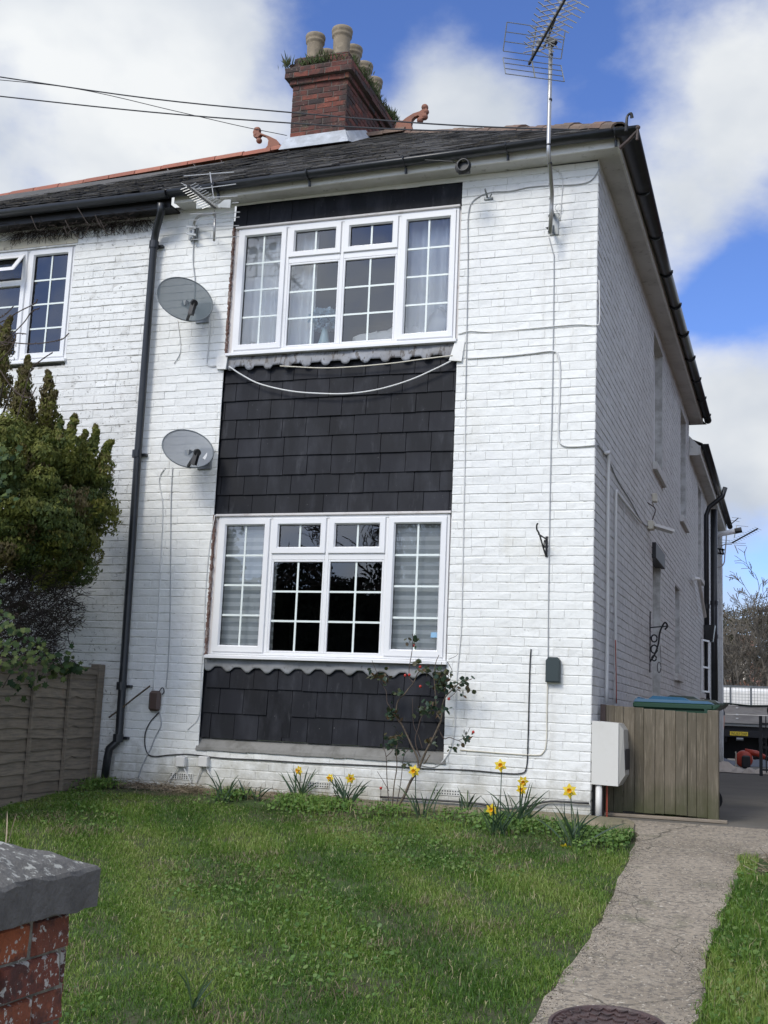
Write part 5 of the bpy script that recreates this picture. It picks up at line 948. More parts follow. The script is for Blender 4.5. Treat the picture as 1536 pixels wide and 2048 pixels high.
edge = [(i, 0) for i in range(gN)]+[(gN, jx) for jx in range(gN)]+[(i, gN) for i in range(gN, 0, -1)]+[(0, jx) for jx in range(gN, 0, -1)]
tp = [vs[i*(gN+1)+jx] for i, jx in edge]; cx_m, cy_m = (X0+X1)/2, (Y0+Y1_)/2; wr = lambda k: .0015*math.sin(k*1.7)+.0012*math.sin(k*4.1); mid = [(p[0]+(.006+wr(k))*np.sign(p[0]-cx_m)*(abs(p[0]-cx_m) > .27), p[1]+(.006+wr(k))*np.sign(p[1]-cy_m)*(abs(p[1]-cy_m) > .28), p[2]-.010+wr(k+3)) for k, p in enumerate(tp)]; bt = [(m_[0]+rng.normal(0, .0015), m_[1]+rng.normal(0, .0015), zc0+rng.normal(0, .0015)) for m_ in mid]; nE = len(edge)
mb.add(tp+mid+bt, [(k, nE+k, nE+(k+1) % nE, (k+1) % nE) for k in range(nE)]+[(nE+k, 2*nE+k, 2*nE+(k+1) % nE, nE+(k+1) % nE) for k in range(nE)]+[tuple(2*nE+k for k in range(nE))]); mb.build('cap', capm, PR, False)
# ================================================================= CONIFER, TWIGS, IVY
random.seed(5); CX, CY = -5.05, -1.15
CT = thing('conifer', (CX, CY, -.1), 'bushy yellow-green conifer with brown dead lower growth behind the lap fence', 'conifer')
mb = MB(); mb.tube([(CX, CY, -.1), (CX+.05, CY, 1.0), (CX-.05, CY+.05, 2.2), (CX, CY, 3.4)], [.09, .08, .055, .02], 8)
for _ in range(26):
    z = random.uniform(.9, 3.0); a_ = random.uniform(0, 6.28); r_ = random.uniform(.4, .85); mb.tube(smoothpts([(CX, CY, z), (CX+r_*.5*math.cos(a_), CY+r_*.5*math.sin(a_), z+.12), (CX+r_*math.cos(a_), CY+r_*math.sin(a_), z+.35)], 3), [.022, .02, .017, .013, .01, .008, .006], 5, 0, False)
mb.build('trunk', 'bark', CT)
mb = MB()
def prof(z):                               # crown radius by height
    for (za, ra), (zb, rb) in zip(PRF, PRF[1:]):
        if za <= z <= zb: return ra+(rb-ra)*(z-za)/(zb-za)
    return .1
PRF = [(1.4, .85), (1.75, .98), (2.1, 1.05), (2.4, 1.05), (2.65, .92), (2.85, .68), (3.05, .40), (3.2, .1), (4.2, .05)]
def plume(p, d, L_, R_, cnt, tone):
    d = d/np.linalg.norm(d); x = np.cross(d, (.3, .2, .9)); x /= np.linalg.norm(x); y = np.cross(d, x)
    t = rng.random(cnt)**.8; a_ = rng.random(cnt)*6.283; rr = R_*(np.minimum(1, .35+t*2.2)*(1-t)**.55)*np.sqrt(rng.random(cnt)*.5+.5)
    for k in range(cnt):
        q = p+d*L_*t[k]+(x*math.cos(a_[k])+y*math.sin(a_[k]))*rr[k]; dd = d*.9+(x*math.cos(a_[k])+y*math.sin(a_[k]))*.7+rng.normal(0, .4, 3); leafquad(mb, q, dd, .014+.008*rng.random(), .026+.014*rng.random(), min(1, max(0, tone+rng.normal(0, .08)+.25*(t[k]-.5))))
def clump(c, R_, cnt, tone):
    e = rng.normal(size=(cnt, 3)); e /= np.linalg.norm(e, axis=1)[:, None]; lump = 1+.22*np.sin(e[:, 0]*7+c[0]*9)*np.sin(e[:, 1]*6+c[2]*7)+.15*np.sin(e[:, 2]*11+c[1]*5)
    for k in range(cnt):
        if e[k, 1] > .75: continue
        p = c+e[k]*R_*lump[k]*rng.uniform(.82, 1.05)*V3((1, 1, .9)); nm = e[k]+rng.normal(0, .33, 3); nm /= np.linalg.norm(nm); x = np.cross(nm, (rng.normal(0, .5), rng.normal(0, .5), 1)); x /= np.linalg.norm(x); y = np.cross(nm, x); y = y if y[2] > 0 else -y; w_ = .0085*rng.uniform(.7, 1.3); h_ = .015*rng.uniform(.7, 1.4)
        mb.add([p-x*w_*.6-y*h_, p+x*w_*.6-y*h_, p+x*w_+y*h_*.2, p+y*h_+nm*.008, p-x*w_+y*h_*.2], [(0, 1, 2, 3, 4)], min(1, max(0, tone+rng.normal(0, .07)+.10*e[k, 2])))
for i in range(430):
    z = 1.74+1.22*rng.random(); a_ = rng.random()*6.283
    if math.sin(a_) > .5: continue
    rr = prof(z)*(.60+.38*rng.random()); R_ = rng.uniform(.07, .18); clump(V3((CX+rr*math.cos(a_), CY+rr*math.sin(a_), z)), R_, int(42000*R_*R_), .85 if rng.random() < .1 else rng.uniform(.05, .55))
for i in range(60):
    z = 1.45+1.6*rng.random(); a_ = rng.random()*6.283; rr = prof(z)*(.45+.55*rng.random()**.4)
    p = V3((CX+rr*math.cos(a_)*.93, CY+rr*math.sin(a_)*.93, z)); d = V3((math.cos(a_)*.75, math.sin(a_)*.75, .75+rng.normal(0, .25))); L_ = rng.uniform(.22, .42)
    brown = rng.random() < .16; plume(p-d*.1, d, L_, rng.uniform(.07, .11), 260, .8 if brown else rng.uniform(.0, .62))
for px, py, h in ((40, 790, .42), (50, 760, .30), (95, 830, .36), (97, 790, .28), (138, 880, .34), (178, 900, .30), (208, 920, .2), (8, 760, .55), (160, 910, .25), (0, 700, .45), (12, 680, .35), (60, 850, .4), (118, 890, .3), (30, 850, .4), (78, 880, .35)):
    p = onp(px, py+10, 1, CY+rng.uniform(-.2, .2)); tn_ = .75 if px < 110 else .4; q = p-V3((0, 0, .12)); Rk = .085
    while q[2] < p[2]+h and Rk > .016: clump(q+V3((rng.normal(0, .012), 0, 0)), Rk, int(30000*Rk*Rk)+60, min(.9, max(.1, tn_+rng.normal(0, .15)))); q = q+V3((rng.normal(0, .008), 0, Rk*.75)); Rk *= .86
mb.build('crown', 'conif', CT)
mb = MB()
for i in range(3600):
    z = .95+rng.random()*.95; a_ = rng.random()*6.283; rr = (.84 if z > 1.3 else .7)*rng.random()**.4; p = V3((CX+rr*math.cos(a_), CY+rr*math.sin(a_), z)); d = V3((math.cos(a_)*.6+rng.normal(0, .5), math.sin(a_)*.6+rng.normal(0, .5), rng.normal(.25, .5))); d /= np.linalg.norm(d); L_ = rng.uniform(.08, .24)
    q = p+d*L_*.5+rng.normal(0, .015, 3); mb.tube([p, q, p+d*L_], [.004, .003, .0015], 3, rng.random(), False)
    for _ in range(3): leafquad(mb, q+rng.normal(0, .02, 3), d+rng.normal(0, .6, 3), .008, .05, rng.random())
mb.build('dead_growth', 'dead', CT)
mb = MB()                                  # bare twigs reaching in at the left
for P in (((-60, 660), (0, 645), (40, 622), (70, 607), (74, 598)), ((-30, 700), (0, 690), (45, 648), (62, 625), (79, 616)), ((-60, 690), (0, 684), (60, 688), (100, 684), (125, 678), (138, 666)), ((30, 850), (60, 745), (80, 722), (105, 705)), ((-40, 640), (0, 635), (15, 625), (27, 612)), ((0, 740), (20, 770), (40, 790), (60, 795), (72, 775)), ((-30, 650), (10, 690), (30, 668), (52, 668)), ((0, 720), (20, 700), (30, 680), (32, 668))):
    mb.tube(smoothpts([onp(x, y, 1, -1.5) for x, y in P], 4), .005, 5, 0, False)
    for _ in range(7):
        i = random.randrange(1, len(P)); t = random.random(); x = P[i-1][0]+(P[i][0]-P[i-1][0])*t; y = P[i-1][1]+(P[i][1]-P[i-1][1])*t; q = onp(x, y, 1, -1.5); mb.lathe([(.0, -.012), (.006, 0), (.0, .014)], q, 5, (random.uniform(-1, 1), 0, 1))
solo(mb, 'bare_twigs', 'twig', 'bare budding twigs reaching across the neighbour house window from the left', 'twigs')
IV = thing('ivy', tuple(f0+fd*1.2+V3((0, 0, 1.0))), 'ivy with variegated leaves trailing over the top of the lap fence', 'ivy')
mb = MB()
def ivyleaf(p, s, r):
    nrm = V3((.4+rng.normal(0, .3), -.8+rng.normal(0, .3), .4+rng.normal(0, .3))); nrm /= np.linalg.norm(nrm); x = np.cross(nrm, rng.normal(size=3)); x /= np.linalg.norm(x); y = np.cross(nrm, x)
    sh = [(0, -1), (.45, -.55), (.95, -.35), (.55, .05), (.7, .6), (.2, .5), (0, 1), (-.2, .5), (-.7, .6), (-.55, .05), (-.95, -.35), (-.45, -.55)]; mb.add([p+x*a*s+y*b*s+nrm*.15*s*(1-abs(a)) for a, b in sh], [tuple(range(12))], r)
for _ in range(330):
    t = .45+1.9*rng.random()**.7; w2 = max(.03, (t-.35)*.28); p = f0+fd*t+V3((rng.normal(0, .05), rng.normal(0, .05), 0))+fn*.05; p[2] = 1.02+rng.normal(0, 1)*w2*.35-.02+(.3*rng.random() if t > 1.7 else 0); ivyleaf(p, rng.uniform(.018, .036), rng.random())
for _ in range(60): p = onp(rng.uniform(-25, 22), rng.uniform(900, 1000), 1, -2.0)+rng.normal(0, .03, 3); ivyleaf(p, rng.uniform(.02, .035), rng.random()*.6)
mb.build('leaves', 'ivy', IV)
mb = MB()
for k in range(6): t = .5+.3*k; mb.tube(smoothpts([f0+fd*t+fn*.05+V3((0, 0, 1.0)), f0+fd*(t+.2)+fn*.07+V3((0, 0, 1.06)), f0+fd*(t+.45)+fn*.06+V3((0, 0, .95-.05*k))], 3), .004, 5, 0, False)
mb.build('stem', 'twig', IV)
# ================================================================= ROSE BUSH
random.seed(8); rb = G(790, 1618); YB = rb[1]
RB = thing('rose_bush', tuple(rb), 'straggly rose bush with red hips growing against the wall by the lower window', 'rose bush')
def fr_(x, y, d=0): return onp(x, y, 1, YB+d)
zz = lambda x, y: (700+x*.1953, 1260+y*.1953)
stems = [([(500, 1790), (560, 1690), (620, 1550), (700, 1430), (740, 1330), (800, 1200), (850, 1110), (900, 1000), (935, 920)], .013, .008), ([(700, 1400), (690, 1310), (630, 1180), (570, 1050), (530, 970), (480, 900), (475, 800), (500, 710), (560, 655), (600, 600), (650, 540), (690, 450), (720, 420)], .008, .004),
 ([(720, 1300), (680, 1200), (670, 1100), (700, 1000), (720, 920), (780, 800)], .005, .003), ([(935, 920), (890, 860), (880, 750), (870, 600), (860, 450), (880, 330), (912, 255)], .006, .003), ([(935, 920), (960, 720), (1060, 600), (1130, 540), (1250, 500)], .006, .003), ([(610, 500), (605, 400), (630, 250), (645, 100), (640, 40)], .004, .0025), ([(650, 540), (612, 500)], .004, .004),
 ([(430, 1850), (450, 1600), (480, 1400), (475, 1240), (490, 1130)], .006, .003), ([(400, 1800), (380, 1560), (370, 1300), (340, 1200)], .004, .0025), ([(370, 1300), (430, 1240), (440, 1200)], .003, .002), ([(470, 1830), (520, 1560), (550, 1300), (600, 1220)], .004, .002), ([(405, 780), (380, 740), (370, 630), (330, 560), (260, 400), (225, 310)], .004, .002), ([(530, 970), (440, 850), (405, 780)], .004, .003), ([(900, 1000), (960, 1110), (1020, 1100), (1110, 1130), (1180, 1090), (1230, 1000)], .004, .002), ([(1110, 1130), (1150, 1160)], .002, .002), ([(760, 1370), (820, 1280)], .006, .004), ([(310, 1850), (315, 1700), (316, 1620)], .003, .002), ([(400, 1650), (330, 1530), (280, 1450)], .003, .002), ([(740, 1210), (700, 1080), (650, 960), (640, 700)], .003, .002), ([(1010, 700), (1060, 660), (1110, 600)], .003, .002), ([(1000, 330), (1040, 400), (1050, 440)], .003, .002), ([(1010, 300), (1080, 270), (1110, 240)], .002, .0015)]
for P, ra, rb2 in stems:
    dd = random.uniform(-.06, .06); mb = MB(); q = smoothpts([fr_(*zz(*p), dd*i/len(P)) for i, p in enumerate(P)], 4); mb.tube(q, [ra+(rb2-ra)*i/(len(q)-1) for i in range(len(q))], 6, 0, False); mb.build('stem', 'rosewood' if ra > .0055 else 'twig', RB)
mb = MB()
def rleaf(p, s):
    d = rng.normal(size=3)+V3((0, 0, -.3)); d /= np.linalg.norm(d); x = np.cross(d, rng.normal(size=3)); x /= np.linalg.norm(x); nrm = np.cross(x, d); r = rng.random()
    mb.add([p, p+d*s*.3+x*s*.34, p+d*s*.7+x*s*.32, p+d*s+nrm*s*.1, p+d*s*.7-x*s*.32, p+d*s*.3-x*s*.34], [(0, 1, 2, 3, 4, 5)], r)
for cx_, cy_, sx, sy, n in ((625, 120, 60, 50, 14), (690, 300, 30, 30, 6), (740, 400, 60, 30, 14), (350, 480, 60, 50, 26), (230, 470, 40, 40, 12), (930, 520, 90, 80, 80), (900, 440, 50, 40, 20), (1160, 590, 60, 50, 14), (1200, 500, 60, 20, 10), (1060, 560, 60, 50, 16), (800, 800, 90, 80, 60), (420, 860, 60, 80, 40), (420, 1130, 80, 50, 34), (560, 1080, 60, 30, 14), (550, 1250, 60, 30, 10), (820, 1150, 40, 40, 12), (490, 640, 30, 30, 8), (1190, 1080, 50, 30, 10), (1060, 1220, 25, 25, 8), (1010, 440, 40, 30, 6), (920, 840, 40, 30, 10), (550, 1380, 50, 30, 8), (1140, 1160, 20, 10, 3), (990, 810, 30, 20, 4), (450, 640, 20, 20, 4)):
    for _ in range(n): p = fr_(*zz(rng.normal(cx_, sx*.6), rng.normal(cy_, sy*.6)), rng.normal(0, .05)); rleaf(p, rng.uniform(.03, .055))
mb.build('leaves', 'roseleaf', RB)
for x, y in ((650, 160), (565, 465), (718, 378), (720, 578), (608, 460), (1262, 1045), (316, 1620), (1012, 705)):
    p = fr_(*zz(x, y)); MB().lathe([(.012*math.sin(a_), -.013*math.cos(a_)) for a_ in np.linspace(.05, 3.09, 8)], p, 10).build('rose_hip', 'hip', RB, True)
# ================================================================= DAFFODILS
def strap(mb, b, d, L_, w_, bend):
    b = V3(b); d = V3(d)/np.linalg.norm(d); side = np.cross(d, (rng.normal(0, .5), -1, .1)); side /= np.linalg.norm(side); pts = []; p = b.copy(); n = 7; r = rng.random(); g = V3((d[0], d[1]*.6, 0)); g = g/(np.linalg.norm(g)+1e-6)
    for i in range(n+1):
        t = i/n; ww = w_*(1-.9*max(0, t-.75)/.25)*.5; pts += [p-side*ww, p+side*ww+np.cross(d, side)*.001]; d = d+g*bend/n*(t+.2)-V3((0, 0, bend*.5*t/n)); d /= np.linalg.norm(d); p = p+d*L_/n
    mb.add(pts, [(2*i, 2*i+1, 2*i+3, 2*i+2) for i in range(n)], r)
def flower(par, p, face, s=.042):
    face = V3(face)/np.linalg.norm(face); x = np.cross(face, (0, 0, 1)); x /= np.linalg.norm(x); y = np.cross(x, face); mb = MB(); o = random.random()
    for k in range(6):
        a_ = k*math.pi/3+o; u = x*math.cos(a_)+y*math.sin(a_); v = -x*math.sin(a_)+y*math.cos(a_); f = face*random.uniform(-.25, .12)*s
        mb.add([p+u*s*.15, p+u*s*.55+v*s*.33+f*.5, p+u*s*1.05+f, p+u*s*.55-v*s*.33+f*.5], [(0, 1, 2, 3)], random.random())
    fo = mb.build('flower', 'petal', par); c = MB(); c.lathe([(s*.16, 0), (s*.24, s*.05), (s*.26, s*.45), (s*.34, s*.62), (s*.36, s*.66), (s*.30, s*.62), (s*.2, s*.3), (s*.01, s*.2)], p, 12, face); c.build('trumpet', 'trumpet', fo, True)
def daff(px, py, leaves, flowers, label, lh=.26, tilt=.35):
    b = G(px, py); D = thing('daffodil', tuple(b), label, 'daffodils', 'daffodil clumps along the house wall'); mb = MB()
    for _ in range(leaves): strap(mb, b+V3((rng.normal(0, .035), rng.normal(0, .03), -.01)), (rng.normal(0, tilt), rng.normal(0, .22), 1), lh*rng.uniform(.6, 1.25), .011, rng.uniform(.1, 1.3))
    mb.build('leaves', 'daffleaf', D)
    for fx, fy, *opt in flowers:
        p = onp(fx, fy, 1, b[1]-.03); bs_ = b+V3((.03*np.sign(p[0]-b[0]) if abs(p[0]-b[0]) > .05 else 0, 0, 0)); st = MB(); st.tube(smoothpts([bs_, (bs_+p)/2+V3(((p[0]-bs_[0])*.12, .01, 0)), p+V3((0, .04, .01)), p+V3((0, .012, 0))], 4), .0035, 6, .3, False); st.build('stem', 'daffleaf', D)
        flower(D, p, opt[0] if opt else (rng.normal(.1, .35), -1, rng.normal(-.1, .15)), opt[1] if len(opt) > 1 else .043)
daff(447, 1602, 12, [], 'flowerless daffodil clump at the left, below the white cable boxes', .24)
daff(512, 1598, 7, [], 'small flowerless daffodil shoots left of the single-flowered clump', .16)
daff(600, 1600, 18, [(598, 1541)], 'daffodil clump with one tall flower under the middle of the lower tiles')
daff(690, 1612, 20, [(660, 1556, (-.2, -1, .0), .038), (701, 1557)], 'daffodil clump with two flowers level with each other left of the rose')
daff(842, 1632, 8, [(828, 1542, (.1, -1, .0), .048)], 'daffodil with one flower in front of the rose trunk', .26, .5)
daff(932, 1625, 9, [], 'flowerless daffodil leaves between the rose and the three-flowered clump', .2)
daff(1000, 1668, 14, [(983, 1619, (.1, -1, .0), .044), (1001, 1531, (.2, -1, .1), .048)], 'daffodil clump with one low and one very tall flower', .28)
daff(1038, 1652, 22, [(1046, 1563), (1043, 1579)], 'large daffodil clump with two flowers close together one above the other', .30, .45)
daff(1150, 1690, 22, [(1139, 1582, (.1, -1, .1), .052), (1130, 1697, (.0, -1, -.5), .042)], 'daffodil clump nearest the path with a bent low flower', .30, .5)
p = G(1230, 1672); PF = thing('pink_flower', tuple(p), 'tiny pink flower beside the mossy slab by the path', 'flower'); mb = MB()
for k in range(5): a_ = k*1.257; leafquad(mb, p+V3((0, 0, .045)), V3((math.cos(a_), math.sin(a_)-.3, .5)), .014, .02, 0)
mb.build('petals', 'pink', PF); MB().tube([p, p+V3((0, 0, .045))], .0015, 4).build('stem', 'daffleaf', PF)
# ================================================================= GRASS AND LOW WEEDS
def blades(n, region, hgt, wid, name, mt, bend=.5):
    P = region(n); n = len(P); h = hgt*rng.uniform(.5, 1.25, n); a_ = rng.random(n)*6.283; le = rng.uniform(.1, 1, n)*bend; f = rng.random(n)*6.283
    b = P; w2 = wid*rng.uniform(.6, 1.2, n)*.5; sx = np.stack([np.cos(f)*w2, np.sin(f)*w2, 0*w2], 1); dx = np.stack([np.cos(a_)*le*h, np.sin(a_)*le*h, 0*h], 1); up = np.stack([0*h, 0*h, h], 1)
    m1 = b+dx*.25+up*.6; tip = b+dx*1.0+up*np.sqrt(np.maximum(.15, 1-.5*le**2))[:, None]
    vs = np.stack([b-sx, b+sx, m1+sx*.8, m1-sx*.8, tip], 1).reshape(-1, 3); i = np.arange(n)*5
    me = bpy.data.meshes.new(name); me.vertices.add(len(vs)); me.vertices.foreach_set('co', vs.ravel())
    lp = np.stack([i, i+1, i+2, i+3, i+3, i+2, i+4], 1).ravel(); me.loops.add(len(lp)); me.loops.foreach_set('vertex_index', lp.astype(np.int32))
    ls = np.stack([np.arange(n)*7, np.arange(n)*7+4], 1).ravel(); me.polygons.add(2*n); me.polygons.foreach_set('loop_start', ls.astype(np.int32)); me.update(calc_edges=True)
    # tone: patches plus straw
    tone = .36+.20*np.sin(P[:, 0]*2.3+1.7*np.sin(P[:, 1]*1.9))+.18*np.sin(P[:, 0]*7+P[:, 1]*5.1)+rng.normal(0, .22, n); tone = np.clip(tone, 0, .8); tone[rng.random(n) < .05] = 1
    at = me.attributes.new('rnd', 'FLOAT', 'FACE'); at.data.foreach_set('value', np.repeat(tone, 2).astype(np.float32)); me.materials.append(M[mt]); o = bpy.data.objects.new(name, me); C.objects.link(o); return o
gzv = np.vectorize(gz)
pl_y = np.array([p[0][1] for p in PATH]); pl_x = np.array([p[0][0] for p in PATH]); o_ = np.argsort(pl_y)
st_x = np.array([p[0][0] for p in STRIP]); st_y = np.array([p[0][1] for p in STRIP])
def lawn(n, ylo=-6.6, yhi=-.05, near=True):
    y = rng.uniform(ylo, yhi, n); x = rng.uniform(-4.6, .62, n); 
    el = np.interp(y, pl_y[o_], pl_x[o_])+.02*np.sin(y*9)+.015*np.sin(y*23)-.01; es = np.interp(x, st_x, st_y, left=-.06)-.02+.03*np.sin(x*11)
    fx = f0[0]+(f1[0]-f0[0])*(y-f0[1])/(f1[1]-f0[1])+.06
    pn = np.sin(x*6.3+2.1*np.sin(y*5.1))+np.sin(y*7.7+1.6*np.sin(x*4.3+1))+.7*np.sin(x*15+y*11)+.5*np.sin(x*27-y*23)
    sink = .034*np.exp(-np.maximum(0, es-y)/.35)      # the grass is short and thin beside the slab
    k = (rng.random(n) < np.clip(.62+.22*pn, .22, 1)) & (x < el+rng.normal(0, .022, n)+.02*np.sin(y*37)) & (y < es) & (x > fx) & ~((x < -.1) & (x > -.68) & (y < -6.88)); x, y, sink = x[k], y[k], sink[k]
    return np.stack([x, y, gzv(x, y)-.012-sink], 1)
def visible(P):                            # keep what the camera's side could see, thin out the rest
    d = (P-CP) @ RM.T; u = 768+FPX*d[:, 0]/d[:, 2]; return P[(u > -300) & (u < 1900)]
g1 = lambda n: visible(lawn(n)); g2 = lambda n: visible(lawn(n, -6.6, -2.6))
def dry(n):
    P = visible(lawn(n)); s = np.sin(P[:, 0]*4.1+3)+np.sin(P[:, 1]*3.3+P[:, 0]*1.2)+np.sin(P[:, 0]*9-P[:, 1]*8); return P[s > 1.15]+np.array([0, 0, .012])
tag(blades(55000, dry, .05, .0032, 'dry_grass', 'litter', 2.2), 'dry straw coloured grass lying flat in patches of the lawn', 'grass', None, 'stuff')
tag(blades(560000, g1, .031, .004, 'lawn_grass', 'grass', 1.8), 'short green lawn in front of the white house', 'grass', None, 'stuff')
def tall(n):
    P = visible(lawn(n)); s = np.sin(P[:, 0]*3.1+2*np.sin(P[:, 1]*2.3))+np.sin(P[:, 1]*4.3+P[:, 0]*1.7); return P[s > .75]
tag(blades(80000, tall, .062, .0046, 'long_grass', 'grass', 1.3), 'longer tufts of grass scattered over the lawn', 'grass', None, 'stuff')
def wallfoot(n):
    x = rng.uniform(-4.4, .42, n); es = np.interp(x, st_x, st_y, left=-.08); y = es-abs(rng.normal(0, .22, n)); P = np.stack([x, y, gzv(x, y)], 1); q = sum(np.exp(-((x-c_)/w_)**2)*a_ for c_, w_, a_ in ((-4.25, .12, .7), (-2.95, .12, .5), (-2.35, .14, .9), (-2.08, .16, 1), (-1.55, .2, .25), (-.52, .22, 1), (.08, .26, 1), (.34, .08, .8), (-1.0, .15, .2))); return P[rng.random(n) < q*.55]
def weeds(n, region, name, label, size=.018, zr=.05):
    P = region(n); mb = MB()
    for p in P:
        h = rng.uniform(.005, zr); nrm = V3((rng.normal(0, .5), rng.normal(-.3, .5), 1)); nrm /= np.linalg.norm(nrm); x = np.cross(nrm, rng.normal(size=3)); x /= np.linalg.norm(x); y = np.cross(nrm, x); s = size*rng.uniform(.5, 1.2); q = p+V3((0, 0, h))
        mb.add([q-x*s, q-x*s*.3+y*s*.7, q+x*s*.6+y*s*.6, q+x*s, q+x*s*.4-y*s*.7, q-x*s*.5-y*s*.6], [(0, 1, 2, 3, 4, 5)], rng.random()*.8)
    o = mb.build(name, 'clover'); tag(o, label, 'weeds', None, 'stuff')
weeds(30000, wallfoot, 'border_weeds', 'low leafy weeds along the foot of the house wall', .015, .07)
def cl(n):
    P = visible(lawn(n)); s = np.sin(P[:, 0]*2.1+4)+np.sin(P[:, 1]*2.7+P[:, 0]*2.2+1); return P[s > .35]
weeds(26000, cl, 'lawn_weeds', 'small round-leaved weeds growing through the lawn', .012, .04)
tag(blades(9000, wallfoot, .10, .005, 'border_grass', 'grass', .7), 'long grass at the edge of the slab by the house wall', 'grass', None, 'stuff')
def rl(n):                                 # lawn right of the path
    y = rng.uniform(-6.8, -1.05, n); x = rng.uniform(1.0, 2.8, n); rx = np.interp(y, [-6.9, -5.5, -4.35, -4, -3.45, -2.6, -1.73, -.98], [1.16, 1.13, 1.12, 1.13, 1.10, 1.13, 1.17, 1.16])+.015*np.sin(y*17); k = (x > rx+rng.normal(0, .012, n)) & ~((y > -1.6) & (x > 1.28)); x, y = x[k], y[k]; return np.stack([x, y, gzv(x, y)-.012], 1)
tag(blades(90000, rl, .06, .0045, 'verge_grass', 'grass', .85), 'green grass to the right of the concrete path', 'grass', None, 'stuff')
weeds(7000, rl, 'verge_weeds', 'grey-green weeds in the grass right of the path', .014, .05)
def lit(n):
    x = rng.uniform(-4.35, -1.9, n); y = -abs(rng.normal(0, .09, n))-.02; return np.stack([x, y, gzv(x, y)+rng.uniform(0, .03, n)], 1)
mb = MB()
for _ in range(5200):
    y = rng.uniform(-6.6, -.7); L_ = rng.random() < .55; e_ = (np.interp(y, pl_y[o_], pl_x[o_]) if L_ else np.interp(y, [-6.9, -5.5, -4.35, -4, -3.45, -2.6, -1.73, -.98], [1.16, 1.13, 1.12, 1.13, 1.10, 1.13, 1.17, 1.16])); o2_ = abs(rng.normal(0, .035))*(1.6+math.sin(y*5)+.6*math.sin(y*13)); x = e_+(o2_ if L_ else -o2_); q_ = V3((x, y, gz(x, y)+.008)); s2 = rng.uniform(.0012, .0045)
    v_ = [q_+V3((s2*math.cos(a_), s2*math.sin(a_), 0)) for a_ in (rng.random()*2, 2.1+rng.random(), 4.2+rng.random())]+[q_+V3((0, 0, s2*.8))]; mb.add(v_, [(0, 1, 3), (1, 2, 3), (2, 0, 3)], rng.random())
tag(mb.build('edge_soil', 'soil'), 'dark soil crumbs along the ragged edges of the concrete path', 'soil', None, 'stuff')
mb = MB()
for p in lit(1500): d = V3((rng.normal(), rng.normal()*.6, rng.normal()*.25)); d /= np.linalg.norm(d); L_ = rng.uniform(.02, .13); mb.tube([p, p+d*L_*.5+V3((0, 0, .01)), p+d*L_], .0018, 3, rng.random(), False)
for _ in range(350): x = rng.uniform(1.3, 1.9); y = rng.uniform(-1.6, -1.0); p = V3((x, y, gz(x, y)+.01)); d = V3((rng.normal(), rng.normal(), .2)); d /= np.linalg.norm(d); mb.tube([p, p+d*rng.uniform(.03, .14)], .002, 3, rng.random(), False)
tag(mb.build('dry_litter', 'litter'), 'dry stems and leaf litter at the foot of the wall', 'litter', None, 'stuff')
for px, py, nlv, lab in ((385, 2000, 7, 'coarse tuft of broad grass blades low in the middle of the lawn'), (8, 1700, 3, 'pale dry stalk standing behind the stone cap')):
    b = G(px, py+20) if px > 50 else onp(px, 1720, 1, -6.9); mb = MB()
    for _ in range(nlv): strap(mb, b, (rng.normal(0, .6), rng.normal(0, .5), 1), rng.uniform(.12, .2) if px > 50 else .13, .008 if px > 50 else .003, rng.uniform(.3, 1.2))
    solo(mb, 'grass_tuft', 'daffleaf' if px > 50 else 'litter', lab, 'grass tuft')
for i, (px, py, lab) in enumerate(((1335, 1637, 'left small weed at the foot of the board fence'), (1387, 1640, 'right small weed at the foot of the board fence'))):
    b = G(px, py); mb = MB()
    for _ in range(70): p = b+V3((rng.normal(0, .04), rng.normal(0, .02), abs(rng.normal(0, .015))+.012)); leafquad(mb, p, V3((rng.normal(), rng.normal(), .8)), .012, .022, rng.random()*.8)
    solo(mb, 'weed', 'clover', lab, 'weed')
# ================================================================= BEHIND: GATE, SHEET, BLOWER, PERSON, TRUCK
def yat(px, py, y): return onp(px, py, 1, y)
gy = 10.5; gl = yat(1521, 1432, gy); gbz = gz(0, gy); GT = thing('iron_gate', (gl[0]+.5, gy, gbz), 'black wrought iron gate standing open at the right edge', 'gate')
mb = MB(); zt_ = gl[2]; mb.bar((gl[0], gy, gbz), (gl[0], gy, zt_+.0), .05, .04, (0, 1, 0)); mb.build('stile', 'blackm', GT)
mb = MB()
for z in (gbz+.1, gbz+.45, zt_-.12, zt_-.25): mb.bar((gl[0], gy, z), (gl[0]+1.1, gy, z), .02, .03)
mb.build('rail', 'blackm', GT); mb = MB()
for k in range(1, 14): mb.bar((gl[0]+.08*k, gy, gbz+.06), (gl[0]+.08*k, gy, zt_+(.0 if k % 2 else .03)), .018, .018, (0, 1, 0))
mb.build('bar', 'blackm', GT); mb = MB(); cg = V3((gl[0]+.16, gy, zt_+.09)); mb.tube([cg+V3((.05*math.cos(a_), 0, .08*math.sin(a_))) for a_ in np.linspace(0, 6.28, 18)], .012, 6); mb.build('ring', 'blackm', GT)
mb = MB(); gN = 16; q0 = G(1425, 1545); vs = []; Ysh = 11.3
for i in range(gN+1):
    for jx in range(7):
        x = -.2+1.45*i/gN; y = Ysh+1.5*jx/6+.15*math.sin(i*1.1); edge_ = (jx == 0 or jx == 6); vs.append((x, y, gz(x, y)+.015+(0 if edge_ else abs(.05*math.sin(i*.9+jx)+.04*math.sin(i*2.3-jx*1.4))+.01)+(.12*math.exp(-((i-6)/1.5)**2) if jx > 3 else 0)))
mb.add(vs, [(i*7+jx, (i+1)*7+jx, (i+1)*7+jx+1, i*7+jx+1) for i in range(gN) for jx in range(6)]); solo(mb, 'dust_sheet', 'sheet', 'crumpled pale dust sheet on the ground behind the bins', 'sheet', None, False)
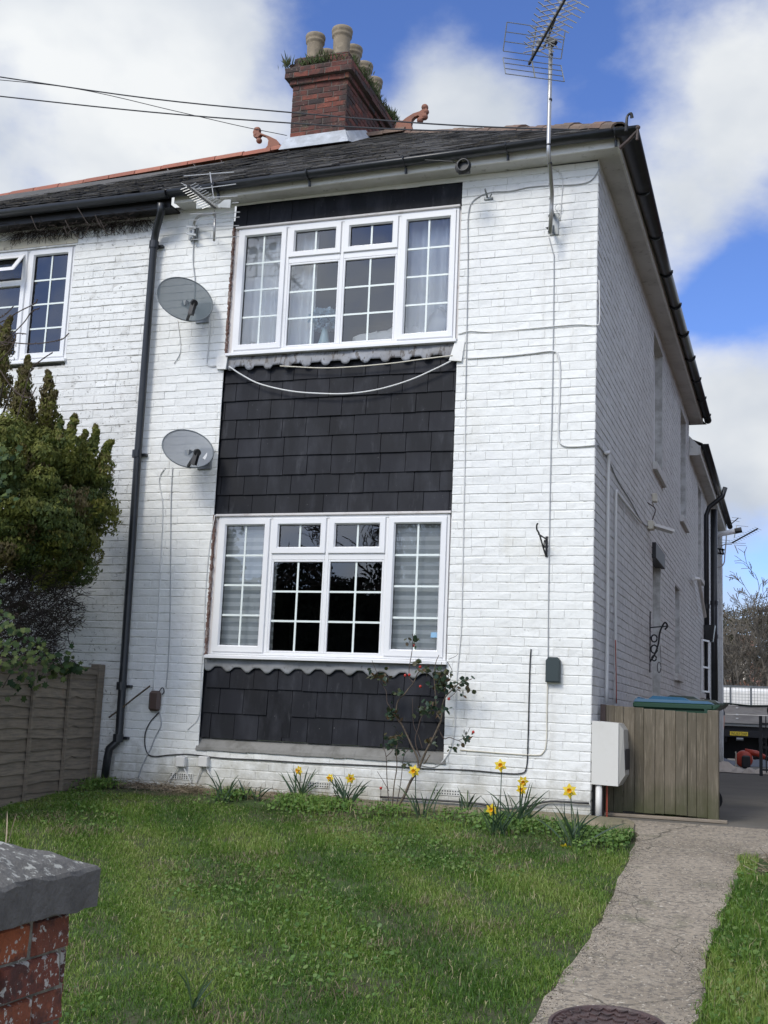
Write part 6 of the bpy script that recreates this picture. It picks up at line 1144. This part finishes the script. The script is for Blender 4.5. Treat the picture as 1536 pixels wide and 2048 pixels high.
by = 16.5; bc = yat(1488, 1509, by); bb = gz(0, by); s_ = bc[2]-bb; s_ = max(.12, s_)
BL_ = thing('leaf_blower', (bc[0], by, bb), 'red and black leaf blower lying on the ground behind the sheet', 'leaf blower')
mb = MB(); mb.lathe([(.0, -.13), (.12, -.13), (.17, -.09), (.18, 0), (.17, .08), (.1, .12), (0, .12)], (bc[0], by, bb+.2), 20, (0, 1, 0)); mb.build('fan_housing', 'redp', BL_, True)
mb = MB(); mb.tube([(bc[0]+.02, by, bb+.35), (bc[0]+.25, by, bb+.33), (bc[0]+.42, by, bb+.25)], [.07, .06, .05], 12); mb.build('nozzle', 'redp', BL_, True); mb = MB(); mb.tube([(bc[0]+.42, by, bb+.25), (bc[0]+.75, by, bb+.15)], [.052, .042], 12); mb.build('tube', 'blackm', BL_, True)
mb = MB(); mb.bbox((bc[0]-.04, by-.2, bb+.02), (bc[0]+.13, by-.08, bb+.28), .03); mb.build('engine', 'blackm', BL_); mb = MB(); mb.tube([(bc[0]-.17+.02*math.cos(a_), by-.1, bb+.2+.15*math.sin(a_)) for a_ in np.linspace(-1.4, 1.4, 9)], .014, 6); mb.build('handle', 'cream', BL_)
# person partly hidden behind the house end
py_ = 20.5; pc = yat(1438, 1440, py_); px_ = pc[0]-.13; pz = gz(0, py_)
def skinned(name, nodes, edges, mt, par):
    me = bpy.data.meshes.new(name); L0 = V3(ORG[par.name]) if par else V3((0, 0, 0)); me.from_pydata([tuple(V3(n[:3])-L0) for n in nodes], edges, []); o = bpy.data.objects.new(name, me); C.objects.link(o); 
    if par: o.parent = par; ORG[o.name] = tuple(L0)
    sk = o.modifiers.new('Skin', 'SKIN'); 
    for i, n in enumerate(nodes): me.skin_vertices[0].data[i].radius = (n[3], n[4] if len(n) > 4 else n[3])
    me.skin_vertices[0].data[0].use_root = True; ss = o.modifiers.new('Sub', 'SUBSURF'); ss.levels = 2; ss.render_levels = 2; me.materials.append(M[mt]); return o
X, Yp, Z = px_, py_, pz
PE = thing('person', (X, Yp, Z), 'person in a navy t-shirt and dark trousers half hidden behind the end of the house', 'person')
hz = Z+.88
nodes = [(X, Yp, hz, .13, .10), (X, Yp, hz+.22, .12, .09), (X, Yp, hz+.42, .15, .10), (X, Yp, hz+.55, .06), (X, Yp-.01, hz+.63, .06), (X, Yp-.02, hz+.72, .085, .10), (X, Yp-.01, hz+.80, .075, .09),
 (X+.17, Yp, hz+.47, .06), (X+.23, Yp, hz+.22, .045), (X+.22, Yp-.08, hz-.01, .032), (X+.215, Yp-.10, hz-.09, .035, .02), (X-.17, Yp, hz+.47, .06), (X-.23, Yp, hz+.22, .045), (X-.22, Yp-.08, hz-.01, .032), (X-.215, Yp-.10, hz-.09, .035, .02),
 (X+.09, Yp, hz-.08, .09), (X+.12, Yp-.02, hz-.45, .06), (X+.15, Yp, hz-.82, .042), (X+.155, Yp-.12, hz-.85, .04, .03), (X-.09, Yp, hz-.08, .09), (X-.11, Yp-.02, hz-.45, .06), (X-.12, Yp, hz-.82, .042), (X-.13, Yp-.12, hz-.85, .04, .03)]
edges = [(0, 1), (1, 2), (2, 3), (3, 4), (4, 5), (5, 6), (2, 7), (7, 8), (8, 9), (9, 10), (2, 11), (11, 12), (12, 13), (13, 14), (0, 15), (15, 16), (16, 17), (17, 18), (0, 19), (19, 20), (20, 21), (21, 22)]
k = len(nodes)
for sgn, hi in ((1, 10), (-1, 14)):
    hx, hy, hzz = nodes[hi][:3]
    for f in range(4):
        dx = (f-1.5)*.017; ln = (.05, .062, .066, .055)[f]; nodes += [(hx+dx*.3, hy+dx, hzz-.03, .010), (hx+dx*.3, hy+dx-.005, hzz-.03-ln*.5, .009), (hx-sgn*.012, hy+dx-.012, hzz-.03-ln, .008)]; edges += [(hi, k), (k, k+1), (k+1, k+2)]; k += 3
    nodes += [(hx-sgn*.02, hy-.03, hzz, .010), (hx-sgn*.025, hy-.055, hzz-.035, .009)]; edges += [(hi, k), (k, k+1)]; k += 2
skinned('body', nodes, edges, 'skin', PE)
nodes = [(X, Yp, hz-.02, .145, .115), (X, Yp, hz+.22, .14, .105), (X, Yp, hz+.42, .165, .115), (X, Yp, hz+.52, .085), (X+.18, Yp, hz+.47, .078), (X+.22, Yp, hz+.27, .068), (X-.18, Yp, hz+.47, .078), (X-.22, Yp, hz+.27, .068)]
skinned('shirt', nodes, [(0, 1), (1, 2), (2, 3), (2, 4), (4, 5), (2, 6), (6, 7)], 'navy', PE)
nodes = [(X, Yp, hz, .14, .12), (X+.09, Yp, hz-.08, .105), (X+.12, Yp-.02, hz-.45, .08), (X+.15, Yp, hz-.80, .062), (X-.09, Yp, hz-.08, .105), (X-.11, Yp-.02, hz-.45, .08), (X-.12, Yp, hz-.80, .062)]
skinned('trousers', nodes, [(0, 1), (1, 2), (2, 3), (0, 4), (4, 5), (5, 6)], 'gasket', PE)
for sx in (.15, -.125): mb = MB(); mb.bbox((X+sx-.05, Yp-.2, Z), (X+sx+.05, Yp+.07, Z+.1), .03); mb.build('boot', 'brownbox', PE)
mb = MB(); 
for _ in range(260): d = rng.normal(size=3); d[2] = abs(d[2]); d[1] = abs(d[1])-.2; d /= np.linalg.norm(d); leafquad(mb, V3((X, Yp, hz+.77))+d*V3((.085, .10, .09)), np.cross(d, (1, .2, 0)), .012, .05, 0)
mb.build('hair', 'brownbox', PE)
# tipper truck
ty = 22.0
def sc(px, py): return yat(px, py, ty)
tl_ = sc(1441, 1410); tr_x = sc(1590, 1410)[0]; tx0 = tl_[0]-.5; tx1 = tx0+2.05; tz = gz(0, ty); zA = sc(1480, 1411)[2]; zB = sc(1480, 1447)[2]; zC = sc(1480, 1373)[2]; zP = sc(1478, 1467)[2]
TK = thing('tipper_truck', ((tx0+tx1)/2, ty, tz), 'flatbed tipper truck seen from behind with alloy tailboard and mesh cage', 'truck')
mb = MB()
for i in range(2): za = zB+(zA-zB)*i/2; mb.bbox((tx0, ty, za+.004), (tx1, ty+.05, za+(zA-zB)/2-.004), .006)
mb.bbox((tx0, ty+.05, zB), (tx0+.05, ty+3.2, zA)); mb.bbox((tx1-.05, ty+.05, zB), (tx1, ty+3.2, zA)); tb = mb.build('tailboard', 'dropside', TK)
c = sc(1474, 1420)[0]
for z in (zB+.1, zB+.2, zA-.08): MB().bbox((c-.03, ty-.02, z), (c+.03, ty-.001, z+.035)).build('latch', 'plasticw', tb)
mb = MB(); mb.box((tx0, ty+.06, zB-.02), (tx1, ty+3.2, zB)); mb.box((tx0, ty-.01, zB-.06), (tx1, ty+.06, zB-.03)); mb.build('deck', 'steel', TK)
mb = MB(); mb.bbox((tx0+.05, ty+.1, zB-.24), (tx1-.05, ty+3.1, zB-.07)); mb.box((tx0+.5, ty+.2, zP-.22), (tx0+.65, ty+5, zB-.1)); mb.box((tx1-.65, ty+.2, zP-.22), (tx1-.5, ty+5, zB-.1)); mb.bbox((tx0+.05, ty+.0, zP-.09), (tx1-.05, ty+.08, zP+.08)); mb.box((tx0+.1, ty+1.2, tz+.12), (tx1-.1, ty+1.35, zB-.1)); mb.build('chassis', 'blackm', TK)
mb = MB(); zq = [zA+.0, zC]; g = .0
mb.bar((tx0, ty+.02, zC), (tx1, ty+.02, zC), .05, .05); 
for xx in (tx0+.02, sc(1461, 1390)[0], sc(1502, 1390)[0], tx1-.02): mb.bar((xx, ty+.02, zA), (xx, ty+.02, zC), .05, .04, (0, 1, 0))
for xx in (tx0+.02, tx1-.02): mb.bar((xx, ty+.02, zC), (xx, ty+3.2, zC), .05, .05); mb.bar((xx, ty+3.2, zA), (xx, ty+3.2, zC), .04, .04, (0, 1, 0))
cgo = mb.build('cage', 'steel', TK); mb = MB(); x = tx0+.05
while x < tx1: mb.bar((x, ty+.02, zA), (x, ty+.02, zC), .008, .008, (0, 1, 0)); x += .075
z = zA+.06
while z < zC: mb.bar((tx0, ty+.03, z), (tx1, ty+.03, z), .007, .007); z += .075
mb.build('mesh', 'steel', cgo)
mb = MB(); mb.tube([(tx0, ty-.0, zA+.02), (tx0+.6, ty-.02, zA+.04), (tx0+1.2, ty-.02, zA+.0), (tx1, ty, zA+.03)], .022, 6); mb.build('rolled_net', 'dgreen', TK)
pc0 = sc(1478, 1467)[0]; mb = MB(); pw, ph_ = .0, 0
wA = sc(1460, 1467)[0]; wB = sc(1496, 1467)[0]; zT = sc(1478, 1463.5)[2]; zU = sc(1478, 1471.5)[2]; mb.bbox((wA, ty-.02, zU), (wB, ty-.002, zT), .004); plo = mb.build('number_plate', 'plate', TK)
fc = bpy.data.curves.new('plate_text', 'FONT'); fc.body = 'WU53 DXP'; fc.size = 1; fc.align_x = 'CENTER'; fc.align_y = 'CENTER'; fc.extrude = .002; fo = bpy.data.objects.new('t', fc); C.objects.link(fo); bpy.context.view_layer.update()
me = bpy.data.meshes.new_from_object(fo.evaluated_get(bpy.context.evaluated_depsgraph_get())); bpy.data.objects.remove(fo); bx = np.array([v.co[:] for v in me.vertices]); sx = (wB-wA)*.88/(bx[:, 0].max()-bx[:, 0].min()); sz = (zT-zU)*.72/(bx[:, 1].max()-bx[:, 1].min()); cxm = (bx[:, 0].max()+bx[:, 0].min())/2; cym = (bx[:, 1].max()+bx[:, 1].min())/2
mb = MB(); mb.add([((wA+wB)/2+(v[0]-cxm)*sx, ty-.0215-v[2], (zT+zU)/2+(v[1]-cym)*sz) for v in bx], [tuple(p.vertices) for p in me.polygons]); mb.build('plate_lettering', 'gasket', plo)
for xx in (tx0+.15, tx1-.45):
    for yy in (ty+.9, ty+4.6): mb = MB(); mb.tube([(xx, yy, tz+.34), (xx+.28, yy, tz+.34)], .34, 22); mb.build('wheel', 'rubber', TK)
for i, xx in enumerate((tx0+.12, tx1-.40)): mb = MB(); mb.bbox((xx, ty-.03, zP-.05), (xx+.28, ty-.001, zP+.05), .01); mb.build('tail_light', 'redp', TK)
mb = MB(); mb.bbox((tx0+.1, ty+3.3, zB-.1), (tx1-.1, ty+5.3, zB+1.0), .12); mb.build('cab', 'plasticw', TK)
mb = MB(); mb.tube([(pc0-.06, ty+.0, zP-.14), (pc0+.1, ty+.02, zP-.14)], .04, 10); mb.build('tow_bar', 'steel', TK)
# low sheeting in front of the truck
mb = MB(); y = 20.0; vs = []
for i in range(15): x = -.4+2.6*i/14; vs += [(x, y-.4, gz(x, y)+.02), (x, y, gz(x, y)+.14+.05*math.sin(i*1.2)), (x, y+.5, gz(x, y)+.06)]
mb.add(vs, [(i*3+k, (i+1)*3+k, (i+1)*3+k+1, i*3+k+1) for i in range(14) for k in range(2)]); solo(mb, 'ground_sheet', 'sheetb', 'blue-grey tarpaulin on the ground behind the truck', 'tarpaulin')
# rear aerial on the far corner
ry = 16.9; RA = thing('rear_aerial', tuple(yat(1440, 1100, ry)), 'small aerial on a bracket at the far rear corner beyond the black pipes', 'aerial')
q_ = lambda x, y: (1360+x*.1855, 1020+y*.1855)
mb = MB(); mb.tube(smoothpts([yat(*q_(*p), ry) for p in ((390, 620), (440, 610), (475, 570), (485, 480), (500, 280), (480, 240), (400, 225))], 4), .014, 6); mb.tube([yat(*q_(*p), ry) for p in ((440, 410), (450, 385), (490, 368), (560, 368))], .012, 6); mb.build('mast', 'alu', RA)
mb = MB(); mb.bar(yat(*q_(560, 355), ry), yat(*q_(840, 200), ry-.6), .02, .025); mb.bar(yat(*q_(540, 160), ry), yat(*q_(630, 85), ry), .02, .02); mb.build('boom', 'blackm', RA)
mb = MB(); b0_ = yat(*q_(560, 355), ry); b1_ = yat(*q_(840, 200), ry-.6)
for k in range(12): c_ = b0_+(b1_-b0_)*k/11; mb.tube([c_-V3((.07, -.0, -.035)), c_+V3((.07, 0, -.035))], .004, 4)
for (xa, ya, xb, yb2) in ((600, 165, 735, 180), (560, 235, 690, 240), (420, 320, 540, 330), (430, 352, 710, 360), (600, 378, 715, 385), (560, 80, 660, 90), (550, 110, 640, 125)): mb.tube([yat(*q_(xa, ya), ry), yat(*q_(xb, yb2), ry)], .005, 4)
mb.tube([yat(*q_(610, 165), ry), yat(*q_(585, 300), ry)], .01, 5); mb.tube([yat(*q_(590, 380), ry), yat(*q_(628, 470), ry)], .01, 5); mb.build('element', 'alu', RA)
mb = MB(); 
for (xa, ya, xb, yb2) in ((395, 415, 480, 430), (395, 460, 470, 478), (425, 415, 440, 480), (455, 415, 470, 480), (395, 415, 405, 480)): mb.bar(yat(*q_(xa, ya), ry), yat(*q_(xb, yb2), ry), .02, .035)
mb.build('bracket', 'blackm', RA)
# ================================================================= FAR BACKGROUND
def twigtree(base, h, r0, seed, name, label, group, mt='farbark', depth=5, spread=.55, first=.25, leaf=None, minr=.006):
    rs = random.Random(seed); Tt = thing(name, base, label, 'tree', group); tr = MB(); cr_ = MB()
    def grow(p, d, L_, r, k):
        n = 3; pts = [p]; rad = [r]
        for i in range(n): d = d+V3((rs.gauss(0, .12), rs.gauss(0, .12), rs.gauss(.03, .08))); d /= np.linalg.norm(d); p = p+d*L_/n; pts.append(p); rad.append(max(minr, r*(1-.35*(i+1)/n)))
        (tr if k < 2 else cr_).tube(pts, rad, 6 if k < 2 else 3, 0, False)
        if k >= depth: return
        for j in range(rs.randint(2, 3) if k else 4):
            a_ = rs.uniform(0, 6.283); u = np.cross(d, (math.cos(a_), math.sin(a_), .2)); u /= np.linalg.norm(u); s = rs.uniform(.35, 1)*spread; i = rs.randint(1, n); grow(pts[i], d*(1-s*.4)+u*s, L_*rs.uniform(.58, .8), rad[i]*.62, k+1)
    grow(V3(base), V3((rs.gauss(0, .05), rs.gauss(0, .05), 1)), h*.38, r0, 0); tr.build('trunk', mt, Tt); cr_.build('crown', mt, Tt); return Tt
for i, (px, y, h, seed, lab) in enumerate(((1452, 46, 9.5, 1, 'slender bare tree nearest the house end'), (1480, 42, 8.5, 2, 'bare tree with a pale straight trunk left of the evergreen'), (1512, 48, 10, 3, 'bare tree standing in front of the evergreen crown'), (1540, 44, 11, 4, 'tall bare tree with arching boughs at the right edge'), (1466, 60, 10, 5, 'faint bare tree farthest back'))):
    p = yat(px, 1441, y); twigtree((p[0], y, -.3), h*.74, .14, seed, 'bare_tree', lab, 'bare winter trees beyond the yard', depth=7, spread=.75, minr=.014)
def evergreen(px, y, R_, hz_, label, seed):
    rs = np.random.default_rng(seed); p = yat(px, 1441, y); ET = thing('evergreen_tree', (p[0], y, -.3), label, 'tree'); mb = MB(); MB_ = MB()
    MB_.tube([(p[0], y, -.3), (p[0]+.2, y, hz_*.4), (p[0], y, hz_)], [.25, .2, .08], 8)
    for _ in range(10): a_ = rs.random()*6.28; MB_.tube([(p[0], y, hz_*.35), (p[0]+R_*.7*math.cos(a_), y+R_*.7*math.sin(a_), hz_*rs.uniform(.6, 1.1))], [.1, .03], 5, 0, False)
    MB_.build('trunk', 'bark', ET)
    for _ in range(230):
        d = rs.normal(size=3); d[2] = abs(d[2])*1.0-.25; d /= np.linalg.norm(d); c = V3((p[0], y, hz_))+d*R_*V3((1, 1, .85))*rs.uniform(.6, 1)**.6; sr = rs.uniform(.3, .7)
        for _ in range(110): e_ = rs.normal(size=3); e_ /= np.linalg.norm(e_); leafquad(mb, c+e_*sr*rs.uniform(.6, 1), e_+rs.normal(0, .6, 3), .07, .12, rs.random())
    mb.build('crown', 'farleaf', ET)
evergreen(1530, 54, 3.4, 3.9, 'rounded dark olive evergreen behind the bare trees at the right', 1)
HB_ = thing('far_house', tuple(yat(1460, 1441, 70)[:2])+(-.3,), 'cream rendered house with a brown tiled lower roof seen through the trees', 'house')
c_ = yat(1430, 1441, 70); z1_ = yat(1460, 1310, 70)[2]; z0_ = yat(1460, 1362, 70)[2]; mb = MB(); mb.box((c_[0]-5, 70, -.3), (yat(1493, 1400, 70)[0], 78, z1_)); mb.build('wall', 'farwall', HB_)
mb = MB(); mb.box((c_[0]-5, 68, -.3), (yat(1570, 1400, 68)[0], 69.9, z0_)); mb.build('lower_storey', 'fartile', HB_)
mb = MB(); mb.prism([(c_[0]-5.5, 69.5, z1_+.01), (c_[0]-5.5, 78.5, z1_+.01), (c_[0]-5.5, 74, z1_+1.6)], (yat(1493, 1400, 70)[0]-c_[0]+5.9, 0, 0)); mb.build('roof', 'fartile', HB_)
mb = MB(); 
for k in range(3): xx = yat(1472+k*22, 1400, 67.9)[0]; mb.bbox((xx, 67.9, 1.0), (xx+.9, 67.96, 1.9)); 
mb.build('window', 'gasket', HB_)
for i, (x, lab) in enumerate(((yat(1512, 1400, 62)[0], 'white rendered house just showing behind the evergreen trunk'),)):
    O_ = thing('far_house', (x+4, 62, -.3), lab, 'house'); mb = MB(); mb.box((x, 62, -.3), (x+9, 70, 3.0)); mb.build('wall', 'farwall', O_); mb = MB(); mb.prism([(x-.4, 61.6, 3.01), (x-.4, 70.4, 3.01), (x-.4, 66, 4.6)], (9.8, 0, 0)); mb.build('roof', 'fartile', O_); mb = MB(); mb.bbox((x+1, 61.95, 1), (x+2.2, 61.99, 2.2)); mb.build('window', 'gasket', O_)
NR = thing('added_shade_house', (8, 5, 0), 'unseen red brick house added on the right to shade the side wall', 'house')  # added out of view to keep sky light off the side wall
mb = MB(); mb.box((4.9, -.5, -.2), (12, 15, 5.6)); mb.build('wall', 'brick', NR)
mb = MB(); mb.add([(4.6, -.8, 5.62), (12.3, -.8, 5.62), (12.3, 15.3, 5.62), (4.6, 15.3, 5.62), (8.4, 3, 8.2), (8.4, 11.5, 8.2)], [(0, 1, 4), (1, 2, 5, 4), (2, 3, 5), (3, 0, 4, 5), (3, 2, 1, 0)]); mb.build('roof', 'rslate', NR)
for y_, z_ in ((2, 1), (2, 3.7), (9, 1), (9, 3.7)): wn = MB().bbox((4.86, y_, z_), (4.9, y_+1.1, z_+1.2)).build('window', 'upvc', NR); MB().quad((4.855, y_+.08, z_+.08), (4.855, y_+.08, z_+1.12), (4.855, y_+1.02, z_+1.12), (4.855, y_+1.02, z_+.08)).build('pane', 'gasket', wn)
# across the street behind the viewer: what the windows mirror
twigtree((-10.5, -26, -.8), 11, .3, 41, 'street_tree', 'large bare street tree across the road, mirrored in the lower window', 'trees across the road', 'twig', 7, .75, minr=.014)
twigtree((-6.8, -24, -.8), 10, .28, 42, 'street_tree', 'second bare street tree across the road nearer the gate', 'trees across the road', 'twig', 7, .75, minr=.014)
HG = thing('hedge', (-9, -25, -.8), 'tall dark evergreen hedge across the road, mirrored in the lower window', 'hedge'); mb = MB()
for _ in range(60000):
    x = rng.uniform(-19, 0); z = -.8+6.2*rng.random(); y = -27+rng.uniform(0, 1.2); leafquad(mb, V3((x, y, z+.5*math.sin(x*1.7))), rng.normal(size=3), .12, .16, rng.random())
mb.build('leaves', 'hedge', HG); mb = MB(); vs = [(-20+i*.5, -26.7+.25*math.sin(i*1.3+jx), -.8+jx*.55*(1+.05*math.sin(i))) for jx in range(11) for i in range(41)]; mb.add(vs, [(jx*41+i, jx*41+i+1, (jx+1)*41+i+1, (jx+1)*41+i) for jx in range(10) for i in range(40)]); mb.build('inner_growth', 'hedge', HG)
print('objects', len(bpy.data.objects), 'verts', sum(len(o.data.vertices) for o in bpy.data.objects if o.type == 'MESH'))
